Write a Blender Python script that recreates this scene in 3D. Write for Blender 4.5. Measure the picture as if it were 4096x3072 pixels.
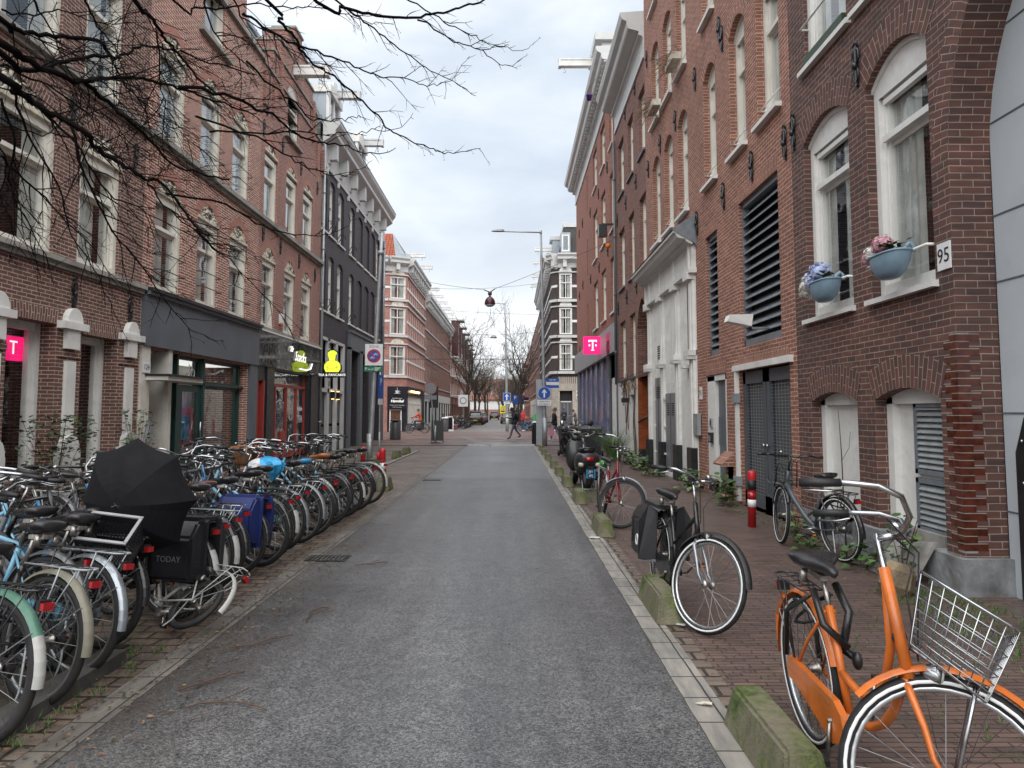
import bpy, bmesh, math, random
from mathutils import Vector, Matrix, Euler
from math import sin, cos, pi, radians, sqrt, atan2

# ------------------------------------------------------------------ camera, world, sun
scene = bpy.context.scene
for o in list(bpy.data.objects): bpy.data.objects.remove(o, do_unlink=True)
cam_d = bpy.data.cameras.new("camera"); cam = bpy.data.objects.new("camera", cam_d)
scene.collection.objects.link(cam); scene.camera = cam
cam.location = (0, 0, 1.6); cam.rotation_euler = (radians(90 + 4.15), 0, 0)
cam_d.sensor_width = 36.0; cam_d.lens = 36.0 * 2900 / 4096
cam_d.shift_y = -101 / 4096; cam_d.clip_start = 0.05; cam_d.clip_end = 2000
scene.render.resolution_x = 1024; scene.render.resolution_y = 768
scene.view_settings.view_transform = 'Standard'; scene.view_settings.look = 'None'
scene.view_settings.exposure = 1.6; scene.view_settings.gamma = 1.0
SUN_EL, SUN_AZ = radians(62), radians(180)
w = bpy.data.worlds.new("World"); scene.world = w; w.use_nodes = True
nt = w.node_tree; nt.nodes.clear()
out = nt.nodes.new('ShaderNodeOutputWorld'); bg = nt.nodes.new('ShaderNodeBackground')
sky = nt.nodes.new('ShaderNodeTexSky'); sky.sky_type = 'NISHITA'; sky.sun_disc = False
sky.sun_elevation = SUN_EL; sky.sun_rotation = SUN_AZ
tc = nt.nodes.new('ShaderNodeTexCoord'); mp = nt.nodes.new('ShaderNodeMapping')
mp.inputs['Scale'].default_value = (1.0, 1.0, 2.1); mp.inputs['Location'].default_value = (3.1, 0.4, 7.3)
n1 = nt.nodes.new('ShaderNodeTexNoise'); n1.inputs['Scale'].default_value = 2.3; n1.inputs['Detail'].default_value = 7; n1.inputs['Roughness'].default_value = 0.5
n1.inputs['Distortion'].default_value = 0.25
cr = nt.nodes.new('ShaderNodeValToRGB')
cr.color_ramp.elements[0].position = 0.36; cr.color_ramp.elements[0].color = (2.7, 3.2, 3.9, 1)
cr.color_ramp.elements[1].position = 0.66; cr.color_ramp.elements[1].color = (6.0, 6.15, 6.4, 1)
e = cr.color_ramp.elements.new(0.5); e.color = (4.1, 4.55, 5.1, 1)
mx = nt.nodes.new('ShaderNodeMixRGB'); mx.inputs[0].default_value = 0.94
nt.links.new(tc.outputs['Generated'], mp.inputs[0]); nt.links.new(mp.outputs[0], n1.inputs['Vector'])
nt.links.new(n1.outputs[0], cr.inputs[0]); nt.links.new(sky.outputs[0], mx.inputs[1]); nt.links.new(cr.outputs[0], mx.inputs[2])
# cloud cover is brighter and more even near the horizon
sp = nt.nodes.new('ShaderNodeSeparateXYZ'); nt.links.new(tc.outputs['Generated'], sp.inputs[0])
mr = nt.nodes.new('ShaderNodeMapRange'); mr.inputs[1].default_value = 0.0; mr.inputs[2].default_value = 0.33; mr.inputs[3].default_value = 0.85; mr.inputs[4].default_value = 0.0
nt.links.new(sp.outputs[2], mr.inputs[0])
mx2 = nt.nodes.new('ShaderNodeMixRGB'); mx2.inputs[2].default_value = (6.7, 6.8, 6.85, 1)
nt.links.new(mr.outputs[0], mx2.inputs[0]); nt.links.new(mx.outputs[0], mx2.inputs[1])
nt.links.new(mx2.outputs[0], bg.inputs[0]); bg.inputs[1].default_value = 0.064
nt.links.new(bg.outputs[0], out.inputs[0])
sd = bpy.data.lights.new("sun", 'SUN'); sd.energy = 1.5; sd.angle = radians(100); sd.color = (1.0, 0.97, 0.93)
so = bpy.data.objects.new("sun", sd); scene.collection.objects.link(so)
so.rotation_euler = (radians(90) - SUN_EL, 0, pi - SUN_AZ)
scene.cycles.max_bounces = 6; scene.cycles.transparent_max_bounces = 12
scene.cycles.diffuse_bounces = 3; scene.cycles.glossy_bounces = 3
scene.cycles.caustics_reflective = False; scene.cycles.caustics_refractive = False

COL = scene.collection
# ------------------------------------------------------------------ materials
MATS = {}
def new_mat(name):
    m = bpy.data.materials.new(name); m.use_nodes = True; MATS[name] = m
    return m, m.node_tree, m.node_tree.nodes['Principled BSDF']
def noise(nt, scale, detail=3, coord='Object', rough=0.5, vec=None, stretch=None):
    t = nt.nodes.new('ShaderNodeTexCoord'); n = nt.nodes.new('ShaderNodeTexNoise')
    n.inputs['Scale'].default_value = scale; n.inputs['Detail'].default_value = detail; n.inputs['Roughness'].default_value = rough
    v = vec or t.outputs[coord]
    if stretch:
        mpp = nt.nodes.new('ShaderNodeMapping'); mpp.inputs['Scale'].default_value = stretch
        nt.links.new(v, mpp.inputs[0]); v = mpp.outputs[0]
    nt.links.new(v, n.inputs['Vector']); return n
def ramp(nt, src, p0, c0, p1, c1):
    r = nt.nodes.new('ShaderNodeValToRGB'); e = r.color_ramp.elements
    e[0].position = p0; e[1].position = p1
    e[0].color = c0 if len(c0) == 4 else (*c0, 1); e[1].color = c1 if len(c1) == 4 else (*c1, 1)
    nt.links.new(src, r.inputs[0]); return r
def mixc(nt, fac, a, b, mode='MIX'):
    m = nt.nodes.new('ShaderNodeMixRGB'); m.blend_type = mode
    for i, x in ((0, fac), (1, a), (2, b)):
        if isinstance(x, (int, float)): m.inputs[i].default_value = x
        elif isinstance(x, tuple): m.inputs[i].default_value = (*x, 1) if len(x) == 3 else x
        else: nt.links.new(x, m.inputs[i])
    return m.outputs[0]
def bump(nt, bs, h, dist, strength=1.0):
    b = nt.nodes.new('ShaderNodeBump'); b.inputs['Distance'].default_value = dist; b.inputs['Strength'].default_value = strength
    nt.links.new(h, b.inputs['Height']); nt.links.new(b.outputs[0], bs.inputs['Normal']); return b
def plain(name, col, rough=0.5, metal=0.0, var=0.12, vs=9.0, bmp=0.0, spec=0.5, coat=0.0, dirt=0.0):
    m, nt, bs = new_mat(name)
    n = noise(nt, vs, 4)
    lo = tuple(c * (1 - var) for c in col); hi = tuple(min(1, c * (1 + var)) for c in col)
    r = ramp(nt, n.outputs[0], 0.35, lo, 0.65, hi); c = r.outputs[0]
    if dirt:
        n2 = noise(nt, 2.3, 6, rough=0.7); r2 = ramp(nt, n2.outputs[0], 0.5, (0, 0, 0), 0.75, (dirt,) * 3)
        c = mixc(nt, r2.outputs[0], c, (0.06, 0.05, 0.04))
    nt.links.new(c, bs.inputs['Base Color'])
    rr = ramp(nt, n.outputs[0], 0.3, (max(0, rough - 0.08),) * 3, 0.7, (min(1, rough + 0.08),) * 3)
    nt.links.new(rr.outputs[0], bs.inputs['Roughness']); bs.inputs['Metallic'].default_value = metal
    bs.inputs['Specular IOR Level'].default_value = spec; bs.inputs['Coat Weight'].default_value = coat
    if bmp:
        n3 = noise(nt, vs * 6, 4); bump(nt, bs, n3.outputs[0], bmp)
    return m
def brick(name, c1, c2, mortar, bw=0.215, rh=0.0625, ms=0.007, soot=0.35, rough=0.85, bmp=0.006, freq=0.5, off=0.5, wet=0.0, moss=0.0, uvrot=0, joint_fade=0.0, stain=(0.035, 0.028, 0.025)):
    m, nt, bs = new_mat(name)
    uv = nt.nodes.new('ShaderNodeUVMap'); v = uv.outputs[0]
    wob = noise(nt, 3.0, 2, vec=v)
    mm = nt.nodes.new('ShaderNodeMapping'); mm.inputs['Rotation'].default_value = (0, 0, uvrot)
    ad = nt.nodes.new('ShaderNodeMixRGB'); ad.blend_type = 'LINEAR_LIGHT'; ad.inputs[0].default_value = 0.008
    nt.links.new(v, ad.inputs[1]); nt.links.new(wob.outputs['Color'], ad.inputs[2])
    nt.links.new(ad.outputs[0], mm.inputs[0])
    b = nt.nodes.new('ShaderNodeTexBrick'); nt.links.new(mm.outputs[0], b.inputs['Vector'])
    b.inputs['Scale'].default_value = 1.0; b.inputs['Brick Width'].default_value = bw; b.inputs['Row Height'].default_value = rh
    b.inputs['Mortar Size'].default_value = ms; b.inputs['Mortar Smooth'].default_value = 0.15; b.inputs['Bias'].default_value = -0.1
    b.offset = off
    b.inputs['Color1'].default_value = (*c1, 1); b.inputs['Color2'].default_value = (*c2, 1); b.inputs['Mortar'].default_value = (*mortar, 1)
    # brick to brick and patch to patch variation
    nz = noise(nt, 7.0, 3, vec=v, stretch=(0.45, 2.2, 1)); r = ramp(nt, nz.outputs[0], 0.3, (0.68, 0.68, 0.70), 0.72, (1.28, 1.2, 1.15))
    c = mixc(nt, 1.0, b.outputs['Color'], r.outputs[0], 'MULTIPLY')
    nb = noise(nt, 0.55, 5, vec=v, rough=0.62); r2 = ramp(nt, nb.outputs[0], 0.42, (0, 0, 0), 0.78, (soot,) * 3)
    c = mixc(nt, r2.outputs[0], c, stain)
    if moss:
        nm = noise(nt, 1.6, 6, vec=v, rough=0.7); r3 = ramp(nt, nm.outputs[0], 0.56, (0, 0, 0), 0.72, (moss,) * 3)
        c = mixc(nt, r3.outputs[0], c, (0.035, 0.055, 0.012))
    nt.links.new(c, bs.inputs['Base Color'])
    bs.inputs['Roughness'].default_value = rough
    if wet:
        nw = noise(nt, 0.8, 5, vec=v, rough=0.6); r4 = ramp(nt, nw.outputs[0], 0.4, (rough,) * 3, 0.62, (wet,) * 3)
        nt.links.new(r4.outputs[0], bs.inputs['Roughness'])
    nf = noise(nt, 60, 3, vec=v)
    h = mixc(nt, 0.25, b.outputs['Fac'], nf.outputs[0])
    inv = nt.nodes.new('ShaderNodeInvert'); nt.links.new(h, inv.inputs[1])
    bump(nt, bs, inv.outputs[0], bmp)
    return m
def glass(name, tint=(0.95, 0.97, 0.96), boost=1.5):
    m, nt, bs = new_mat(name); nt.nodes.remove(bs)
    o = nt.nodes['Material Output']; t = nt.nodes.new('ShaderNodeBsdfTransparent'); g = nt.nodes.new('ShaderNodeBsdfGlossy')
    t.inputs[0].default_value = (*tint, 1); g.inputs['Roughness'].default_value = 0.02; g.inputs[0].default_value = (0.95, 0.97, 1, 1)
    lw = nt.nodes.new('ShaderNodeLayerWeight'); lw.inputs[0].default_value = 0.5
    pw = nt.nodes.new('ShaderNodeMath'); pw.operation = 'POWER'; pw.inputs[1].default_value = 4.5; nt.links.new(lw.outputs['Facing'], pw.inputs[0])
    f = nt.nodes.new('ShaderNodeMath'); f.operation = 'MULTIPLY_ADD'; f.inputs[1].default_value = 0.95; f.inputs[2].default_value = 0.05; nt.links.new(pw.outputs[0], f.inputs[0])
    mu = nt.nodes.new('ShaderNodeMath'); mu.operation = 'MULTIPLY'; mu.inputs[1].default_value = boost; mu.use_clamp = True
    n = noise(nt, 1.4, 2); b = nt.nodes.new('ShaderNodeBump'); b.inputs['Distance'].default_value = 0.012; b.inputs['Strength'].default_value = 0.6
    nt.links.new(n.outputs[0], b.inputs['Height']); nt.links.new(b.outputs[0], g.inputs['Normal'])
    nt.links.new(f.outputs[0], mu.inputs[0]); mi = nt.nodes.new('ShaderNodeMixShader')
    nt.links.new(mu.outputs[0], mi.inputs[0]); nt.links.new(t.outputs[0], mi.inputs[1]); nt.links.new(g.outputs[0], mi.inputs[2])
    nt.links.new(mi.outputs[0], o.inputs[0]); return m
def emit(name, col, s):
    m, nt, bs = new_mat(name); bs.inputs['Base Color'].default_value = (*col, 1)
    bs.inputs['Emission Color'].default_value = (*col, 1); bs.inputs['Emission Strength'].default_value = s
    n = noise(nt, 5, 2); r = ramp(nt, n.outputs[0], 0.2, tuple(c * 0.85 for c in col), 0.8, col); nt.links.new(r.outputs[0], bs.inputs['Emission Color'])
    return m

M = MATS
LIME = (0.50, 0.46, 0.40)
brick('br_near_dark', (0.155, 0.069, 0.054), (0.081, 0.045, 0.041), (0.36, 0.32, 0.27), soot=0.7, stain=(0.045, 0.034, 0.032), ms=0.0045, rh=0.066)
brick('br_orange', (0.345, 0.145, 0.100), (0.24, 0.098, 0.072), (0.58, 0.50, 0.40), soot=0.4, stain=(0.11, 0.055, 0.042), ms=0.0055)
brick('br_darkred', (0.24, 0.105, 0.078), (0.15, 0.066, 0.055), (0.36, 0.29, 0.25), soot=0.25, ms=0.006)
brick('br_red', (0.33, 0.130, 0.090), (0.25, 0.098, 0.070), (0.42, 0.32, 0.26), soot=0.14, ms=0.005)
brick('br_left_brown', (0.20, 0.095, 0.075), (0.13, 0.062, 0.052), (0.50, 0.44, 0.38), soot=0.3, ms=0.007)
brick('br_left_red', (0.37, 0.145, 0.100), (0.26, 0.100, 0.072), (0.75, 0.68, 0.60), soot=0.10, ms=0.0085)
plain('arch_pink', (0.40, 0.19, 0.15), 0.8, var=0.12, vs=5)
brick('br_left_pink', (0.30, 0.125, 0.095), (0.24, 0.098, 0.076), (0.62, 0.52, 0.46), soot=0.12, ms=0.0065)
brick('br_painted', (0.050, 0.044, 0.053), (0.042, 0.038, 0.046), (0.035, 0.031, 0.037), soot=0.1, rough=0.6, ms=0.006)
brick('br_far_pink', (0.450, 0.209, 0.169), (0.350, 0.162, 0.135), (0.42, 0.36, 0.32), soot=0.05, ms=0.004)
brick('br_far_brown', (0.30, 0.155, 0.125), (0.22, 0.115, 0.095), (0.3, 0.26, 0.23), soot=0.1, ms=0.004)
brick('br_far_black', (0.060, 0.045, 0.042), (0.045, 0.036, 0.036), (0.16, 0.14, 0.13), soot=0.1, ms=0.004)
brick('br_glazed', (0.050, 0.012, 0.008), (0.034, 0.009, 0.007), (0.33, 0.28, 0.22), soot=0.1, rough=0.16, ms=0.0045, rh=0.066)
brick('pv_left', (0.21, 0.165, 0.13), (0.14, 0.11, 0.09), (0.035, 0.028, 0.023), bw=0.215, rh=0.15, ms=0.012, soot=0.75, rough=0.6, wet=0.33, moss=0.4, bmp=0.02, stain=(0.05, 0.038, 0.028))
brick('pv_right', (0.165, 0.110, 0.092), (0.115, 0.082, 0.072), (0.045, 0.036, 0.031), bw=0.20, rh=0.052, ms=0.005, soot=0.5, rough=0.6, wet=0.34, moss=0.5, bmp=0.008)
brick('pv_cross', (0.20, 0.125, 0.105), (0.16, 0.10, 0.088), (0.07, 0.055, 0.05), bw=0.20, rh=0.07, ms=0.005, soot=0.3, rough=0.55, wet=0.34, bmp=0.004)
brick('pv_block', (0.30, 0.29, 0.26), (0.24, 0.235, 0.215), (0.05, 0.045, 0.04), bw=0.32, rh=0.145, ms=0.006, soot=0.4, rough=0.65, bmp=0.006, moss=0.45, off=0.0)
brick('pv_slab', (0.150, 0.125, 0.105), (0.118, 0.098, 0.084), (0.05, 0.042, 0.036), bw=0.30, rh=0.30, ms=0.006, soot=0.5, rough=0.6, wet=0.36, moss=0.3, bmp=0.006)
brick('pv_cobble', (0.36, 0.34, 0.31), (0.20, 0.17, 0.15), (0.06, 0.05, 0.045), bw=0.13, rh=0.12, ms=0.02, soot=0.3, rough=0.5, wet=0.3, bmp=0.012)
brick('pv_road_far', (0.24, 0.22, 0.205), (0.20, 0.18, 0.17), (0.12, 0.11, 0.10), bw=0.21, rh=0.1, ms=0.005, soot=0.2, rough=0.5, wet=0.36, bmp=0.004)
brick('pv_block_dirty', (0.17, 0.16, 0.14), (0.12, 0.11, 0.095), (0.035, 0.03, 0.027), bw=0.32, rh=0.145, ms=0.006, soot=0.95, rough=0.6, bmp=0.008, moss=0.5, off=0.0, stain=(0.06, 0.046, 0.036))
brick('tile_orange', (0.34, 0.085, 0.022), (0.27, 0.065, 0.018), (0.12, 0.05, 0.03), bw=0.15, rh=0.15, ms=0.003, soot=0.2, rough=0.3, off=0.0)
brick('roof_tile', (0.40, 0.10, 0.045), (0.28, 0.07, 0.04), (0.08, 0.03, 0.02), bw=0.24, rh=0.28, ms=0.02, soot=0.2, bmp=0.03, off=0.0)
brick('slate', (0.19, 0.20, 0.20), (0.145, 0.155, 0.16), (0.06, 0.06, 0.065), bw=0.25, rh=0.14, ms=0.006, soot=0.2)
brick('slate_dark', (0.060, 0.055, 0.055), (0.045, 0.042, 0.044), (0.02, 0.02, 0.02), bw=0.25, rh=0.16, ms=0.006, soot=0.2)
brick('stone_clad', (0.52, 0.49, 0.43), (0.47, 0.45, 0.40), (0.30, 0.27, 0.24), bw=0.9, rh=0.55, ms=0.006, soot=0.25, off=0.5)

plain('white', (0.76, 0.76, 0.73), 0.5, var=0.07, vs=2.2, dirt=0.28)
plain('cream', (0.72, 0.70, 0.63), 0.5, var=0.07, vs=2.0, dirt=0.25)
plain('offgrey', (0.58, 0.59, 0.58), 0.5, var=0.05, vs=1.5, dirt=0.15)
plain('grey_panel', (0.50, 0.55, 0.58), 0.55, var=0.04, vs=0.9, dirt=0.1)
plain('fascia_grey', (0.115, 0.130, 0.150), 0.55, var=0.14, vs=1.2, dirt=0.2)
plain('shop_grey', (0.12, 0.135, 0.15), 0.5, var=0.06)
plain('dark_frame', (0.022, 0.060, 0.052), 0.4, var=0.1)
plain('black_paint', (0.016, 0.017, 0.019), 0.35, var=0.2)
plain('navy_black', (0.014, 0.016, 0.022), 0.4, var=0.1)
plain('iron', (0.013, 0.013, 0.015), 0.35, var=0.3, spec=0.6)
plain('red_paint', (0.33, 0.045, 0.035), 0.42, var=0.08)
plain('glazed', (0.095, 0.025, 0.015), 0.14, var=0.35, vs=12, spec=0.7)
plain('gloss_black', (0.012, 0.014, 0.018), 0.06, spec=0.8, var=0.1)
plain('fender_alu', (0.19, 0.195, 0.20), 0.4, metal=0.5, dirt=0.3)
plain('orig_rim', (0.50, 0.51, 0.52), 0.28, metal=0.85, var=0.15)
plain('stone', (0.30, 0.29, 0.265), 0.8, var=0.2, vs=3, bmp=0.004, dirt=0.5)
plain('stone_dark', (0.075, 0.072, 0.066), 0.8, var=0.3, vs=4, bmp=0.006, dirt=0.5)
plain('soil', (0.045, 0.036, 0.026), 0.95, var=0.5, vs=7, bmp=0.02, dirt=0.5)
plain('plinth', (0.27, 0.28, 0.29), 0.75, var=0.25, vs=3, bmp=0.006, dirt=0.75)
plain('relief', (0.62, 0.58, 0.48), 0.85, var=0.2, dirt=0.3)
plain('zinc', (0.30, 0.34, 0.37), 0.42, metal=0.35, var=0.1, vs=2)
plain('galv', (0.36, 0.385, 0.40), 0.48, metal=0.45, var=0.12, vs=5, dirt=0.1)
plain('alu', (0.42, 0.43, 0.44), 0.38, metal=0.7, var=0.08)
plain('steel_door', (0.24, 0.25, 0.27), 0.35, metal=0.25, var=0.08)
plain('gate_grey', (0.085, 0.095, 0.11), 0.5, var=0.1, dirt=0.1)
plain('louvre', (0.20, 0.225, 0.25), 0.45, metal=0.2, var=0.12, dirt=0.2)
plain('louvre_light', (0.30, 0.32, 0.33), 0.5, var=0.12, dirt=0.35)
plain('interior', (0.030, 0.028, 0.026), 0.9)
plain('interior_mid', (0.42, 0.41, 0.37), 0.9, var=0.5, vs=1.2)
plain('interior_warm', (0.22, 0.16, 0.10), 0.9, var=0.5, vs=1.5)
plain('curtain', (0.40, 0.41, 0.385), 0.9, var=0.2, vs=3)
plain('curtain_beige', (0.42, 0.37, 0.28), 0.9, var=0.1)
plain('blind_wood', (0.30, 0.17, 0.08), 0.6)
plain('magenta', (0.75, 0.012, 0.16), 0.4, var=0.05)
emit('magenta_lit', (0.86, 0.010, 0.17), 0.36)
emit('lime_lit', (0.72, 0.95, 0.05), 0.36)
emit('white_lit', (0.95, 0.95, 0.9), 0.38)
emit('warm_lit', (1.0, 0.62, 0.22), 3.0)
emit('red_lit', (1.0, 0.05, 0.03), 1.2)
emit('green_lit', (0.1, 0.9, 0.3), 0.8)
plain('sign_white', (0.78, 0.79, 0.79), 0.4, var=0.03)
plain('sign_blue', (0.008, 0.085, 0.42), 0.35, var=0.05)
plain('sign_red', (0.52, 0.014, 0.02), 0.35, var=0.05)
plain('sign_green', (0.01, 0.20, 0.10), 0.35, var=0.05)
plain('sign_yellow', (0.75, 0.72, 0.02), 0.4, var=0.03)
plain('sign_back', (0.25, 0.26, 0.27), 0.5, metal=0.3, var=0.08)
plain('red_plastic', (0.50, 0.016, 0.022), 0.38, var=0.15, dirt=0.15)
plain('sign_black', (0.012, 0.012, 0.013), 0.5)
plain('orange_coat', (0.62, 0.10, 0.03), 0.8); plain('navy_cloth', (0.018, 0.020, 0.035), 0.85); plain('grey_cloth', (0.10, 0.10, 0.12), 0.85)
plain('jeans', (0.05, 0.08, 0.15), 0.85); plain('light_jeans', (0.22, 0.28, 0.36), 0.85); plain('blue_cloth', (0.03, 0.06, 0.35), 0.85)
plain('red_cloth', (0.50, 0.03, 0.04), 0.85); plain('skin', (0.40, 0.22, 0.15), 0.6); plain('skin_dark', (0.12, 0.065, 0.045), 0.6)
plain('hair', (0.018, 0.013, 0.010), 0.7); plain('hair_brown', (0.07, 0.04, 0.02), 0.7); plain('pink_cloth', (0.62, 0.28, 0.35), 0.7)
plain('white_shoe', (0.6, 0.6, 0.6), 0.6)
plain('rubber', (0.013, 0.013, 0.0135), 0.75, var=0.3, vs=20, dirt=0.25)
plain('rubber_grip', (0.014, 0.014, 0.015), 0.5)
plain('chrome', (0.42, 0.43, 0.44), 0.24, metal=1.0, var=0.15, vs=20)
plain('chrome_worn', (0.38, 0.36, 0.33), 0.35, metal=0.9, var=0.4, vs=25)
plain('spoke', (0.16, 0.16, 0.16), 0.35, metal=0.8, var=0.2)
plain('rim', (0.26, 0.265, 0.27), 0.35, metal=0.7, var=0.15)
plain('rim_dark', (0.05, 0.05, 0.055), 0.4, metal=0.3)
plain('reflect_strip', (0.78, 0.79, 0.78), 0.4, var=0.05)
plain('leather', (0.016, 0.015, 0.016), 0.3, var=0.3, spec=0.6)
plain('leather_brown', (0.085, 0.028, 0.018), 0.35, var=0.25)
plain('leather_tan', (0.36, 0.13, 0.04), 0.45, var=0.2)
plain('saddle_blue', (0.03, 0.22, 0.46), 0.5)
plain('bike_black', (0.008, 0.008, 0.0095), 0.28, var=0.3, dirt=0.3, coat=0.4)
plain('bike_grey', (0.07, 0.08, 0.09), 0.35, dirt=0.2, coat=0.3)
plain('bike_orange', (0.62, 0.155, 0.022), 0.32, var=0.16, vs=7, dirt=0.5, coat=0.3)
plain('bike_blue', (0.05, 0.17, 0.34), 0.3, dirt=0.2, coat=0.4)
plain('bike_sky', (0.18, 0.42, 0.58), 0.35, dirt=0.2, coat=0.3)
plain('bike_red', (0.17, 0.006, 0.014), 0.3, dirt=0.1, coat=0.4)
plain('bike_silver', (0.35, 0.38, 0.41), 0.3, metal=0.6, dirt=0.15)
plain('bike_green', (0.03, 0.40, 0.06), 0.4)
plain('bike_white', (0.42, 0.42, 0.40), 0.4, dirt=0.6)
plain('fender_green', (0.08, 0.20, 0.14), 0.4, dirt=0.3)
plain('fender_cream', (0.22, 0.205, 0.155), 0.45, dirt=0.45)
plain('lens_red', (0.36, 0.008, 0.012), 0.15, spec=0.8); plain('lens_orange', (0.85, 0.22, 0.01), 0.2); plain('lens_clear', (0.5, 0.5, 0.48), 0.1, spec=0.8)
plain('pannier', (0.016, 0.016, 0.019), 0.35, var=0.3, vs=5, spec=0.6); plain('pannier_blue', (0.012, 0.024, 0.13), 0.5, var=0.35, vs=3, dirt=0.3)
plain('umbrella', (0.0055, 0.0056, 0.0078), 0.8, var=0.1, spec=0.25)
plain('bag_blue', (0.04, 0.33, 0.62), 0.35, var=0.2); plain('bag_white', (0.62, 0.64, 0.66), 0.35, var=0.15)
plain('wicker', (0.22, 0.10, 0.04), 0.7, var=0.4, vs=60, bmp=0.01)
plain('crate', (0.010, 0.010, 0.012), 0.45); plain('crate_edge', (0.30, 0.30, 0.31), 0.5)
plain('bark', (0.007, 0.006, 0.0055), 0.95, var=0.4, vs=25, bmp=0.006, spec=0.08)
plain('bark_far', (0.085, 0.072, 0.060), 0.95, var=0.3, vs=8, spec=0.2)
plain('leaf', (0.045, 0.10, 0.022), 0.5, var=0.4, vs=12); plain('leaf_dark', (0.022, 0.050, 0.020), 0.5, var=0.4, vs=12)
plain('leaf_pale', (0.13, 0.21, 0.07), 0.6, var=0.4, vs=8); plain('leaf_dry', (0.20, 0.12, 0.05), 0.8, var=0.4, vs=12)
plain('grass_blade', (0.09, 0.17, 0.05), 0.6, var=0.4, vs=5)
plain('flower_pink', (0.74, 0.42, 0.48), 0.7, var=0.25, vs=40); plain('flower_white', (0.70, 0.70, 0.66), 0.7, var=0.1, vs=40); plain('flower_blue', (0.42, 0.50, 0.74), 0.7, var=0.25, vs=40)
plain('pot_blue', (0.22, 0.33, 0.42), 0.45, var=0.06); plain('pot_purple', (0.055, 0.01, 0.16), 0.4)
plain('twig', (0.09, 0.05, 0.032), 0.9); plain('paper', (0.55, 0.55, 0.53), 0.8); plain('rock', (0.22, 0.17, 0.11), 0.9, var=0.3, vs=6, bmp=0.01)
plain('bin_black', (0.016, 0.018, 0.022), 0.4, var=0.2); plain('bin_grey', (0.10, 0.105, 0.11), 0.4, metal=0.3)
plain('plate_blue', (0.03, 0.30, 0.60), 0.4); plain('scooter', (0.028, 0.030, 0.033), 0.35, var=0.15, coat=0.2, dirt=0.15)
plain('car_black', (0.015, 0.016, 0.018), 0.2, coat=0.6); plain('car_grey', (0.14, 0.15, 0.16), 0.25, coat=0.5); plain('car_silver', (0.4, 0.41, 0.42), 0.25, metal=0.4, coat=0.5)
plain('car_glass', (0.02, 0.025, 0.03), 0.05, spec=0.9)
plain('lamp_maroon', (0.075, 0.018, 0.025), 0.35, var=0.1); plain('terracotta', (0.38, 0.15, 0.09), 0.8)
plain('brown_wood', (0.13, 0.06, 0.035), 0.7, var=0.3, vs=4); plain('awning', (0.45, 0.03, 0.03), 0.7)
plain('poster', (0.16, 0.17, 0.36), 0.3, var=0.6, vs=2.2)
glass('glass'); glass('glass_dark', (0.45, 0.5, 0.52), 1.6); glass('glass_clear', (0.9, 0.9, 0.9), 0.6)

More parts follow.
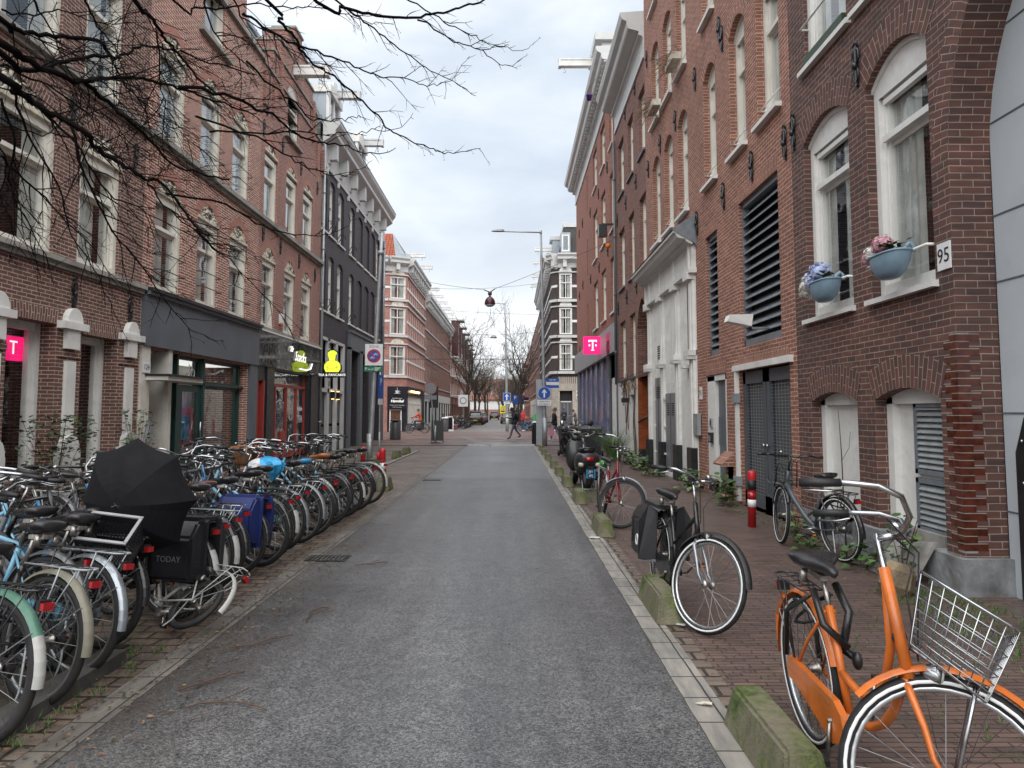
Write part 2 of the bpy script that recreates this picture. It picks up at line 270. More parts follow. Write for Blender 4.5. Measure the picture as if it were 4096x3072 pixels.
def poster_mat():
    m, nt, bs = new_mat('shop_poster')
    n = noise(nt, 1.1, 5, rough=0.65); r = nt.nodes.new('ShaderNodeValToRGB'); e = r.color_ramp.elements
    e[0].position = 0.3; e[0].color = (0.05, 0.10, 0.26, 1); e[1].position = 0.75; e[1].color = (0.5, 0.52, 0.66, 1)
    for p, c in ((0.45, (0.16, 0.18, 0.40, 1)), (0.55, (0.32, 0.30, 0.50, 1)), (0.63, (0.42, 0.12, 0.18, 1))):
        x = e.new(p); x.color = c
    nt.links.new(n.outputs[0], r.inputs[0]); nt.links.new(r.outputs[0], bs.inputs['Base Color']); bs.inputs['Roughness'].default_value = 0.15
poster_mat()
def asphalt():
    m, nt, bs = new_mat('asphalt')
    t = nt.nodes.new('ShaderNodeTexCoord'); v = t.outputs['Object']
    vo = nt.nodes.new('ShaderNodeTexVoronoi'); vo.inputs['Scale'].default_value = 100; nt.links.new(v, vo.inputs['Vector'])
    se = nt.nodes.new('ShaderNodeSeparateColor'); nt.links.new(vo.outputs['Color'], se.inputs[0])
    chip = ramp(nt, se.outputs[0], 0.0, (0.05, 0.05, 0.052), 1.0, (0.215, 0.213, 0.21))
    ed = nt.nodes.new('ShaderNodeTexVoronoi'); ed.feature = 'DISTANCE_TO_EDGE'; ed.inputs['Scale'].default_value = 100; nt.links.new(v, ed.inputs['Vector'])
    er = ramp(nt, ed.outputs[0], 0.02, (0.55, 0.55, 0.55), 0.2, (1, 1, 1))
    c = mixc(nt, 1.0, chip.outputs[0], er.outputs[0], 'MULTIPLY')
    n = noise(nt, 0.35, 6, rough=0.6); r = ramp(nt, n.outputs[0], 0.3, (0.62, 0.62, 0.64), 0.7, (1.32, 1.32, 1.32))
    ntr = noise(nt, 1.0, 5, rough=0.65, stretch=(1.6, 0.10, 1)); rtr = ramp(nt, ntr.outputs[0], 0.38, (0.74, 0.74, 0.75), 0.62, (1.16, 1.16, 1.15)); c = mixc(nt, 1.0, c, rtr.outputs[0], 'MULTIPLY')
    c = mixc(nt, 1.0, c, r.outputs[0], 'MULTIPLY')
    n5 = noise(nt, 7.0, 4, rough=0.6); r5 = ramp(nt, n5.outputs[0], 0.3, (0.8, 0.8, 0.8), 0.7, (1.2, 1.2, 1.2)); c = mixc(nt, 1.0, c, r5.outputs[0], 'MULTIPLY')
    # brown dirt washed to the left edge, and a newer paler length past y = 17.5
    s = nt.nodes.new('ShaderNodeSeparateXYZ'); nt.links.new(v, s.inputs[0])
    ma = nt.nodes.new('ShaderNodeMapRange'); ma.inputs[1].default_value = -1.3; ma.inputs[2].default_value = -2.1; nt.links.new(s.outputs[0], ma.inputs[0])
    n2 = noise(nt, 1.3, 6, rough=0.7); mu = nt.nodes.new('ShaderNodeMath'); mu.operation = 'MULTIPLY'
    r2 = ramp(nt, n2.outputs[0], 0.4, (0.1, 0.1, 0.1), 0.65, (1, 1, 1)); nt.links.new(ma.outputs[0], mu.inputs[0]); nt.links.new(r2.outputs[0], mu.inputs[1])
    c = mixc(nt, mu.outputs[0], c, (0.070, 0.055, 0.042))
    gt = nt.nodes.new('ShaderNodeMath'); gt.operation = 'GREATER_THAN'; gt.inputs[1].default_value = 17.6; nt.links.new(s.outputs[1], gt.inputs[0])
    g2 = nt.nodes.new('ShaderNodeMath'); g2.operation = 'MULTIPLY'; g2.inputs[1].default_value = 0.32; nt.links.new(gt.outputs[0], g2.inputs[0])
    c = mixc(nt, g2.outputs[0], c, (0.20, 0.205, 0.21))
    nt.links.new(c, bs.inputs['Base Color'])
    r3 = ramp(nt, n.outputs[0], 0.35, (0.30,) * 3, 0.6, (0.46,) * 3); nt.links.new(r3.outputs[0], bs.inputs['Roughness'])
    mul = mixc(nt, 0.7, ed.outputs[0], se.outputs[1]); bump(nt, bs, mul, 0.006, 0.8)
asphalt()
def mossy():
    m, nt, bs = new_mat('block_moss')
    n = noise(nt, 4, 6, rough=0.65); g = nt.nodes.new('ShaderNodeNewGeometry'); s = nt.nodes.new('ShaderNodeSeparateXYZ'); nt.links.new(g.outputs['Normal'], s.inputs[0])
    base = ramp(nt, n.outputs[0], 0.3, (0.11, 0.095, 0.065), 0.7, (0.26, 0.23, 0.165))
    n2 = noise(nt, 3.2, 7, rough=0.7)
    mk = ramp(nt, n2.outputs[0], 0.40, (0, 0, 0), 0.62, (1, 1, 1))
    n4 = noise(nt, 30, 4); mg = ramp(nt, n4.outputs[0], 0.3, (0.028, 0.048, 0.010), 0.7, (0.10, 0.14, 0.022))
    c = mixc(nt, mk.outputs[0], base.outputs[0], mg.outputs[0]); nt.links.new(c, bs.inputs['Base Color'])
    bs.inputs['Roughness'].default_value = 0.9; n3 = noise(nt, 70, 5); bump(nt, bs, n3.outputs[0], 0.008)
mossy()
def relief_mat():
    m, nt, bs = new_mat('carved')
    v = nt.nodes.new('ShaderNodeTexVoronoi'); v.inputs['Scale'].default_value = 11
    t = nt.nodes.new('ShaderNodeTexCoord'); n = noise(nt, 5, 3)
    ad = mixc(nt, 0.35, t.outputs['Object'], n.outputs['Color'], 'ADD'); nt.links.new(ad, v.inputs['Vector'])
    r = ramp(nt, v.outputs['Distance'], 0.30, (0.72, 0.69, 0.60), 0.62, (0.07, 0.06, 0.05)); nt.links.new(r.outputs[0], bs.inputs['Base Color'])  # crevices coloured dark, the shade of the carving put into the colour
    inv = nt.nodes.new('ShaderNodeInvert'); nt.links.new(v.outputs['Distance'], inv.inputs[1]); bump(nt, bs, inv.outputs[0], 0.05)
    bs.inputs['Roughness'].default_value = 0.85
relief_mat()

# ------------------------------------------------------------------ mesh builder
class MB:
    def __init__(s): s.v = []; s.f = []; s.m = []; s.uv = []; s.mats = []; s.sm = []
    def mi(s, mat):
        if mat not in s.mats: s.mats.append(mat)
        return s.mats.index(mat)
    def face(s, pts, mat, uv=None, smooth=False):
        b = len(s.v); s.v.extend([tuple(p) for p in pts]); s.f.append(tuple(range(b, b + len(pts)))); s.m.append(s.mi(mat)); s.uv.append(uv); s.sm.append(smooth)
    def mesh(s, vs, fs, mat, smooth=True, T=None):
        b = len(s.v); k = s.mi(mat)
        if T is not None: vs = [tuple(T @ Vector(p)) for p in vs]
        s.v.extend([tuple(p) for p in vs])
        for f in fs: s.f.append(tuple(b + i for i in f)); s.m.append(k); s.uv.append(None); s.sm.append(smooth)
    def box(s, x0, x1, y0, y1, z0, z1, mat, T=None, skip=''):
        if x0 > x1: x0, x1 = x1, x0
        if y0 > y1: y0, y1 = y1, y0
        if z0 > z1: z0, z1 = z1, z0
        vs = [(x0, y0, z0), (x1, y0, z0), (x1, y1, z0), (x0, y1, z0), (x0, y0, z1), (x1, y0, z1), (x1, y1, z1), (x0, y1, z1)]
        fs = dict(b=(3, 2, 1, 0), t=(4, 5, 6, 7), f=(0, 1, 5, 4), r=(1, 2, 6, 5), k=(2, 3, 7, 6), l=(3, 0, 4, 7))
        s.mesh(vs, [f for k, f in fs.items() if k not in skip], mat, False, T)
    def tube(s, pts, r, mat, n=8, closed=False, cap=True):
        pts = [Vector(p) for p in pts]; N = len(pts)
        if not isinstance(r, (list, tuple)): r = [r] * N
        vs = []; fs = []; up = None
        for i in range(N):
            if closed: t = pts[(i + 1) % N] - pts[i - 1]
            else: t = pts[min(i + 1, N - 1)] - pts[max(i - 1, 0)]
            if t.length < 1e-9: t = Vector((0, 0, 1))
            t.normalize()
            if up is None:
                up = Vector((0, 0, 1)) if abs(t.z) < 0.9 else Vector((1, 0, 0))
            up = (up - t * up.dot(t))
            if up.length < 1e-6: up = t.orthogonal()
            up.normalize(); sd = t.cross(up)
            for k in range(n):
                a = 2 * pi * k / n; vs.append(pts[i] + (up * cos(a) + sd * sin(a)) * r[i])
        M_ = N if closed else N - 1
        for i in range(M_):
            for k in range(n):
                a = i * n + k; b = i * n + (k + 1) % n; j = (i + 1) % N
                fs.append((a, b, j * n + (k + 1) % n, j * n + k))
        if cap and not closed:
            fs.append(tuple(range(n - 1, -1, -1))); fs.append(tuple((N - 1) * n + k for k in range(n)))
        s.mesh(vs, fs, mat, n > 4)
    def lathe(s, prof, mat, n=16, c=(0, 0, 0), axis='z', T=None, smooth=True):
        vs = []; fs = []
        for (r, h) in prof:
            for k in range(n):
                a = 2 * pi * k / n
                p = (r * cos(a), r * sin(a), h)
                if axis == 'y': p = (p[0], p[2], p[1])
                elif axis == 'x': p = (p[2], p[0], p[1])
                vs.append((p[0] + c[0], p[1] + c[1], p[2] + c[2]))
        for i in range(len(prof) - 1):
            for k in range(n):
                fs.append((i * n + k, i * n + (k + 1) % n, (i + 1) * n + (k + 1) % n, (i + 1) * n + k))
        fs.append(tuple(range(n - 1, -1, -1))); fs.append(tuple((len(prof) - 1) * n + k for k in range(n)))
        s.mesh(vs, fs, mat, smooth, T)
    def prism(s, poly, t0, t1, mat, plane='xz', T=None):
        # polygon in a plane thrown between t0 and t1 on the third axis
        def P(a, b, t): return (a, t, b) if plane == 'xz' else ((t, a, b) if plane == 'yz' else (a, b, t))
        n = len(poly); vs = [P(a, b, t0) for a, b in poly] + [P(a, b, t1) for a, b in poly]
        fs = [tuple(range(n)), tuple(range(2 * n - 1, n - 1, -1))] + [(i, (i + 1) % n, n + (i + 1) % n, n + i) for i in range(n)]
        s.mesh(vs, fs, mat, False, T)
    def sphere(s, c, r, mat, n=12, m=8, T=None):
        rx, ry, rz = r if isinstance(r, (list, tuple)) else (r, r, r); vs = []; fs = []
        for i in range(m + 1):
            a = pi * i / m
            for k in range(n):
                b = 2 * pi * k / n; vs.append((c[0] + rx * sin(a) * cos(b), c[1] + ry * sin(a) * sin(b), c[2] + rz * cos(a)))
        for i in range(m):
            for k in range(n): fs.append((i * n + k, (i + 1) * n + k, (i + 1) * n + (k + 1) % n, i * n + (k + 1) % n))
        s.mesh(vs, fs, mat, True, T)
    def data(s, name):
        me = bpy.data.meshes.new(name); me.from_pydata(s.v, [], s.f)
        for m in s.mats: me.materials.append(MATS[m])
        me.polygons.foreach_set('material_index', s.m); me.polygons.foreach_set('use_smooth', s.sm)
        uvl = me.uv_layers.new(name='UVMap'); arr = [0.0] * (2 * len(me.loops))
        vs = s.v; li = 0
        for f, u in zip(s.f, s.uv):
            if u is None:
                p0, p1, p2 = vs[f[0]], vs[f[1]], vs[f[2]]
                ax, ay, az = p1[0] - p0[0], p1[1] - p0[1], p1[2] - p0[2]; bx, by, bz = p2[0] - p0[0], p2[1] - p0[1], p2[2] - p0[2]
                nx, ny, nz = abs(ay * bz - az * by), abs(az * bx - ax * bz), abs(ax * by - ay * bx)
                i, j = (0, 1) if nz >= nx and nz >= ny else ((1, 2) if nx >= ny else (0, 2))
                for q in f: arr[2 * li] = vs[q][i]; arr[2 * li + 1] = vs[q][j]; li += 1
            else:
                for q in u: arr[2 * li] = q[0]; arr[2 * li + 1] = q[1]; li += 1
        uvl.data.foreach_set('uv', arr); me.update(); return me
    def obj(s, name, parent=None, loc=None, rot=None):
        o = bpy.data.objects.new(name, s.data(name)); COL.objects.link(o); o.parent = parent
        if loc: o.location = loc
        if rot: o.rotation_euler = rot
        return o
def mobj(name, me, parent=None, loc=(0, 0, 0), rot=(0, 0, 0)):
    o = bpy.data.objects.new(name, me); COL.objects.link(o); o.parent = parent; o.location = loc; o.rotation_euler = rot; return o
def tag(o, label=None, cat=None, group=None, kind=None):
    if label: o['label'] = label
    if cat: o['category'] = cat
    if group: o['group'] = group
    if kind: o['kind'] = kind
    return o
def empty(name, loc=(0, 0, 0), rot=(0, 0, 0), label=None, cat=None, group=None):
    o = bpy.data.objects.new(name, None); COL.objects.link(o); o.location = loc; o.rotation_euler = rot; o.empty_display_size = 0.2
    return tag(o, label, cat, group)
def kids(o): return [c for c in bpy.data.objects if c.parent is o]
CHILD = {}
def index_children():
    CHILD.clear()
    for c in bpy.data.objects:
        if c.parent: CHILD.setdefault(c.parent.name, []).append(c)
def dup(root, loc, rot=None, label=None, group=None, parent=None, first=True):
    if first: index_children()
    c = root.copy(); COL.objects.link(c); c.parent = parent
    if loc is not None: c.location = loc
    if rot is not None: c.rotation_euler = rot
    if label: c['label'] = label
    if group: c['group'] = group
    for ch in CHILD.get(root.name, []): dup(ch, None, None, parent=c, first=False)
    return c
def text_mesh(txt, size, mat, depth=0.004, shear=0.0, name='lettering', align='CENTER', space=1.0):
    cu = bpy.data.curves.new(name, 'FONT'); cu.body = txt; cu.size = size; cu.align_x = align; cu.align_y = 'CENTER'
    cu.extrude = depth; cu.shear = shear; cu.space_character = space; cu.resolution_u = 3
    o = bpy.data.objects.new(name, cu); COL.objects.link(o)
    dg = bpy.context.evaluated_depsgraph_get(); me = bpy.data.meshes.new_from_object(o.evaluated_get(dg))
    bpy.data.objects.remove(o, do_unlink=True); bpy.data.curves.remove(cu)
    me.materials.clear(); me.materials.append(MATS[mat]); return me
def text(txt, size, mat, parent, loc, rot=(pi / 2, 0, 0), name='lettering', **k):
    return mobj(name, text_mesh(txt, size, mat, name=name, **k), parent, loc, rot)
def arcpts(n, a0, a1, r, cx=0, cz=0): return [(cx + r * cos(a0 + (a1 - a0) * i / n), cz + r * sin(a0 + (a1 - a0) * i / n)) for i in range(n + 1)]
# ------------------------------------------------------------------ facades
WC = {}
def arc(x, w, rise): return rise * (1 - (2 * x / w - 1) ** 2)
def win_meshes(w, h, rise, st):
    """frame, pane and curtain meshes; origin at the lower left of the opening, outward is -y"""
    w = round(w, 3); h = round(h, 3); key = (w, h, rise, st)
    if key in WC: return WC[key]
    mat, jw, tf, mull, cur, board = dict(
        house=('cream', 0.165, 0.64, 0, 'net', 1), houseb=('cream', 0.165, 0.64, 0, 'net', 1), housec=('cream', 0.165, 0.64, 0, 'blind', 1),
        double=('cream', 0.14, 0.66, 1, 'most', 1), sash=('cream', 0.13, 0.66, 0, 'side', 1), sashb=('cream', 0.13, 0.66, 0, 'net', 1),
        sashw=('white', 0.11, 0.66, 0, 'net', 1), near=('white', 0.15, 0.72, 0, 'side', 1), nearb=('white', 0.15, 0.72, 0, 'right', 1),
        dark=('white', 0.09, 0.60, 0, 'none', 1), darkb=('white', 0.09, 0.60, 0, 'net', 1), far=('white', 0.10, 0.62, 1, 'side', 0),
        shop=('dark_frame', 0.07, 0, 0, 'none', 0), shopw=('white', 0.13, 0, 0, 'none', 0), farslim=('white', 0.10, 0.6, 0, 'net', 0))[st]
    f = MB(); top = h
    f.box(0, jw * .6, 0, 0.15, 0, h, mat); f.box(w - jw * .6, w, 0, 0.15, 0, h, mat); f.box(jw * .6, jw, 0.05, 0.15, 0, h, mat); f.box(w - jw, w - jw * .6, 0.05, 0.15, 0, h, mat)
    f.box(jw * .6, w - jw * .6, 0.003, 0.15, 0, jw * 0.9, mat)
    if rise:
        n = 10
        for i in range(n):
            a, b = w * i / n, w * (i + 1) / n
            za, zb = h + arc(a, w, rise), h + arc(b, w, rise)
            f.face([(a, 0.001, h - jw), (b, 0.001, h - jw), (b, 0.001, zb), (a, 0.001, za)], mat)
            f.face([(a, -0.03, za - 0.05), (b, -0.03, zb - 0.05), (b, -0.03, zb), (a, -0.03, za)], mat)
            f.face([(a, -0.03, za - 0.05), (b, -0.03, zb - 0.05), (b, 0.001, zb - 0.05), (a, 0.001, za - 0.05)], mat)
        f.box(jw, w - jw, 0.002, 0.09, h - jw, h - jw + 0.02, mat)
    else: f.box(jw, w - jw, 0.003, 0.09, h - jw, h, mat)
    # moulding step
    f.box(jw, jw + 0.05, 0.06, 0.14, jw * 0.9, h - jw, mat); f.box(w - jw - 0.05, w - jw, 0.06, 0.14, jw * 0.9, h - jw, mat)
    if tf:
        zt = h * tf; f.box(jw, w - jw, 0.0, 0.14, zt, zt + 0.07, mat); f.box(jw + 0.035, w - jw - 0.035, 0.09, 0.13, zt - 0.055, zt, mat)
        if st in ('near', 'nearb', 'dark', 'darkb'):
            f.box(jw, w - jw, 0.02, 0.08, h - jw - 0.09, h - jw - 0.03, mat)
    if mull: f.box(w / 2 - 0.03, w / 2 + 0.03, 0.03, 0.14, jw * 0.9, h - jw, mat)
    fm = f.data('window')
    g = MB(); g.face([(jw, 0.10, jw * 0.8), (w - jw, 0.10, jw * 0.8), (w - jw, 0.10, h - jw), (jw, 0.10, h - jw)], 'glass'); gm = g.data('pane')
    c = MB()
    def drape(a, b, z0, z1, mat, y=0.12, k=26):
        n = max(2, int((b - a) * k)); ph = a * 7
        for i in range(n):
            x0, x1 = a + (b - a) * i / n, a + (b - a) * (i + 1) / n
            y0, y1 = y + 0.012 * sin(i * 1.9 + ph), y + 0.012 * sin((i + 1) * 1.9 + ph)
            c.face([(x0, y0, z0), (x1, y1, z0), (x1, y1, z1), (x0, y0, z1)], mat, smooth=True)
    if cur == 'side': drape(jw, jw + w * .26, 0.05, h - .05, 'curtain'); drape(w - jw - w * .30, w - jw, 0.05, h - .05, 'curtain')
    elif cur == 'most': drape(jw, w * .60, 0.05, h - .05, 'curtain'); drape(w * .78, w - jw, 0.05, h - .05, 'curtain')
    elif cur == 'net': drape(jw, w * .56, 0.05, h - .05, 'curtain'); drape(w * .70, w - jw, 0.05, h - .05, 'curtain')
    elif cur == 'right': drape(jw, w * .62, 0.05, h - .05, 'curtain')
    elif cur == 'blind': drape(jw, w - jw, h * .45, h - .05, 'curtain_beige', k=3); drape(jw, jw + w * .2, 0.05, h * .45, 'curtain')
    cm = c.data('curtain') if c.f else None
    WC[key] = (fm, gm, cm); return WC[key]

class Bld:
    def __init__(s, name, label, cat, loc, group=None):
        s.e = empty(name, loc, label=label, cat=cat, group=group); s.loc = Vector(loc); s.wall_mb = MB(); s.nwin = 0
    def finish(s, name='wall'):
        o = s.wall_mb.obj(name, s.e); return o
class Fac:
    """one flat front of a building. side L: faces +x, given by world y; R: faces -x, by world y; F: faces the camera, by world x"""
    def __init__(s, b, side, plane, a, z=0.0):
        s.b = b; s.side = side; s.a = a; s.plane = plane
        if side == 'L': o, s.ang = Vector((plane, a, 0)), pi / 2
        elif side == 'R': o, s.ang = Vector((plane, a, 0)), -pi / 2
        elif side == 'F': o, s.ang = Vector((a, plane, 0)), 0
        else: o, s.ang = Vector((plane[0], plane[1], 0)), side
        s.o = o - s.b.loc
        s.T = Matrix.Translation(s.o) @ Matrix.Rotation(s.ang, 4, 'Z')
    def sp(s, a, b):
        if s.side in ('L', 'F'): q = (a - s.a, b - s.a)
        elif s.side == 'R': q = (s.a - b, s.a - a)
        else: q = (a, b)
        return q
    def P(s, x, y, z): return s.T @ Vector((x, y, z))
    def quad(s, x0, x1, z0, z1, mat, y=0.0, mb=None, off=0):
        mb = mb or s.b.wall_mb
        mb.face([s.P(x0, y, z0), s.P(x1, y, z0), s.P(x1, y, z1), s.P(x0, y, z1)], mat, [(x0 + off, z0), (x1 + off, z0), (x1 + off, z1), (x0 + off, z1)])
    def wall(s, a, b, z0, z1, mat, ops, rev=0.22, ring=None, ringh=0.22, depth=None, revmat=None):
        """ops: (a, b, z0, z1, rise) openings. adds the front sheet, reveals, arch rings"""
        x0, x1 = s.sp(a, b); mb = s.b.wall_mb; O = []
        for q in ops:
            p, r = s.sp(q[0], q[1]); rise = q[4] if len(q) > 4 else 0; O.append((p, r, q[2], q[3], rise, q[5] if len(q) > 5 else None))
        xs = sorted({x0, x1, *[v for o in O for v in o[:2] if x0 < v < x1]}); zs = sorted({z0, z1, *[v for o in O for v in (o[2], o[3] + o[4]) if z0 < v < z1]})
        for i in range(len(xs) - 1):
            run = None
            for j in range(len(zs) - 1):
                cx, cz = (xs[i] + xs[i + 1]) / 2, (zs[j] + zs[j + 1]) / 2
                hole = any(o[0] < cx < o[1] and o[2] < cz < o[3] + o[4] for o in O)
                if not hole:
                    if run is None: run = zs[j]
                if (hole or j == len(zs) - 2) and run is not None:
                    s.quad(xs[i], xs[i + 1], run, zs[j] if hole else zs[j + 1], mat); run = None
        rm = revmat or mat
        for (p, q, c, d, rise, rv) in O:
            R = rv or rev; w_ = q - p
            mb.face([s.P(p, 0, c), s.P(p, R, c), s.P(p, R, d), s.P(p, 0, d)], rm, [(0, c), (R, c), (R, d), (0, d)])
            mb.face([s.P(q, R, c), s.P(q, 0, c), s.P(q, 0, d), s.P(q, R, d)], rm, [(R, c), (0, c), (0, d), (R, d)])
            mb.face([s.P(p, 0, c), s.P(q, 0, c), s.P(q, R, c), s.P(p, R, c)], rm, [(p, 0), (q, 0), (q, R), (p, R)])
            if rise:
                n = 12
                for i in range(n):
                    u, v = w_ * i / n, w_ * (i + 1) / n; za, zb = d + arc(u, w_, rise), d + arc(v, w_, rise)
                    mb.face([s.P(p + u, 0, za), s.P(p + v, 0, zb), s.P(p + v, 0, d + rise), s.P(p + u, 0, d + rise)], mat, [(p + u, za), (p + v, zb), (p + v, d + rise), (p + u, d + rise)])
                    mb.face([s.P(p + u, R, za), s.P(p + v, R, zb), s.P(p + v, 0, zb), s.P(p + u, 0, za)], rm, [(0, u), (0, v), (R, v), (R, u)])
            else: mb.face([s.P(p, R, d), s.P(q, R, d), s.P(q, 0, d), s.P(p, 0, d)], rm, [(0, p), (0, q), (R, q), (R, p)])
            if ring:
                n = 12 if rise else 1; H_ = ringh
                for i in range(n):
                    u, v = w_ * i / n, w_ * (i + 1) / n
                    def pt(x, k):
                        # radial offset outward from the arch
                        sl = -rise * 4 * (2 * x / w_ - 1) / w_ if rise else (-(2 * x / w_ - 1)) * 0.12
                        nx, nz = -sl, 1.0; L = sqrt(nx * nx + nz * nz); nx /= L; nz /= L
                        return (p + x + nx * k, d + arc(x, w_, rise) + nz * k)
                    A, B, C_, D_ = pt(u, 0.0), pt(v, 0.0), pt(v, H_), pt(u, H_)
                    mb.face([s.P(A[0], -0.004, A[1]), s.P(B[0], -0.004, B[1]), s.P(C_[0], -0.004, C_[1]), s.P(D_[0], -0.004, D_[1])], ring,
                            [(0, u), (0, v), (H_, v), (H_, u)])
    def body(s, a, b, z0, z1, mat, depth, back=True):
        x0, x1 = s.sp(a, b); mb = s.b.wall_mb
        for x in (x0, x1): mb.face([s.P(x, 0, z0), s.P(x, depth, z0), s.P(x, depth, z1), s.P(x, 0, z1)], mat, [(0, z0), (depth, z0), (depth, z1), (0, z1)])
        if back: mb.face([s.P(x0, depth, z0), s.P(x1, depth, z0), s.P(x1, depth, z1), s.P(x0, depth, z1)], mat, [(x0, z0), (x1, z0), (x1, z1), (x0, z1)])
        mb.face([s.P(x0, 0, z1), s.P(x1, 0, z1), s.P(x1, depth, z1), s.P(x0, depth, z1)], 'slate_dark', [(x0, 0), (x1, 0), (x1, depth), (x0, depth)])
    def win(s, a, b, z0, z1, rise=0, st='house', rec=0.05, sill=None, sd=0.07, sh=0.08, so=0.05, carved=False):
        p, q = s.sp(a, b); w_ = q - p; h = z1 - z0; r2 = 0 if carved else rise
        fm, gm, cm = win_meshes(w_, h, r2, st)
        fo = mobj('window', fm, s.b.e, s.P(p, rec, z0), (0, 0, s.ang)); mobj('pane', gm, fo)
        if cm: mobj('curtain', cm, fo)
        if sill:
            sb = MB(); sb.mesh([(-so, -rec - sd, -sh), (w_ + so, -rec - sd, -sh), (w_ + so, -rec - sd, -0.015), (-so, -rec - sd, -0.015), (-so, 0.0, 0.012), (w_ + so, 0.0, 0.012), (-so, 0.0, -sh), (w_ + so, 0, -sh)],
                               [(0, 1, 2, 3), (3, 2, 5, 4), (0, 3, 4, 6), (1, 7, 5, 2), (0, 6, 7, 1)], sill, False)
            key = ('sill', round(w_, 3), sill, sd, sh, rec, so)
            if key not in WC: WC[key] = sb.data('sill')
            mobj('sill', WC[key], fo)
        if carved:
            key = ('carved', round(w_, 3), rise)
            if key not in WC:
                c = MB(); n = 12
                for i in range(n):
                    u, v = w_ * i / n, w_ * (i + 1) / n
                    c.face([(u, -0.02, h), (v, -0.02, h), (v, -0.02, h + arc(v, w_, rise)), (u, -0.02, h + arc(u, w_, rise))], 'carved')
                c.box(0, w_, -0.06, 0.05, h - 0.0, h + 0.07, 'relief')
                rr = random.Random(int(w_ * 100))
                for i in range(26):
                    u = w_ * (0.08 + 0.84 * rr.random()); zz = arc(u, w_, rise) * rr.random() * 0.85
                    c.sphere((u, -0.02, h + 0.08 + zz), (0.035 + .03 * rr.random(), 0.035, 0.03 + .03 * rr.random()), 'relief', 6, 4)
                WC[key] = c.data('carved_panel')
            mobj('carved_panel', WC[key], fo)
        return fo
    def box(s, a, b, d0, d1, z0, z1, mat, mb=None, bev=0):
        """d is distance outward from the wall"""
        p, q = s.sp(a, b); (mb or s.b.wall_mb).box(p, q, -d1, -d0, z0, z1, mat, T=s.T)
    def part(s, name, fn, parent=None, **k):
        mb = MB(); fn(mb); return mb.obj(name, parent or s.b.e, **k)
    def bpart(s, name, a, b, d0, d1, z0, z1, mat, parent=None):
        mb = MB(); s.box(a, b, d0, d1, z0, z1, mat, mb); return mb.obj(name, parent or s.b.e)
    def cornice(s, a, b, prof, mat, name='cornice', blocks=None):
        """prof: (d, z) outline swept along the front"""
        p, q = s.sp(a, b); mb = MB(); n = len(prof)
        for i in range(n - 1):
            (d0, z0), (d1, z1) = prof[i], prof[i + 1]
            mb.face([s.P(p, -d0, z0), s.P(q, -d0, z0), s.P(q, -d1, z1), s.P(p, -d1, z1)], mat)
        for x in (p, q): mb.face([s.P(x, -d, z) for d, z in prof], mat)
        if blocks:
            step, bw, dd0, dd1, bz0, bz1 = blocks; x = p + step / 2
            while x < q:
                mb.box(x - bw / 2, x + bw / 2, -dd1, -dd0, bz0, bz1, mat, T=s.T)
                mb.box(x - bw / 2, x + bw / 2, -dd0 - 0.06, -dd0, bz0 - 0.14, bz0, mat, T=s.T); x += step
        return mb.obj(name, s.b.e)
    def at(s, a, z, d=0.0):
        p, _ = s.sp(a, a); return s.P(p, -d, z)

AN = None
def anchor_mesh():
    global AN
    if AN: return AN
    m = MB(); m.box(-0.022, 0.022, -0.035, 0, -0.24, 0.24, 'iron'); m.sphere((0, -0.045, 0.0), (0.045, 0.035, 0.045), 'iron', 8, 6)
    for sx in (-1, 1):
        m.tube([(sx * 0.02, -0.03, 0.02), (sx * 0.075, -0.03, 0.07), (sx * 0.07, -0.03, 0.16), (sx * 0.02, -0.03, 0.21)], 0.014, 'iron', 5)
        m.tube([(sx * 0.02, -0.03, -0.02), (sx * 0.06, -0.03, -0.08), (sx * 0.05, -0.03, -0.15), (sx * 0.015, -0.03, -0.2)], 0.012, 'iron', 5)
    m.tube([(-0.05, -0.03, 0.24), (0, -0.03, 0.28), (0.05, -0.03, 0.24)], 0.013, 'iron', 5)
    AN = m.data('wall_anchor'); return AN
def anchors(f, pts):
    for a, z in pts: mobj('wall_anchor', anchor_mesh(), f.b.e, f.at(a, z), (0, 0, f.ang))
RB = {}
def rail_mesh(w):
    w = round(w, 2)
    if w not in RB:
        m = MB(); m.tube([(0.03, -0.005, 0.25), (0.03, -0.10, 0.25), (w - 0.03, -0.10, 0.25), (w - 0.03, -0.005, 0.25)], 0.012, 'white', 6)
        m.sphere((0.05, -0.01, 0.25), 0.03, 'white', 6, 4); m.sphere((w - 0.05, -0.01, 0.25), 0.03, 'white', 6, 4); RB[w] = m.data('safety_rail')
    return RB[w]
def beam(name, f, a, z, d0, d1, parent, mat='white'):
    """hoist beam with its hook"""
    m = MB(); f.box(a - 0.14, a + 0.14, d0, d1, z - 0.13, z + 0.13, mat, m); f.box(a - 0.17, a + 0.17, d0, d1 + 0.03, z + 0.13, z + 0.19, mat, m)
    f.box(a - 0.17, a + 0.17, d1 - 0.1, d1 + 0.02, z - 0.15, z + 0.13, mat, m)
    p = f.at(a, z - 0.13, d1 - 0.25); m.tube([p, p + Vector((0, 0, -0.12)), p + Vector((0.05, 0, -0.2)), p + Vector((0.02, 0, -0.28)), p + Vector((-0.05, 0, -0.24))], 0.014, 'galv', 6)
    return m.obj(name, parent)
def pipe(f, a, z0, z1, parent, mat='galv', r=0.05, d=0.08):
    m = MB(); m.tube([f.at(a, z0, d), f.at(a, z1, d)], r, mat, 10)
    z = z0 + 1.2
    while z < z1: m.lathe([(r + 0.012, -0.04), (r + 0.012, 0.04)], mat, 10, tuple(f.at(a, z, d))); z += 2.2
    return m.obj('drainpipe', parent)

XL, XR = -7.3, 3.97
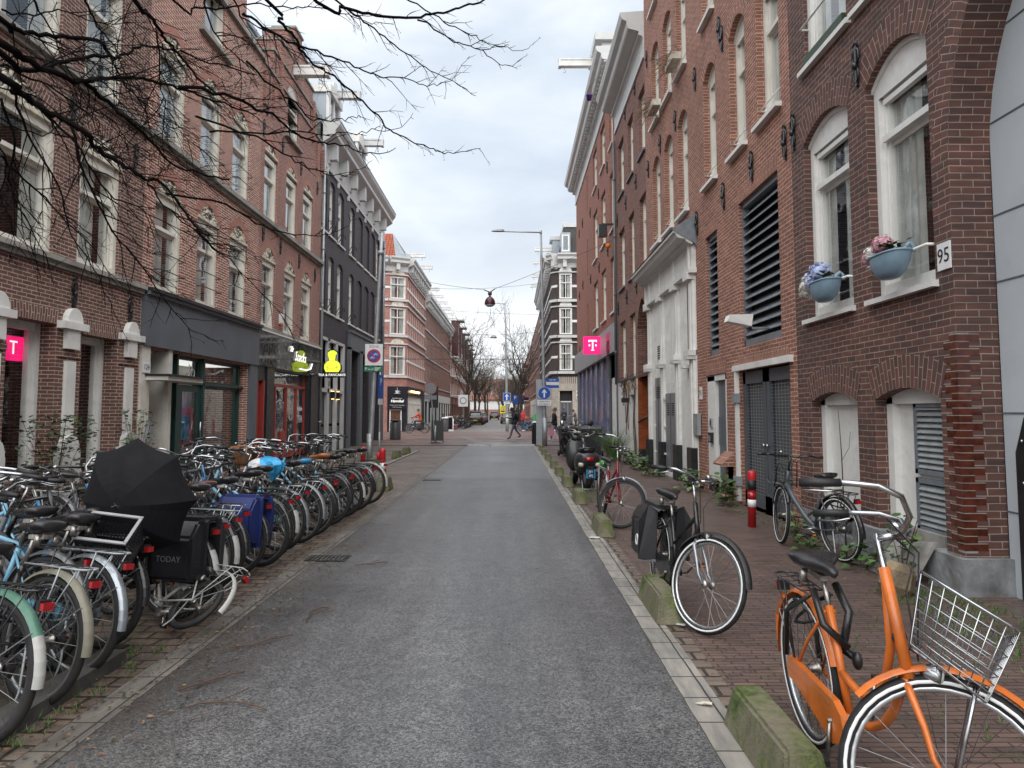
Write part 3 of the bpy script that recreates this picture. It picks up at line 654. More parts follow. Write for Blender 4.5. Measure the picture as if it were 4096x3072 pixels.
# ================================================= left side, nearest: brown brick house
b = Bld('brick_house', 'dark brown brick house at the left edge with white ornamented piers between shop windows', 'house', (XL, 6, 0), 'houses along the left side of the street')
f = Fac(b, 'L', XL, 5.0)
ops = [(8.75, 11.36, 4.06, 6.15, .45), (12.0, 13.27, 4.06, 6.05, .45), (8.75, 11.36, 7.22, 9.5, .4), (12.0, 13.17, 7.22, 9.4, .42),
       (8.75, 9.83, 0.55, 3.0, 0, .35), (10.42, 11.56, 0.55, 3.0, 0, .35), (12.24, 13.38, 0.55, 2.92, 0, .35)]
f.wall(5.0, 14.15, 0, 12.4, 'br_left_brown', ops, ring='br_left_brown', ringh=0.24); f.body(5.0, 14.15, 0, 12.4, 'br_left_brown', 7)
f.win(8.75, 11.36, 4.06, 6.15, .45, 'double', sill='cream', carved=True); f.win(12.0, 13.27, 4.06, 6.05, .45, 'house', sill='cream', carved=True)
f.win(8.75, 11.36, 7.22, 9.5, .4, 'double', sill='cream', carved=True); f.win(12.0, 13.17, 7.22, 9.4, .42, 'houseb', sill='cream', carved=True)
for a, c, t in ((8.75, 9.83, 3.0), (10.42, 11.56, 3.0), (12.24, 13.38, 2.92)): f.win(a, c, 0.55, t, 0, 'shopw', rec=0.26)
f.part('ledge', lambda m: (f.box(5, 14.15, 0, .13, 3.98, 4.06, 'stone', m), f.box(5, 14.15, 0, .07, 3.90, 3.98, 'stone', m), f.box(5, 14.15, 0, .13, 7.12, 7.2, 'stone', m), f.box(5, 14.15, 0, .06, 7.04, 7.12, 'stone', m)))
def pier(m, a, c):
    mid = (a + c) / 2
    f.box(a + .02, c - .02, .0, .10, 0, .95, 'white', m); f.box(mid - .2, mid + .2, .0, .125, .55, 1.05, 'white', m)
    pts = [(mid + .19 * cos(t), 1.05 + .16 * sin(t)) for t in [pi * i / 8 for i in range(9)]]
    m.prism([f.sp(x, x)[0:1] + (z,) for x, z in pts], -.125, 0.0, 'white', T=f.T)
    f.box(mid - .12, mid + .13, .0, .055, 1.0, 2.42, 'white', m)
    f.box(mid - .16, mid + .16, .0, .09, 2.62, 3.0, 'white', m); f.box(a - .04, c + .04, .0, .13, 2.94, 3.06, 'white', m)
    pts = [(mid + .21 * cos(t), 3.06 + .24 * sin(t)) for t in [pi * i / 8 for i in range(9)]]
    m.prism([f.sp(x, x)[0:1] + (z,) for x, z in pts], -.10, 0.0, 'white', T=f.T)
    f.box(a, c, 0, .03, 2.48, 2.58, 'br_left_brown', m)
for a, c in ((9.85, 10.40), (11.60, 12.20), (13.42, 14.08)): f.part('ornamental_pier', lambda m: pier(m, a, c))
anchors(f, [(11.95, 3.55), (13.72, 3.5), (11.7, 6.6), (13.7, 6.5)])
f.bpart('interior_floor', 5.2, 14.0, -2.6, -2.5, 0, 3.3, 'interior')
b.finish()

# ================================================= left side: red brick house with the grey fascia
b = Bld('brick_house', 'red brick house with plain grey fascia above a green framed shop, number 124', 'house', (XL, 17, 0), 'houses along the left side of the street')
f = Fac(b, 'L', XL, 14.15); BL1 = [(14.58, 15.80), (16.57, 17.78), (18.50, 19.73)]
ops = [(a, c, 4.06, 6.12, .42) for a, c in BL1] + [(a, c, 7.3, 9.27, .40) for a, c in BL1] + [(14.5, 15.38, 0.1, 2.86, 0, .45), (15.45, 19.98, 0.05, 2.86, 0, .25)]
f.wall(14.15, 20.6, 0, 10.4, 'br_left_red', ops, ring='arch_pink', ringh=0.22)
f.wall(14.15, 15.4, 10.4, 11.85, 'br_left_red', []); f.wall(19.2, 20.6, 10.4, 11.85, 'br_left_red', [])
f.wall(15.4, 19.2, 10.4, 13.4, 'br_left_red', [(16.6, 17.77, 10.6, 12.6, .3)], ring='br_left_red', ringh=0.24)
f.body(14.15, 20.6, 0, 11.85, 'br_left_red', 7); f.body(15.4, 19.2, 11.85, 13.4, 'br_left_red', .4)
for i, (a, c) in enumerate(BL1):
    f.win(a, c, 4.06, 6.12, .42, ('house', 'houseb', 'house')[i], sill='cream', carved=True)
    f.win(a, c, 7.3, 9.27, .40, ('house', 'house', 'houseb')[i], sill='cream', carved=True)
    for zz in (4.5, 4.85, 7.72, 8.05):
        f.part('safety_rail', lambda m: m.tube([f.at(a + .06, zz, -.03), f.at(a + .06, zz, .13), f.at(c - .06, zz, .13), f.at(c - .06, zz, -.03)], .012, 'iron', 5))
f.win(16.6, 17.77, 10.6, 12.6, .3, 'house', sill='stone')
f.part('ledge', lambda m: (f.box(14.15, 20.6, 0, .14, 7.16, 7.28, 'stone', m), f.box(14.15, 20.6, 0, .06, 7.08, 7.16, 'stone', m), f.box(14.15, 20.6, 0, .10, 11.85, 11.95, 'stone', m), f.box(15.3, 19.3, 0, .1, 13.4, 13.5, 'stone', m), f.box(16.3, 18.1, 0, .12, 10.5, 10.6, 'stone', m)))
f.part('fascia', lambda m: (f.box(14.17, 20.58, 0, .10, 2.90, 3.95, 'fascia_grey', m), f.box(14.17, 20.58, 0, .22, 3.98, 4.05, 'navy_black', m), f.box(14.17, 20.58, 0, .17, 3.91, 3.98, 'fascia_grey', m)))
f.part('pilaster', lambda m: (f.box(14.17, 14.5, 0, .05, 0, 2.9, 'cream', m), f.box(15.30, 15.45, -.35, .05, 0, 2.9, 'cream', m), f.box(14.5, 15.3, -.4, -.3, 2.8, 2.9, 'cream', m)))
f.part('pilaster', lambda m: (f.box(20.02, 20.58, 0, .07, 0, 2.9, 'fascia_grey', m)))
d = f.part('door', lambda m: (f.box(14.5, 15.3, -.42, -.38, 0.1, 2.2, 'black_paint', m), f.box(14.62, 15.18, -.38, -.365, .25, 1.0, 'black_paint', m), f.box(14.62, 15.18, -.38, -.365, 1.15, 2.05, 'black_paint', m)))
f.part('handle', lambda m: (f.box(15.18, 15.24, -.38, -.32, 1.1, 1.16, 'chrome', m)), d)
f.bpart('transom_glass', 14.52, 15.28, -.40, -.38, 2.3, 2.8, 'glass_dark')
f.part('canopy', lambda m: (f.box(14.33, 15.95, 0, .5, 2.22, 2.30, 'cream', m), f.box(14.30, 15.98, 0, .54, 2.30, 2.34, 'navy_black', m)))
f.bpart('intercom', 14.40, 14.56, .05, .12, 1.0, 1.42, 'galv')
for a, c in ((15.47, 16.05), (16.10, 17.40), (17.45, 19.95)):
    f.win(a, c, 2.26, 2.85, 0, 'shop', rec=.2)
    if a != 16.10: f.win(a, c, .62 if a > 16 else .3, 2.22, 0, 'shop', rec=.2)
f.part('shop_base', lambda m: (f.box(17.45, 19.95, -.22, -.12, 0, .62, 'dark_frame', m), f.box(15.47, 16.05, -.22, -.12, 0, .3, 'dark_frame', m), f.box(15.45, 20.0, -.25, -.1, 2.22, 2.27, 'dark_frame', m), f.box(16.04, 16.12, -.25, -.12, 0, 2.9, 'dark_frame', m), f.box(17.39, 17.47, -.25, -.1, 0, 2.9, 'dark_frame', m)))
d = f.part('door', lambda m: (f.box(16.14, 16.42, -.22, -.16, .05, 2.2, 'dark_frame', m), f.box(17.22, 17.38, -.22, -.16, .05, 2.2, 'dark_frame', m), f.box(16.42, 17.22, -.22, -.16, .05, .5, 'dark_frame', m), f.box(16.42, 17.22, -.22, -.16, 2.05, 2.2, 'dark_frame', m)))
f.bpart('pane', 16.42, 17.22, -.20, -.195, .5, 2.05, 'glass', d); f.part('handle', lambda m: m.tube([f.at(17.28, .9, -.1), f.at(17.28, 1.35, -.1)], .02, 'chrome', 6), d)
f.part('shop_interior', lambda m: (f.box(15.5, 19.95, -1.6, -1.5, 0, 2.9, 'interior_mid', m), f.box(18.6, 19.0, -1.2, -.9, .6, 1.7, 'red_cloth', m), f.box(18.2, 18.5, -1.1, -.9, .9, 1.5, 'bag_blue', m), f.box(16.5, 17.1, -.9, -.8, .6, 1.8, 'white', m), f.box(15.6, 19.9, -1.4, -.4, 2.8, 2.84, 'white_lit', m)))  # glowing ceiling slab added to brighten the shop behind its glass
f.bpart('door_light', 16.5, 16.95, -.5, -.47, 1.33, 1.40, 'red_lit')
def bicon(m):
    x0, _ = f.sp(16.75, 16.75)
    for dx in (-.13, .13): m.tube([(x0 + dx + .09 * cos(t), .14, 2.49 + .09 * sin(t)) for t in [2 * pi * i / 14 for i in range(14)]], .009, 'sign_white', 5, closed=True)
    for A, B in (((-.13, 0), (-.05, .14)), ((-.05, .14), (.09, .14)), ((.09, .14), (.13, 0)), ((-.13, 0), (0.0, 0.0)), ((0, 0), (.09, .14)), ((0, 0), (-.06, .16)), ((-.1, .17), (-.03, .17)), ((.09, .14), (.08, .19))):
        m.tube([(x0 + A[0], .14, 2.49 + A[1]), (x0 + B[0], .14, 2.49 + B[1])], .009, 'sign_white', 5)
    m.v = [tuple(f.T @ Vector(v)) for v in m.v]
f.part('bicycle_pictogram', bicon)
b.finish()
t = empty('number_plate', f.b.loc + f.at(14.33, 2.47, .055), (0, 0, f.ang), 'small white enamel plate reading 124 on the cream pilaster beside the door canopy', 'house number')
m = MB(); m.box(-.15, .15, -.012, 0, -.11, .11, 'sign_white'); m.obj('plate', t); text('124', .15, 'sign_black', t, (0, -.014, 0), depth=.001)

# ================================================= left side: step gable house with the pancake shop
b = Bld('brick_house', 'red brick house with a stepped gable over a black fronted pancake shop', 'house', (XL, 24, 0), 'houses along the left side of the street')
f = Fac(b, 'L', XL, 20.6); CL1 = [(20.92, 22.1), (22.98, 24.14), (24.89, 26.12)]
ops = [(a, c, 4.06, 6.1, .42) for a, c in CL1] + [(a, c, 7.3, 9.25, .42) for a, c in CL1] 
f.wall(20.6, 27.3, 4.0, 10.4, 'br_left_pink', ops, ring='arch_pink', ringh=.20); f.wall(20.6, 21.45, 10.4, 11.85, 'br_left_pink', []); f.wall(26.4, 27.3, 10.4, 11.85, 'br_left_pink', [])
f.wall(21.45, 26.4, 10.4, 12.62, 'br_left_pink', [(22.95, 24.15, 10.55, 12.1, .35)], ring='arch_pink', ringh=.20)
f.wall(20.6, 27.3, 0, 4.0, 'navy_black', [(20.75, 21.35, .05, 2.5, 0, .3), (22.2, 26.05, .05, 2.87, 0, .25)])
for a, c, z0, z1 in ((20.6, 27.3, 11.3, 11.85), (21.45, 26.4, 11.85, 12.62), (22.1, 25.8, 12.62, 13.3), (22.7, 25.2, 13.3, 13.95), (23.5, 24.35, 13.95, 14.45)):
    if z0 > 12.6: f.wall(a, c, z0, z1, 'br_left_pink', [])
    f.body(a, c, z0, z1, 'br_left_pink', .75 if z0 > 11.2 else 7)
    f.part('coping', lambda m: (f.box(a - .04, c + .04, -.78, .05, z1, z1 + .07, 'stone', m)))
f.body(20.6, 27.3, 0, 11.3, 'br_left_pink', 7)
for c in (20.85, 21.2, 21.7, 22.35, 25.55, 26.2, 26.7, 27.05):
    z0 = 11.0 if abs(c - 23.95) > 2.4 else 12.0; z0 -= 0 if abs(c - 23.95) < 2.9 else .4; f.bpart('gable_niche_shade', c - .05, c + .05, .001, .006, z0, z0 + .8, 'br_far_black')  # flat dark strips, the shade of narrow recesses put into the colour
for c in (20.7, 21.45, 22.1, 25.8, 26.4, 27.2): f.bpart('gable_rib', c - .07, c + .07, 0, .1, 10.6 if abs(c - 23.95) > 2.4 else 11.4, 11.6 if abs(c - 23.95) > 2.4 else 12.9, 'br_left_pink')
for i, (a, c) in enumerate(CL1):
    f.win(a, c, 4.06, 6.1, .42, ('house', 'houseb', 'housec')[i], sill='cream', carved=True); f.win(a, c, 7.3, 9.25, .42, ('house', 'houseb', 'house')[i], sill='cream', carved=True)
f.win(22.95, 24.15, 10.55, 12.1, .35, 'house', sill='stone')
f.part('ledge', lambda m: (f.box(20.6, 27.3, 0, .14, 7.16, 7.28, 'stone', m), f.box(20.6, 27.3, 0, .06, 7.08, 7.16, 'stone', m), f.box(20.6, 27.3, 0, .12, 3.98, 4.06, 'stone', m), f.box(22.7, 24.4, 0, .12, 10.44, 10.54, 'stone', m)))
anchors(f, [(22.5, 6.75), (24.5, 6.7), (26.5, 6.6), (22.5, 10.0), (24.5, 9.95), (26.6, 9.9), (21.0, 10.6), (20.75, 9.9), (20.9, 6.8)])
beam('hoist_beam', f, 23.6, 12.95, 0, 1.15, b.e, 'white')
f.part('fascia', lambda m: (f.box(20.62, 27.3, 0, .09, 2.92, 3.93, 'gloss_black', m), f.box(20.62, 27.3, .0, .13, 3.93, 3.975, 'sign_white', m)))
d = f.part('door', lambda m: (f.box(20.78, 21.32, -.25, -.2, .05, 2.45, 'red_paint', m), f.box(20.75, 20.82, -.2, .02, .05, 2.5, 'red_paint', m), f.box(21.28, 21.35, -.2, .02, .05, 2.5, 'red_paint', m)))
f.part('handle', lambda m: f.box(21.2, 21.27, -.2, -.14, 1.05, 1.12, 'chrome', m), d)
def rframe(m):
    for x in (22.2, 22.75, 23.9, 25.0, 25.98): f.box(x, x + .07, -.2, -.12, .1, 2.45 if x < 25.9 else 2.87, 'red_paint', m)
    f.box(22.2, 26.05, -.2, -.11, 2.38, 2.47, 'red_paint', m); f.box(22.2, 26.05, -.2, -.1, .1, .3, 'red_paint', m); f.box(23.35, 23.9, -.2, -.12, .3, .95, 'red_paint', m)
sf = f.part('shop_front', rframe); f.bpart('pane', 22.25, 26.0, -.17, -.165, .3, 2.85, 'glass', sf)
f.part('shop_interior', lambda m: (f.box(21.5, 26.2, -2.6, -2.5, 0, 2.9, 'interior_mid', m), f.box(23.0, 24.6, -1.3, -1.2, .1, 2.6, 'curtain', m), f.box(25.1, 26.0, -.32, -.3, .3, 2.4, 'sign_black', m)))
for i, x in enumerate((22.6, 23.6, 24.6)): f.part('ceiling_lamp', lambda m: f.box(x, x + .3, -1.2, -.9, 2.74, 2.80, 'warm_lit', m))
for txt, sz, a, z in (('Bubble', .22, 25.5, 1.68), ('TEA', .36, 25.5, 1.32)): text(txt, sz, 'sign_white', b.e, f.at(a, z, -.15), (pi / 2, 0, f.ang), depth=.004)
text('Mr', .26, 'white_lit', b.e, f.at(23.55, 3.62, .12), (pi / 2, 0, f.ang), depth=.015, shear=.4)
text('Stacks', .46, 'white_lit', b.e, f.at(24.55, 3.42, .12), (pi / 2, 0, f.ang), depth=.004, shear=.4, space=1.1)
f.part('script_underline', lambda m: m.tube([f.at(24.5, 3.03, .12), f.at(25.3, 3.03, .12), f.at(25.8, 3.1, .12), f.at(26.0, 3.3, .12)], .025, 'white_lit', 6))
f.part('alarm_box', lambda m: (f.box(22.55, 22.75, 0, .1, 4.35, 4.65, 'white', m), m.sphere(f.at(22.65, 4.32, .05), .06, 'lens_orange', 8, 6)))
f.bpart('shop_pier', 26.2, 27.3, 0, .05, 0, 2.92, 'black_paint'); f.bpart('shop_pier', 21.5, 22.15, 0, .04, 0, 2.92, 'black_paint')
b.finish()
# projecting sign
t = empty('shop_sign', (XL, 26.7, 2.9), label='glowing lime sign of a man in a cap above the words TEA & PANCAKES', cat='sign')
m = MB(); m.box(.22, 1.13, -.05, .05, -.06, .13, 'sign_black'); m.box(0, .3, -.02, .02, .02, .06, 'iron'); m.box(0, .45, -.02, .02, .46, .50, 'iron'); m.obj('sign_board', t)
text('TEA & PANCAKES', .125, 'white_lit', t, (.675, -.055, .035), depth=.003, space=1.02)
def bust(m, k, y0, y1, mat):
    body = [(-.24, .0), (-.30, .14), (-.29, .28), (-.20, .38), (-.10, .42), (-.12, .50), (-.15, .60), (-.17, .66), (-.17, .72), (-.08, .80), (.06, .81), (.16, .74), (.17, .68), (.12, .64), (.11, .52), (.10, .43), (.22, .38), (.30, .28), (.31, .12), (.24, .0)]
    m.prism([(.675 + x * k, .14 + .4 + (z - .4) * k) for x, z in body], y0, y1, mat)
m = MB(); bust(m, 1.1, -.03, .05, 'sign_black'); m.obj('figure_back', t)
m = MB(); bust(m, .98, -.045, -.031, 'lime_lit'); m.obj('figure', t)
m = MB(); 
for q in ([(-.26, .22), (-.05, .12), (.1, .16), (.26, .2)], [(-.15, .3), (-.17, .05)], [(.16, .3), (.18, .05)], [(-.12, .66), (.13, .68)], [(-.06, .44), (.06, .44)]): m.tube([(.675 + a, -.048, .14 + c) for a, c in q], .008, 'bike_orange', 4)
m.obj('figure_lines', t)

# ================================================= left side: black painted corner house
b = Bld('painted_house', 'black painted brick corner house with a white bracketed cornice and dormers', 'house', (XL, 34, 0), 'houses along the left side of the street')
f = Fac(b, 'L', XL, 27.3)
DW = [(27.42, 28.12), (28.5, 29.4), (29.95, 30.98), (32.15, 33.15), (38.45, 39.5)]; DB = [(33.75, 34.95), (35.4, 36.6), (36.95, 38.1)]
ops = []
for z0, z1 in ((5.52, 7.65), (8.64, 10.72)): ops += [(a, c, z0, z1, .17) for a, c in DW] + [(a, c, z0, z1, .17, .07) for a, c in DB]
f.wall(27.3, 40.5, 0, 12.2, 'br_painted', ops + [(27.5, 31.45, .0, 4.45, 0, .2), (32.3, 34.2, 0, 4.35, 0, .5), (34.8, 36.9, 0, 4.35, 0, .5), (37.5, 39.9, 0, 4.35, 0, .5)]); f.body(27.3, 40.5, 0, 12.2, 'br_painted', 8)
for z0, z1 in ((5.52, 7.65), (8.64, 10.72)):
    for i, (a, c) in enumerate(DW):
        f.win(a, c, z0, z1, .17, 'darkb' if (i + int(z0)) % 3 == 0 else 'dark', sill='white', rec=.13, so=.12)
        [f.part('window_hook', lambda m: m.tube([f.at(x, z0 + .15, -.1), f.at(x, z0 + .42, .05), f.at(x + .12, z0 + .46, .16), f.at(x + .13, z0 + .3, .16)], .018, 'iron', 5)) for x in (a + .25, a + .6)]
    for a, c in DB: f.bpart('blind_niche', a, c, -.071, -.068, z0, z1 + .17, 'br_painted'); f.bpart('sill', a - .05, c + .05, -.07, .06, z0 - .08, z0, 'white')
f.part('ground_frame', lambda m: ([f.box(x, x + w_, -.1, .02, 0, 4.5, 'offgrey', m) for x, w_ in ((27.45, .22), (28.62, .3), (29.95, .28), (31.2, .28))], f.box(27.45, 31.48, -.1, .02, 4.38, 4.5, 'offgrey', m), f.box(27.45, 31.48, -.1, .02, 2.35, 2.5, 'offgrey', m), [f.box(a, c, -.18, -.12, z0, z1, 'shop_grey', m) for a, c in ((27.67, 28.62), (28.92, 29.95), (30.23, 31.2)) for z0, z1 in ((.05, 1.0), (1.1, 2.35))]))
for a, c in ((27.67, 28.62), (28.92, 29.95), (30.23, 31.2)): f.bpart('transom_glass', a, c, -.16, -.15, 2.5, 4.38, 'glass_dark')
for a in (29.2, 30.1): f.part('wall_lamp', lambda m: (f.box(a - .06, a + .06, .02, .16, 2.1, 2.4, 'black_paint', m), f.box(a - .05, a + .05, .04, .14, 2.09, 2.1, 'warm_lit', m), f.box(a - .05, a + .05, .04, .14, 2.4, 2.41, 'warm_lit', m)))
def vt(s_, a, z, dz):
    for i, ch in enumerate(s_): text(ch, .3, 'sign_black', b.e, f.at(a, z - i * dz, .03), (pi / 2, 0, f.ang), depth=.003)
vt('DE GOUD', 28.78, 4.2, .3)
f.part('stone_frame', lambda m: ([f.box(x, x + w_, 0, .14, 0, 4.45, 'shop_grey', m) for x, w_ in ((32.0, .3), (34.2, .55), (36.9, .55), (39.9, .55))], f.box(32.0, 40.45, 0, .14, 4.35, 5.2, 'shop_grey', m), f.box(31.95, 40.5, 0, .2, 5.1, 5.2, 'fascia_grey', m)))
for a, c in ((32.3, 34.2), (34.8, 36.9), (37.5, 39.9)): f.bpart('shutter', a, c, -.5, -.45, 0, 4.35, 'navy_black')
f.cornice(27.3, 40.75, [(0, 11.15), (.06, 11.15), (.06, 11.25), (.03, 11.27), (.03, 12.0), (.10, 12.05), (.42, 12.25), (.48, 12.3), (.48, 12.45), (.62, 12.62), (.66, 12.7), (.66, 12.78), (0, 12.85)], 'offgrey', blocks=(1.85, .3, .03, .36, 11.55, 12.2))
[f.bpart('frieze_spike', x - .06, x + .06, 0, .08, 10.92, 11.15, 'white') for x in [27.9 + i * 1.85 for i in range(7)]]
mb = MB(); p, q = f.sp(27.3, 40.5); mb.face([f.P(p, .1, 12.8), f.P(q, .1, 12.8), f.P(q, 1.3, 15.4), f.P(p, 1.3, 15.4)], 'slate', [(p, 0), (q, 0), (q, 2.9), (p, 2.9)]); mb.face([f.P(p, 1.3, 15.4), f.P(q, 1.3, 15.4), f.P(q, 8, 15.4), f.P(p, 8, 15.4)], 'slate')
for x in (p, q): mb.face([f.P(x, .1, 12.2), f.P(x, 8, 12.2), f.P(x, 8, 15.4), f.P(x, 1.3, 15.4), f.P(x, .1, 12.8)], 'slate')
roof = mb.obj('roof', b.e)
for a, pop in ((29.2, .3), (34.6, .3)):
    def dm(m):
        f.box(a - .9, a + .9, -1.6, -.15, 12.8, 14.55, 'zinc', m); f.box(a - 1.0, a + 1.0, -1.7, .05, 14.4, 14.75, 'white', m); f.box(a - .95, a - .7, -.15, -.03, 12.8, 14.5, 'white', m); f.box(a + .7, a + .95, -.15, -.03, 12.8, 14.5, 'white', m)
        f.box(a - .05, a + .05, -.15, -.05, 12.8, 14.4, 'white', m)
        p_, _ = f.sp(a, a); m.prism([(p_ + .6 * cos(t), 14.75 + .4 * sin(t)) for t in [pi * i / 8 for i in range(9)]], -.03, .25, 'white', T=f.T)
    dd = f.part('dormer', dm); f.bpart('pane', a - .7, a + .7, -.12, -.11, 12.9, 14.4, 'glass_dark', dd)
    beam('hoist_beam', f, a + .25, 14.75, -.1, .95, b.e, 'offgrey')
pipe(f, 27.36, 0, 12.0, b.e); pipe(f, 40.42, 3.0, 11.2, b.e, 'zinc', .07)
f.part('gutter', lambda m: f.box(27.3, 40.75, .3, .68, 12.79, 12.84, 'zinc', m))
b.finish()
# pale roof building rising behind the two red houses
b = Bld('plastered_house', 'pale grey rendered block rising behind the red brick houses at upper left', 'house', (-12, 20, 0)); f = Fac(b, 'L', -9.6, 15)
f.wall(15, 27.2, 11.0, 15.6, 'offgrey', []); f.body(15, 27.2, 11.0, 15.6, 'offgrey', 5); f.wall(18.2, 22.5, 11.0, 14.8, 'offgrey', [])
f.part('roof_edge', lambda m: f.box(14.9, 27.3, -.3, .1, 15.6, 15.75, 'zinc', m)); b.finish()
m = MB(); m.box(-8.6, -7.9, 19.9, 20.5, 11.85, 13.4, 'br_far_brown'); m.box(-8.65, -7.85, 19.85, 20.55, 13.4, 13.55, 'zinc'); tag(m.obj('chimney'), 'square brown brick chimney between the step gable and the red brick house', 'chimney')
# ================================================= right side, nearest: dark brick house 95
b = Bld('brick_house', 'dark brown brick corner house numbered 95 with flower pots at its arched windows', 'house', (XR, 8, 0), 'houses along the right side of the street')
f = Fac(b, 'R', XR, 10.07)
W1, W2 = (8.35, 9.65), (6.72, 7.92)
ops = [(*W1, 2.83, 5.2, .2, .2), (*W2, 2.83, 5.2, .24, .2), (8.3, 9.5, 6.22, 8.6, .2), (6.75, 8.0, 6.22, 8.6, .2), (8.35, 9.63, .12, 1.72, .12, .3), (6.72, 7.95, .3, 1.72, .12, .3)]
f.wall(6.45, 10.07, 0.3, 12.6, 'br_near_dark', ops[:4] + [(8.35, 9.63, .3, 1.72, .12, .3), ops[5]], ring='br_near_dark', ringh=.34)
f.wall(8.2, 10.07, 0, 0.3, 'plinth', [(8.35, 9.63, .12, .3, 0, .3)])
# the big arch of the porch: front wall above it and its curved reveal
cy, zc, rr_ = 4.17, 3.9, 2.28; mb = b.wall_mb; n = 24
def AP(t, R=rr_): return (cy + R * cos(t), zc + R * sin(t))
for i in range(n):
    t0, t1 = pi * i / n, pi * (i + 1) / n; (ya, za), (yb, zb) = AP(t0), AP(t1)
    sa, sb_ = 10.07 - ya, 10.07 - yb
    mb.face([f.P(sa, 0, za), f.P(sb_, 0, zb), f.P(sb_, 0, 6.4), f.P(sa, 0, 6.4)], 'br_near_dark', [(sa, za), (sb_, zb), (sb_, 6.4), (sa, 6.4)])
    mb.face([f.P(sa, 0, za), f.P(sb_, 0, zb), f.P(sb_, .38, zb), f.P(sa, .38, za)], 'br_near_dark', [(0, t0 * rr_ + 3.9), (0, t1 * rr_ + 3.9), (.38, t1 * rr_ + 3.9), (.38, t0 * rr_ + 3.9)])
    (yc, zc2), (yd, zd) = AP(t1, rr_ + .25), AP(t0, rr_ + .25)
    mb.face([f.P(sa, -.004, za), f.P(sb_, -.004, zb), f.P(10.07 - yc, -.004, zc2), f.P(10.07 - yd, -.004, zd)], 'br_near_dark', [(0, t0 * rr_), (0, t1 * rr_), (.25, t1 * rr_), (.25, t0 * rr_)])
for s_ in (cy + rr_, cy - rr_):
    x = 10.07 - s_; mb.face([f.P(x, 0, .3), f.P(x, .38, .3), f.P(x, .38, zc), f.P(x, 0, zc)], 'br_near_dark', [(0, .3), (.38, .3), (.38, zc), (0, zc)])
f.wall(-1.5, 6.45, 6.4, 12.6, 'br_near_dark', []); f.wall(-1.5, cy - rr_, .3, 6.4, 'br_near_dark', [])
f.body(-1.5, 10.07, 0, 12.6, 'br_near_dark', 8)
b.finish()
def glz(m):
    X = 10.07 - 6.45
    m.box(X - .10, X + .0015, -.0015, .11, .36, 2.3, 'stone', T=f.T)
    for k in range(29):
        z = .38 + k * .066; o_ = k % 2
        m.box(X - (.19 if o_ else .10), X + .003, -.003, .11 if o_ else .20, z, z + .058, 'glazed', T=f.T)
        m.box(X - (.19 if o_ else .10), X + .0022, -.0022, .11 if o_ else .20, z + .058, z + .066, 'stone', T=f.T)
f.part('glazed_corner', glz)
def pl(m):
    f.box(6.38, 6.92, -.42, .07, 0, .32, 'plinth', m); f.box(7.8, 8.42, -.3, .07, 0, .34, 'plinth', m); f.box(6.92, 7.8, -.35, -.1, 0, .42, 'stone', m)
f.part('plinth', pl)
def cellar(a, c, z0, lou):
    f.bpart('cellar_panel', a, c, -.24, -.2, z0, 1.86, 'white')
    m = MB(); f.box(a, a + .07, -.2, -.13, z0, 1.75, 'white', m); f.box(c - .12, c, -.2, -.13, z0, 1.75, 'white', m); f.box(a, c, -.2, -.13, 1.68, 1.85, 'white', m); m.obj('cellar_frame', b.e)
    if lou:
        for z1, z2 in ((.97, 1.69), (.40, .93)):
            g = f.part('louvre', lambda m: (f.box(a + .03, a + .08, -.2, -.15, z1, z2, 'louvre', m), f.box(a + .70, a + .75, -.2, -.15, z1, z2, 'louvre', m), f.box(a + .03, a + .75, -.2, -.15, z1, z1 + .05, 'louvre', m), f.box(a + .03, a + .75, -.2, -.15, z2 - .05, z2, 'louvre', m), f.box(a + .05, a + .72, -.2, -.197, z1, z2, 'sign_black', m)))
            ms = MB(); z = z1 + .07
            while z < z2 - .06:
                p, q = f.sp(a + .08, a + .70); ms.mesh([f.P(p, .15, z), f.P(q, .15, z), f.P(q, .19, z + .045), f.P(p, .19, z + .045), f.P(p, .15, z - .008), f.P(q, .15, z - .008)], [(0, 1, 2, 3), (4, 5, 1, 0)], 'louvre_light', False); z += .058
            ms.obj('slats', g)
cellar(8.35, 9.63, .12, False); cellar(6.72, 7.95, .42, True)
f.win(*W1, 2.83, 5.2, .2, 'near', rec=.10, sill='white', sd=.07, sh=.07); f.win(*W2, 2.83, 5.2, .24, 'nearb', rec=.10, sill='white', sd=.07, sh=.07)
f.win(8.3, 9.5, 6.22, 8.6, .2, 'near', sill='white', so=.12); f.win(6.75, 8.0, 6.22, 8.6, .2, 'near', sill='white', so=.12)
f.part('flower_ledge', lambda m: (f.box(8.35, 9.5, -.05, .03, 6.25, 6.36, 'leaf_dark', m)))
f.part('lintel', lambda m: (f.box(8.32, 9.7, -.002, .003, 1.88, 2.14, 'br_near_dark', m)))
for a, c in (W1, W2): f.part('safety_rail', lambda m: m.tube([f.at(a + .05, 3.18, -.1), f.at(a + .05, 3.18, .04), f.at(c - .02, 3.18, .04), f.at(c - .02, 3.18, -.1)], .016, 'white', 6))
for a, c in ((8.3, 9.5), (6.75, 8.0)): f.part('safety_rail', lambda m: m.tube([f.at(a + .05, 6.75, -.1), f.at(a + .05, 6.75, .06), f.at(c - .02, 6.75, .06), f.at(c - .02, 6.75, -.1)], .014, 'white', 6))
anchors(f, [(8.05, 5.55), (9.93, 5.5), (6.66, 6.55), (8.15, 8.9)])
f.part('porch_wall', lambda m: (f.box(-1.5, 6.44, -.42, -.38, .0, 6.3, 'grey_panel', m), [f.box(1.9, 6.44, -.38, -.372, z, z + .012, 'shop_grey', m) for z in (.72, 1.58, 2.75, 3.35, 4.2, 5.0)]))
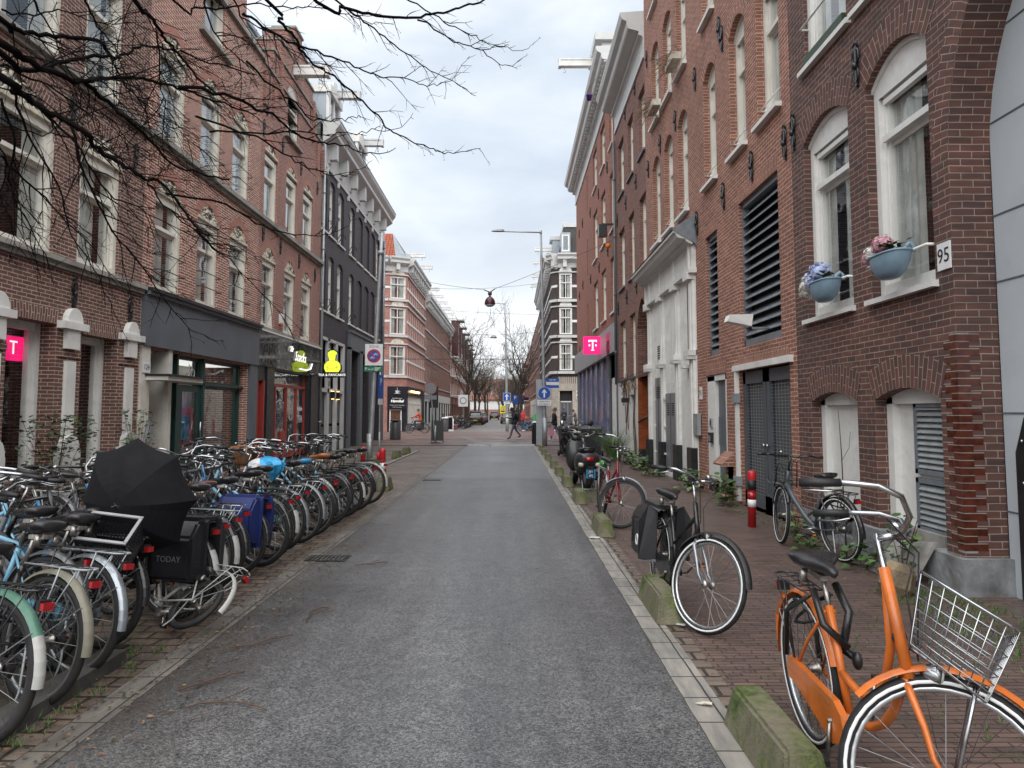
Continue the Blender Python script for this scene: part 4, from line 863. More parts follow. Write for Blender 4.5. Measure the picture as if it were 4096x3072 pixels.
pd = MB(); pd.prism([(10.07 - y, z) for y, z in ((6.22, .02), (6.22, 1.25), (6.10, 1.55), (5.85, 1.75), (4.8, 1.85), (4.8, .02))], .32, .372, 'black_paint', T=f.T)
pd = pd.obj('porch_door', b.e); f.part('stud', lambda m: [m.sphere(f.at(6.12, z, -.31), .015, 'chrome', 6, 4) for z in (.35, 1.0, 1.35)], pd)
# number plate
t = empty('number_plate', b.loc + f.at(6.56, 3.02, .003), (0, 0, f.ang), 'white enamel plate reading 95 on the dark brick corner beside the flower pot window', 'house number')
m = MB(); m.box(-.10, .10, -.012, 0, -.125, .125, 'sign_white'); m.obj('plate', t); text('95', .19, 'sign_black', t, (0, -.014, 0), depth=.001)
# flower pots hanging on the rails
def flower_pot(y, label, cols):
    t = empty('flower_pot', (XR - .04 - .13, y, 2.93), label=label, cat='flower pot', group='flower pots hanging at the windows of the near brick house')
    m = MB(); n = 20; R = random.Random(int(y * 10))
    prof = [(.13, .30, 0), (.16, .34, .03), (.215, .16 * 1.2, .22)]
    vs = []; fs = []
    for (ry, _, z), rx in zip([(.12, 0, 0), (.20, 0, .05), (.27, 0, .16), (.285, 0, .24)], (.06, .10, .125, .13)):
        for k in range(n):
            a = 2 * pi * k / n; ca, sa_ = cos(a), sin(a); vs.append((rx * abs(ca) ** .7 * (1 if ca > 0 else -1), ry * abs(sa_) ** .7 * (1 if sa_ > 0 else -1), z))
    for i in range(3):
        for k in range(n): fs.append((i * n + k, i * n + (k + 1) % n, (i + 1) * n + (k + 1) % n, (i + 1) * n + k))
    fs.append(tuple(range(n - 1, -1, -1))); m.mesh(vs, fs, 'pot_blue')
    m.mesh([(v[0] * .97, v[1] * .97, .215) for v in vs[-n:]], [tuple(range(n))], 'brown_wood')
    m.tube([(v[0], v[1], .24) for v in vs[-n:]], .012, 'pot_blue', 6, closed=True); m.obj('pot', t)
    for dy in (-.14, .10):
        m = MB(); m.tube([(.02, dy, .2), (.09, dy, .30), (.125, dy, .33), (.16, dy, .30), (.165, dy, .24)], .022, 'pot_blue', 6); m.obj('hook', t)
    m = MB()
    for i in range(70):
        a, r = R.random() * 2 * pi, R.random(); x, y_ = .11 * r * cos(a), -.02 + .24 * r * sin(a); z = .25 + R.random() * .10
        s_ = .05; a2 = R.random() * 6.28; d = Vector((cos(a2), sin(a2), .3)); p = Vector((x, y_, z)); q = d.cross(Vector((0, 0, 1))).normalized() * s_ * .5
        m.face([p, p + d * s_ * .6 + q, p + d * s_ * 1.3, p + d * s_ * .6 - q], 'leaf_dark' if R.random() < .5 else 'leaf')
    m.obj('leaves', t)
    for (cx, cyy, cz, rad, mat) in cols:
        m = MB()
        for i in range(75):
            v = Vector((R.gauss(0, 1), R.gauss(0, 1), R.gauss(0, 1))).normalized() * rad * (.85 + .35 * R.random()); c_ = Vector((cx, cyy, cz)) + v
            n_ = v.normalized(); u = n_.orthogonal().normalized(); w_ = n_.cross(u); rr = .021
            for k in range(4):
                a = k * pi / 2 + R.random() * .3; e_ = u * cos(a) + w_ * sin(a); g_ = u * -sin(a) + w_ * cos(a)
                m.face([c_, c_ + e_ * rr * .7 + g_ * rr * .5 + n_ * .004, c_ + e_ * rr * 1.4 + n_ * .002, c_ + e_ * rr * .7 - g_ * rr * .5 + n_ * .004], mat)
        m.sphere((cx, cyy, cz), rad * .72, mat, 8, 6); m.obj('blossom', t)
    return t
flower_pot(7.20, 'pale blue window pot with pink and white flowers beside the 95 plate', [(-.02, .16, .36, .068, 'flower_pink'), (-.05, .24, .30, .075, 'flower_white'), (-.06, .30, .27, .064, 'flower_pink'), (-.01, .05, .38, .064, 'flower_pink'), (-.04, .10, .37, .068, 'flower_pink'), (.0, .2, .40, .045, 'flower_white')])
flower_pot(8.72, 'pale blue window pot with blue and white hydrangeas on the farther window', [(-.02, .08, .37, .12, 'flower_blue'), (-.05, .20, .30, .11, 'flower_blue'), (-.06, .30, .25, .115, 'flower_white'), (-.03, .38, .20, .115, 'flower_white'), (-.01, .16, .41, .07, 'flower_blue')])

# ================================================= right side: orange brick house with louvres and white shop front
b = Bld('brick_house', 'orange red brick house with large grey louvres, mesh doors and a white panelled shop front', 'house', (XR, 15, 0), 'houses along the right side of the street')
f = Fac(b, 'R', XR, 21.05)
RC = [(10.42, 11.40), (11.97, 12.85), (13.75, 14.62), (16.0, 16.95), (17.5, 18.5), (19.05, 20.05)]
ops = [(a, c, 6.17, 8.36, .24) for a, c in RC] + [(a, c, 9.58, 11.6, .24) for a, c in RC] + [(a, c, 12.9, 14.8, .2) for a, c in RC]
ops += [(10.62, 12.5, 2.70, 5.22, 0, .2), (13.84, 14.66, 2.70, 5.13, 0, .2), (10.35, 12.65, 0, 2.30, 0, .16), (13.42, 14.82, .02, 2.32, 0, .14)]
f.wall(10.07, 15.5, 0, 16.2, 'br_orange', [o for o in ops if o[1] < 15.5], ring='br_orange', ringh=.25)
f.wall(15.5, 21.05, 5.2, 16.2, 'br_orange', [o for o in ops if o[0] > 15.5], ring='br_orange', ringh=.25)
f.body(10.07, 21.05, 0, 16.2, 'br_orange', 8)
for r, (z0, z1, rs) in enumerate(((6.17, 8.36, .24), (9.58, 11.6, .24), (12.9, 14.8, .2))):
    for i, (a, c) in enumerate(RC):
        fo = f.win(a, c, z0, z1, rs, ('sash', 'sashb', 'sash')[(i + r) % 3], sill='white', sd=.10, rec=.13)
        if r < 2: mobj('safety_rail', rail_mesh(c - a), fo)
b.finish()
anchors(f, [(10.25, 5.47), (11.68, 8.9), (13.35, 8.85), (13.2, 8.6), (11.7, 5.62), (13.3, 5.60), (15.2, 8.75), (15.25, 5.6), (17.1, 8.6), (18.9, 8.7), (20.6, 8.6), (15.3, 12.1), (17.2, 12.1), (20.6, 11.9)])
for a, c, z1 in ((10.62, 12.5, 5.22), (13.84, 14.66, 5.13)):
    g = f.part('louvre', lambda m: (f.box(a, c, -.2, -.19, 2.7, z1, 'sign_black', m), f.box(a, c, -.18, -.06, z1 - .09, z1, 'louvre', m), f.box(a, c, -.18, -.06, 2.7, 2.82, 'louvre', m), f.box(a, a + .05, -.18, -.06, 2.7, z1, 'louvre', m), f.box(c - .05, c, -.18, -.06, 2.7, z1, 'louvre', m)))
    ms = MB(); z = 2.9; p, q = f.sp(a + .05, c - .05)
    while z < z1 - .12:
        ms.mesh([f.P(p, .06, z), f.P(q, .06, z), f.P(q, .16, z + .11), f.P(p, .16, z + .11), f.P(p, .06, z - .015), f.P(q, .06, z - .015), f.P(p, .16, z + .095), f.P(q, .16, z + .095)], [(0, 1, 2, 3), (4, 5, 1, 0), (4, 6, 7, 5)], 'louvre', False); z += .158
    ms.obj('slats', g)
f.part('door_lintel', lambda m: (f.box(10.2, 12.85, 0, .07, 2.30, 2.40, 'white', m), f.box(12.68, 12.76, 0, .06, .05, 2.30, 'white', m)))
for a, c in ((10.36, 11.48), (11.52, 12.64)):
    d = f.part('mesh_door', lambda m: (f.box(a, a + .13, -.12, -.06, .04, 2.27, 'gate_grey', m), f.box(c - .13, c, -.12, -.06, .04, 2.27, 'gate_grey', m), f.box(a, c, -.12, -.06, 2.07, 2.27, 'gate_grey', m), f.box(a, c, -.12, -.06, .04, .26, 'gate_grey', m), f.box(a, c, -.15, -.14, .04, 2.27, 'shop_grey', m)))
    def wires(m):
        z = .30
        while z < 2.06: m.box(*[f.sp(a + .13, c - .13)[k] for k in (0, 1)], .093, .100, z, z + .008, 'alu', T=f.T); z += .052
        y = a + .2
        while y < c - .14: f.box(y, y + .008, -.108, -.101, .26, 2.07, 'alu', m); y += .13
    f.part('wire_mesh', wires, d)
    f.part('handle', lambda m: (m.sphere(f.at((c - .06) if a < 11 else (a + .06), 1.06, -.03), .03, 'chrome', 8, 6)), d)
f.part('hinge', lambda m: [f.box(12.62, 12.8, .0, .1, z, z + .16, 'galv', m) for z in (.32, 1.75)])
# grey house door with its white frame
d = f.part('door', lambda m: (f.box(13.55, 14.25, -.13, -.09, .04, 2.2, 'shop_grey', m), f.box(14.28, 14.80, -.1, -.02, .05, 2.3, 'white', m), f.box(13.43, 13.56, -.12, -.02, .85, 2.3, 'white', m), f.box(13.42, 14.82, -.1, -.02, 2.2, 2.31, 'white', m), f.box(14.28, 14.80, -.08, -.015, .02, .26, 'sign_black', m)))
f.part('handle', lambda m: f.box(14.12, 14.15, -.09, -.05, .95, 1.5, 'shop_grey', m), d)
f.part('intercom', lambda m: (f.box(14.45, 14.6, -.02, .01, 1.28, 1.46, 'galv', m), f.box(14.50, 14.55, .01, .02, 1.33, 1.42, 'sign_black', m)))
f.part('key_safe', lambda m: (f.box(14.42, 14.62, -.02, .04, .98, 1.18, 'sign_black', m), f.box(14.45, 14.59, .04, .05, 1.01, 1.12, 'alu', m)))
f.part('brick_ledge', lambda m: (f.box(13.1, 13.56, -.1, .0, 0, .62, 'br_orange', m), m.mesh([f.at(y, z, d_) for y in (13.05, 13.62) for d_, z in ((.22, .62), (.22, .66), (0, .86), (0, .62))], [(0, 1, 5, 4), (1, 2, 6, 5), (0, 4, 7, 3), (0, 3, 2, 1), (4, 5, 6, 7)], 'br_orange', False)))
f.part('letter_box', lambda m: f.box(15.2, 15.55, .02, .10, 1.1, 1.55, 'galv', m))
t = empty('number_plate', b.loc + f.at(15.22, 1.98, .003), (0, 0, f.ang), 'small white enamel plate reading 93 on orange brick beside the white shop front', 'house number')
m = MB(); m.box(-.10, .10, -.012, 0, -.13, .13, 'sign_white'); m.obj('plate', t); text('93', .17, 'sign_black', t, (0, -.014, 0), depth=.001)
# flood light
t = empty('flood_light', (XR, 11.3, 3.02), label='white box flood light on a short arm in front of the large louvre', cat='lamp')
m = MB(); m.mesh([(-.62, -.1, -.02), (-.62, .1, -.02), (-.25, .12, -.10), (-.25, -.12, -.10), (-.58, -.12, .08), (-.58, .12, .08), (-.22, .12, .09), (-.22, -.12, .09)], [(0, 3, 2, 1), (4, 5, 6, 7), (0, 1, 5, 4), (1, 2, 6, 5), (2, 3, 7, 6), (3, 0, 4, 7)], 'white', False); m.obj('housing', t)
m = MB(); m.tube([(.15, 0, -.12), (-.2, 0, -.12), (-.25, 0, -.02)], .02, 'galv', 6); m.obj('arm', t)

# white panelled shop front
sf = []
def front(m):
    f.box(15.5, 20.8, -.06, .02, 0.0, 5.2, 'white', m)
    for y in [15.6 + i * .145 for i in range(35)]: f.box(y, y + .012, .02, .026, 2.3, 4.6, 'white', m)
f.part('panelling', front)
f.part('entablature', lambda m: (f.box(15.45, 20.85, 0, .10, 4.66, 5.28, 'white', m), f.box(15.4, 20.9, 0, .17, 4.58, 4.68, 'white', m), [f.box(y, y + .09, .1, .14, 4.68, 5.28, 'white', m) for y in (15.6, 17.1, 18.7, 20.1, 20.7)]))
f.cornice(15.35, 20.95, [(0.1, 5.18), (.22, 5.24), (.25, 5.3), (.42, 5.33), (.46, 5.42), (.5, 5.44), (.5, 5.5), (0, 5.84)], 'offgrey', 'shop_cornice')
f.part('lead_flashing', lambda m: (m.mesh([f.at(15.33, 5.2, .05), f.at(15.33, 5.5, .54), f.at(15.33, 5.85, .02), f.at(15.33, 5.1, 0)], [(0, 1, 2, 3)], 'louvre', False), m.mesh([f.at(15.33, 5.51, .52), f.at(20.95, 5.51, .52), f.at(20.95, 5.86, 0), f.at(15.33, 5.86, 0)], [(0, 1, 2, 3)], 'louvre', False)))
for a, z1 in ((15.55, 4.6), (16.95, 4.6), (18.65, 4.6), (20.4, 4.6)):
    f.part('pilaster', lambda m: (f.box(a, a + .34, 0, .08, .8, z1, 'white', m), f.box(a + .1, a + .24, .08, .10, .8, z1 - .2, 'white', m), f.box(a - .05, a + .39, 0, .2, 2.80, 2.92, 'white', m), f.box(a - .03, a + .37, 0, .2, 2.72, 2.80, 'offgrey', m), f.box(a - .04, a + .38, 0, .19, z1 - .14, z1, 'white', m)))
    f.part('pilaster_foot', lambda m: f.box(a - .03, a + .37, 0, .16, 0, .82, 'black_paint', m))
def metal_door(a, c, z1):
    d = f.part('metal_door', lambda m: (f.box(a, c, 0.02, .05, .08, z1, 'steel_door', m), f.box((a + c) / 2 - .01, (a + c) / 2 + .01, .05, .056, .08, z1, 'sign_black', m), f.box(a, c, .02, .08, 0, .1, 'white', m)))
    f.part('vent', lambda m: [f.box(y - .13, y + .13, .05, .056, z, z + .03, 'sign_black', m) for y in (a + .32, c - .32) for z in [z1 - .55 + .055 * k for k in range(6)]], d)
    f.part('hinge', lambda m: [f.box(c - .02, c + .1, .05, .09, z, z + .05, 'white', m) for z in (.5, 1.2, 1.9)], d)
metal_door(17.4, 18.55, 2.05); metal_door(19.05, 19.85, 2.5)
f.part('vent_grille', lambda m: [f.box(19.3, 19.6, .02, .03, 2.9 + .06 * k, 2.93 + .06 * k, 'sign_black', m) for k in range(8)])
f.part('narrow_window', lambda m: (f.box(15.95, 16.15, .02, .04, 2.9, 4.45, 'interior_warm', m), f.box(15.9, 16.25, .02, .2, 2.55, 2.62, 'white', m)))

# ================================================= right side: dark red house with the tiled porch
b = Bld('brick_house', 'dark red brick house with an arched orange tiled porch and a bare vine on plaster', 'house', (XR, 24, 0), 'houses along the right side of the street')
f = Fac(b, 'R', XR, 27.1)
cols = [(21.1, 22.2), (23.2, 24.3), (25.2, 26.5)]
ops = [(a, c, z0, z1, 0) for a, c in cols for z0, z1 in ((6.02, 8.15), (9.45, 11.45))] + [(a, c, 2.75, 4.8, 0) for a, c in cols[1:]] + [(21.15, 22.85, 0, 4.2, .85, .9)]
f.wall(21.05, 27.1, 2.65, 12.3, 'br_darkred', [(o[0], o[1], max(o[2], 2.65), *o[3:]) for o in ops], rev=.2, ring='br_darkred', ringh=.24)
f.wall(21.05, 27.1, 0, 2.65, 'white', [(21.15, 22.85, 0, 2.65, 0, .9), (23.6, 24.5, 0, 2.15, 0, .2)]); f.body(21.05, 27.1, 0, 12.3, 'br_darkred', 8)
for z0, z1 in ((6.02, 8.15), (9.45, 11.45), (2.75, 4.8)):
    for i, (a, c) in enumerate(cols):
        if z0 < 3 and i == 0: continue
        f.win(a, c, z0, z1, 0, 'sashb' if (i + int(z0)) % 2 else 'sash', sill='shop_grey', rec=.12)
b.finish()
f.bpart('porch_tiles', 22.83, 22.86, -.88, .005, .42, 2.65, 'tile_orange'); f.bpart('porch_base', 22.82, 22.865, -.88, .01, 0, .42, 'sign_black')
f.bpart('porch_end', 21.15, 22.85, -.9, -.86, 0, 5, 'br_darkred')
f.part('handrail', lambda m: m.tube([f.at(22.7, 1.25, .03), f.at(22.7, 1.5, -.35), f.at(22.7, 1.55, -.7)], .035, 'iron', 6))
f.part('porch_step', lambda m: (f.box(21.15, 22.8, -.8, .0, 0, .18, 'plinth', m), f.box(21.15, 22.8, -.8, -.35, .18, .36, 'plinth', m)))
d = f.part('door', lambda m: (f.box(23.6, 24.5, -.2, -.15, 0, 2.15, 'navy_black', m), [f.box(x, x + .3, -.15, -.14, z, z + .38, 'glass_dark', m) for x in (23.68, 24.1) for z in (.25, .72, 1.19, 1.66)], [f.box(23.62, 24.5, -.15, -.13, z, z + .05, 'offgrey', m) for z in (.66, 1.13, 1.6)]))
f.part('door_lamp', lambda m: f.box(24.6, 24.75, 0, .25, 1.9, 2.05, 'iron', m))
def vine(m):
    R = random.Random(3)
    for y, z0, z1 in ((23.3, 0, 2.6), (23.5, 0, 2.7), (24.6, 1.0, 2.75), (25.0, .8, 2.6), (25.3, 1.2, 2.7), (23.35, .2, 2.3), (25.6, 1.8, 2.6)):
        m.tube([f.at(y + .14 * sin(3 * z + y * 5), z, .03) for z in [z0 + (z1 - z0) * k / 9 for k in range(10)]], .014, 'twig', 5)
    for i in range(22):
        y, z = 23.1 + 2.9 * R.random(), 2.3 + .5 * R.random(); P_ = []
        for k in range(6): P_.append(f.at(y, z, .03 + .1 * R.random())); y += R.uniform(-.3, .3); z += R.uniform(-.22, .14)
        m.tube(P_, .01, 'twig' if i % 3 else 'leaf_dry', 4)
f.part('vine', vine)
CPROF = lambda z, k=1.0: [(0, z), (.05, z), (.05, z + .12), (.03, z + .14), (.03, z + .62), (.08, z + .68), (.16, z + .70), (.16, z + .82), (.46 * k, z + .90), (.50 * k, z + .95), (.52 * k, z + 1.12), (.66 * k, z + 1.2), (.72 * k, z + 1.34), (.72 * k, z + 1.4), (0, z + 1.45)]
f.cornice(21.05, 27.2, CPROF(12.2), 'offgrey'); anchors(f, [(22.7, 8.9), (24.75, 8.8), (26.8, 8.75), (22.7, 12.0), (24.7, 12.0), (22.8, 5.55), (24.75, 5.5), (26.75, 5.4)])
pipe(f, 27.05, 2.6, 11.9, b.e, 'shop_grey', .05)
# upper cornice of the orange house's far end
f2 = Fac(b, 'R', XR, 27.1)
# ================================================= right side: tall red corner house over the phone shop
b = Bld('brick_house', 'tall red brick corner house with a heavy cornice above the phone shop', 'house', (XR, 35, 0), 'houses along the right side of the street')
f = Fac(b, 'R', XR, 44.0); cols = [(27.85, 28.9), (30.3, 31.85), (33.2, 34.9)]
ops = [(a, c, z0, z1, 0) for a, c in cols for z0, z1 in ((5.5, 7.7), (8.78, 11.1), (12.22, 14.1))] + [(37.4, 37.75, z, z + 1.9, 0, .1) for z in (5.3, 8.7, 12.1)]
f.wall(27.1, 44.0, 4.9, 14.6, 'br_red', ops, rev=.2); f.body(27.1, 44.0, 0, 14.6, 'br_red', 9); f.wall(27.1, 44, 0, 4.9, 'shop_grey', [(27.6, 42.6, .3, 3.85, 0, .12)])
for z0, z1 in ((5.5, 7.7), (8.78, 11.1), (12.22, 14.1)):
    for i, (a, c) in enumerate(cols): f.win(a, c, z0, z1, 0, ('sashb', 'double', 'sashb')[i] if z0 < 12 else 'sashb', sill='white', rec=.10)
b.finish()
f.part('shop_fascia', lambda m: (f.box(27.15, 44.02, 0, .16, 3.85, 4.93, 'galv', m)))
f.part('painted_sign_reflection', lambda m: f.box(28.2, 29.2, .16, .175, 3.95, 4.7, 'magenta', m)); f.part('vent_grille', lambda m: [f.box(28.3, 28.9, .175, .2, 2.9 + .09 * k, 2.94 + .09 * k, 'sign_black', m) for k in range(17)])  # the magenta box is the T sign's reflection painted on the fascia
f.part('shop_window', lambda m: ([f.box(y, y + .12, -.1, .02, .2, 3.85, 'shop_grey', m) for y in (29.4, 31.4, 33.6, 35.8, 38.0, 40.2, 42.4)], f.box(27.6, 42.6, -.1, .02, .2, .4, 'shop_grey', m)))
f.bpart('poster', 29.4, 42.5, -.1, -.06, .4, 3.85, 'shop_poster')
f.part('shop_door', lambda m: (f.box(27.7, 29.3, -.1, -.05, .0, 2.9, 'dark_frame', m), [f.box(y, y + .06, -.05, .03, 0, 2.9, 'white', m) for y in (27.7, 28.1, 28.5)]))
f.cornice(27.2, 44.3, CPROF(14.35, 1.0), 'offgrey', blocks=(.4, .13, .16, .4, 15.15, 15.24)); anchors(f, [(42.0, 12.0), (40.0, 12.1), (42, 8.3), (40, 8.6), (36, 11.6), (32.5, 8.1), (36, 8.2), (29.5, 8.2), (42, 5.1), (36, 5.0), (32.5, 11.5), (29.5, 11.7)])
beam('hoist_beam', f, 31.0, 16.9, -.2, 1.9, b.e, 'white')
f.part('attic', lambda m: (f.box(29.8, 32.2, -2.6, .15, 15.8, 17.3, 'offgrey', m), f.box(29.6, 32.4, -2.6, .45, 17.3, 17.65, 'offgrey', m), f.box(30.4, 31.6, .15, .17, 16.1, 16.7, 'interior', m)))
f.part('wall_lantern', lambda m: (f.box(27.6, 27.75, 0, .5, 8.8, 8.86, 'iron', m), f.box(27.5, 27.85, .3, .62, 8.35, 8.8, 'iron', m))); f.part('warning_lamp', lambda m: m.sphere(f.at(27.7, 8.0, .25), .1, 'lens_orange', 8, 6))
t = empty('shop_sign', (XR, 31.3, 4.45), label='square magenta T sign box projecting over the pavement from the phone shop', cat='sign')
m = MB(); m.box(-.88, -.10, -.14, .14, -.38, .38, 'magenta_lit'); m.box(-.10, .0, -.13, .13, -.38, .38, 'sign_black'); m.obj('sign_box', t)
text('T', .58, 'white_lit', t, (-.49, -.146, -.01), depth=.003); m = MB(); m.box(-.66, -.60, -.15, -.141, -.05, .03, 'white_lit'); m.box(-.38, -.32, -.15, -.141, -.05, .03, 'white_lit'); m.box(-.67, -.31, -.15, -.141, .19, .225, 'white_lit'); m.box(-.67, -.635, -.15, -.141, .13, .2, 'white_lit'); m.box(-.345, -.31, -.15, -.141, .13, .2, 'white_lit'); m.box(-.56, -.42, -.15, -.141, -.235, -.20, 'white_lit'); m.obj('emblem', t)
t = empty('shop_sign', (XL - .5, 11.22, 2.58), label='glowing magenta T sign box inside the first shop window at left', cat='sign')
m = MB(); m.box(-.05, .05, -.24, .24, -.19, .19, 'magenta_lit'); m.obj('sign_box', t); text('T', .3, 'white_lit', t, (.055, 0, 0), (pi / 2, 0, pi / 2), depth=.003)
t = empty('flower_pot', (2.95, 26.9, 13.6), label='small purple pot hanging from the edge of the right cornice', cat='flower pot')
m = MB(); m.lathe([(.08, -.15), (.11, 0), (.13, .02), (.13, .05)], 'pot_purple', 14); m.obj('pot', t); m = MB(); m.tube([(.12, 0, .04), (.05, 0, .4), (.3, 0, .75)], .008, 'iron', 4); m.tube([(-.12, 0, .04), (.0, 0, .4)], .008, 'iron', 4); m.obj('hanger', t)
# dried plants hanging from an upper window ledge
for y, z in ((16.9, 9.75), (19.2, 9.65)):
    R = random.Random(int(y)); t = empty('dry_plant', (XR - .1, y - .45, z), label='dead brown plants trailing from a white box on an upper sill, ' + ('nearer the camera' if y < 18 else 'farther along the house'), cat='plant', group='dead plants on upper sills')
    m = MB()
    for i in range(70):
        p = Vector((-.12 * R.random(), R.uniform(-.3, .5), .1)); P_ = [p]; d = Vector((R.uniform(-1, .1), R.uniform(-1, 1), R.uniform(-.2, .8)))
        for k in range(5): p = p + d * .09; d += Vector((R.uniform(-.3, .1), R.uniform(-.3, .3), -.35)); P_.append(p)
        m.tube(P_, .005, 'twig' if R.random() < .6 else 'leaf_dry', 3, cap=False)
    m.obj('stems', t); m = MB(); m.box(-.2, .02, -.35, .4, -.06, .10, 'relief'); m.obj('planter', t)
# ================================================= beyond the cross street
# left corner: pink brick with the lunchroom
b = Bld('corner_house', 'pink brick corner house with white bands over the navy fronted lunchroom across the junction', 'house', (-12, 57, 0), 'houses beyond the junction')
f = Fac(b, 'F', 56.5, -16.0); XS = -8.35
f.wall(-16, -9.7, 0, 13.1, 'br_far_pink', [(-14, -12.6, z, z + 2.3) for z in (4.4, 7.6, 10.4)])
ang = atan2(.75, 1.35); fa = Fac(b, ang, (-9.7, 56.5), 0); WA = sqrt(1.35 ** 2 + .75 ** 2)
FZ = ((4.45, 6.75), (7.65, 9.75), (10.5, 12.25))
fa.wall(0, WA, 3.5, 13.1, 'br_far_pink', [(.12, 1.42, z0, z1, 0, .08) for z0, z1 in FZ]); fa.wall(0, WA, 0, 3.5, 'navy_black', [(.1, 1.1, .1, 2.3, 0, .1)])
fs = Fac(b, 'L', XS, 57.25); LW = [57.75 + i * 1.28 for i in range(9)]
fs.wall(57.25, 69.2, 3.5, 13.1, 'br_far_pink', [(y, y + .66, z0, z1) for y in LW for z0, z1 in FZ], rev=.12); fs.wall(57.25, 69.2, 0, 3.5, 'navy_black', [(58.2, 66.5, .55, 2.85, 0, .15)])
for z0, z1 in FZ:
    fa.win(.12, 1.42, z0, z1, 0, 'far', rec=.03)
    for y in LW: fs.win(y, y + .66, z0, z1, 0, 'farslim', rec=.06)
    for F_, a, c in ((f, -16, -9.7), (fa, 0, WA), (fs, 57.25, 69.2)):
        F_.bpart('string_course', a, c, 0, .13, z0 - .22, z0 - .05, 'offgrey'); F_.bpart('string_course', a, c, 0, .09, z1 + .1, z1 + .19, 'offgrey')
        F_.bpart('white_band', a, c if F_ is not fa else .1, 0, .025, (z0 + z1) / 2 - .1, (z0 + z1) / 2 + .08, 'white')
    fa.part('carved_arch', lambda m: m.prism([(.77 + .55 * cos(t), z1 + .2 + .36 * sin(t)) for t in [pi * i / 10 for i in range(11)]], -.03, .0, 'relief', T=fa.T))
fs.body(57.25, 69.2, 0, 13.1, 'br_far_pink', 7)
CB = [(0, 12.1), (.06, 12.1), (.06, 12.5), (.12, 12.55), (.5, 12.75), (.5, 12.95), (.62, 13.1), (.62, 13.22), (0, 13.3)]
for F_, a, c in ((f, -16, -9.7), (fa, 0, WA), (fs, 57.25, 69.2)): F_.cornice(a, c, [(d, z + .55) for d, z in CB], 'offgrey', blocks=(1.3, .28, .06, .42, 12.75, 13.3))
b.finish()
m = MB(); Z9 = 13.8; m.face([(-16, 56.6, Z9), (-9.2, 56.6, Z9), (-9.75, 58.4, 16.1), (-16, 58.4, 16.1)], 'roof_tile', [(0, 0), (6.8, 0), (6.2, 3.0), (0, 3.0)]); m.face([(-9.2, 56.6, Z9), (-8.4, 57.4, Z9), (-9.75, 58.4, 16.1)], 'zinc'); m.face([(-8.4, 57.4, Z9), (-8.4, 69.2, Z9), (-9.75, 69.2, 16.1), (-9.75, 58.4, 16.1)], 'slate'); m.face([(-9.75, 69.2, 16.1), (-9.75, 58.4, 16.1), (-16, 58.4, 16.1), (-16, 69.2, 16.1)], 'slate')
o = m.obj('roof', b.e); o.location = -b.loc
fa.part('shop_fascia', lambda m: m.box(-.02, WA + .02, -.12, 0, 2.75, 3.55, 'navy_black', T=fa.T)); fs.part('shop_fascia', lambda m: fs.box(57.2, 66.8, 0, .14, 2.85, 3.55, 'navy_black', m))
fa.part('shop_board', lambda m: m.box(.02, WA - .05, -.14, -.12, 1.75, 2.74, 'navy_black', T=fa.T))
ZA = (pi / 2, 0, ang)
text('Lunchroom', .17, 'sign_white', b.e, fa.P(.75, -.15, 2.62), ZA, depth=.004); text('Hannibal', .30, 'white_lit', b.e, fa.P(.75, -.15, 2.40), ZA, depth=.006, shear=.25)
text('Ontbijt  Lunch  Take-away', .11, 'sign_white', b.e, fa.P(.75, -.15, 2.08), ZA, depth=.004); text('Koffie  Thee-away', .10, 'sign_white', b.e, fa.P(.75, -.15, 1.93), ZA, depth=.004)
fa.part('cup_emblem', lambda m: (m.lathe([(.06, 3.0), (.14, 3.08), (.17, 3.2), (.17, 3.22)], 'sign_white', 14, tuple(fa.P(.75, -.14, 0))), m.lathe([(.24, 2.97), (.25, 3.0)], 'sign_white', 14, tuple(fa.P(.75, -.14, 0))), m.tube([fa.P(.9, -.16, 3.18), fa.P(1.0, -.16, 3.14), fa.P(.9, -.16, 3.07)], .015, 'sign_white', 5), m.tube([fa.P(.7, -.16, 3.25), fa.P(.78, -.16, 3.35), fa.P(.72, -.16, 3.45)], .012, 'sign_white', 5)))
d = fa.part('door', lambda m: (m.box(.25, 1.15, .02, .06, .1, 1.7, 'brown_wood', T=fa.T), [m.box(a, c, -.03, .05, z0, z1, 'white', T=fa.T) for a, c, z0, z1 in ((.18, .28, .05, 1.75), (1.08, 1.18, .05, 1.75), (.18, 1.18, 1.68, 1.76))]))
fs.part('shop_front', lambda m: ([fs.box(y, y + .09, -.1, .03, .5, 2.85, 'white', m) for y in [58.2 + .52 * i for i in range(17)]], fs.box(58.2, 66.6, -.1, .03, 2.2, 2.28, 'white', m), fs.box(57.3, 66.8, 0, .06, 0, .55, 'shop_grey', m)))
fs.bpart('shop_interior', 58.2, 66.5, -2.5, -2.4, 0, 2.9, 'interior_warm'); fs.part('hanging_lamp', lambda m: [m.sphere(fs.at(58.8 + 1.0 * i, 2.05 - .1 * (i % 3), -.5), .07, 'warm_lit', 8, 6) for i in range(8)])
fs.part('sign_lamp', lambda m: [m.sphere(fs.at(58.6 + 1.5 * i, 3.2, .25), .09, 'warm_lit', 8, 6) for i in range(4)])
for y in (60.5, 66.0): beam('hoist_beam', fs, y, 14.7 if y < 62 else 14.8, -1.3, 1.0, b.e, 'white'); fs.part('dormer', lambda m: (fs.box(y - .8, y + .8, -1.9, -.3, 13.2, 14.6, 'zinc', m), fs.box(y - .9, y + .9, -2, -.15, 14.35, 14.65, 'offgrey', m)))
LB = [57.25]
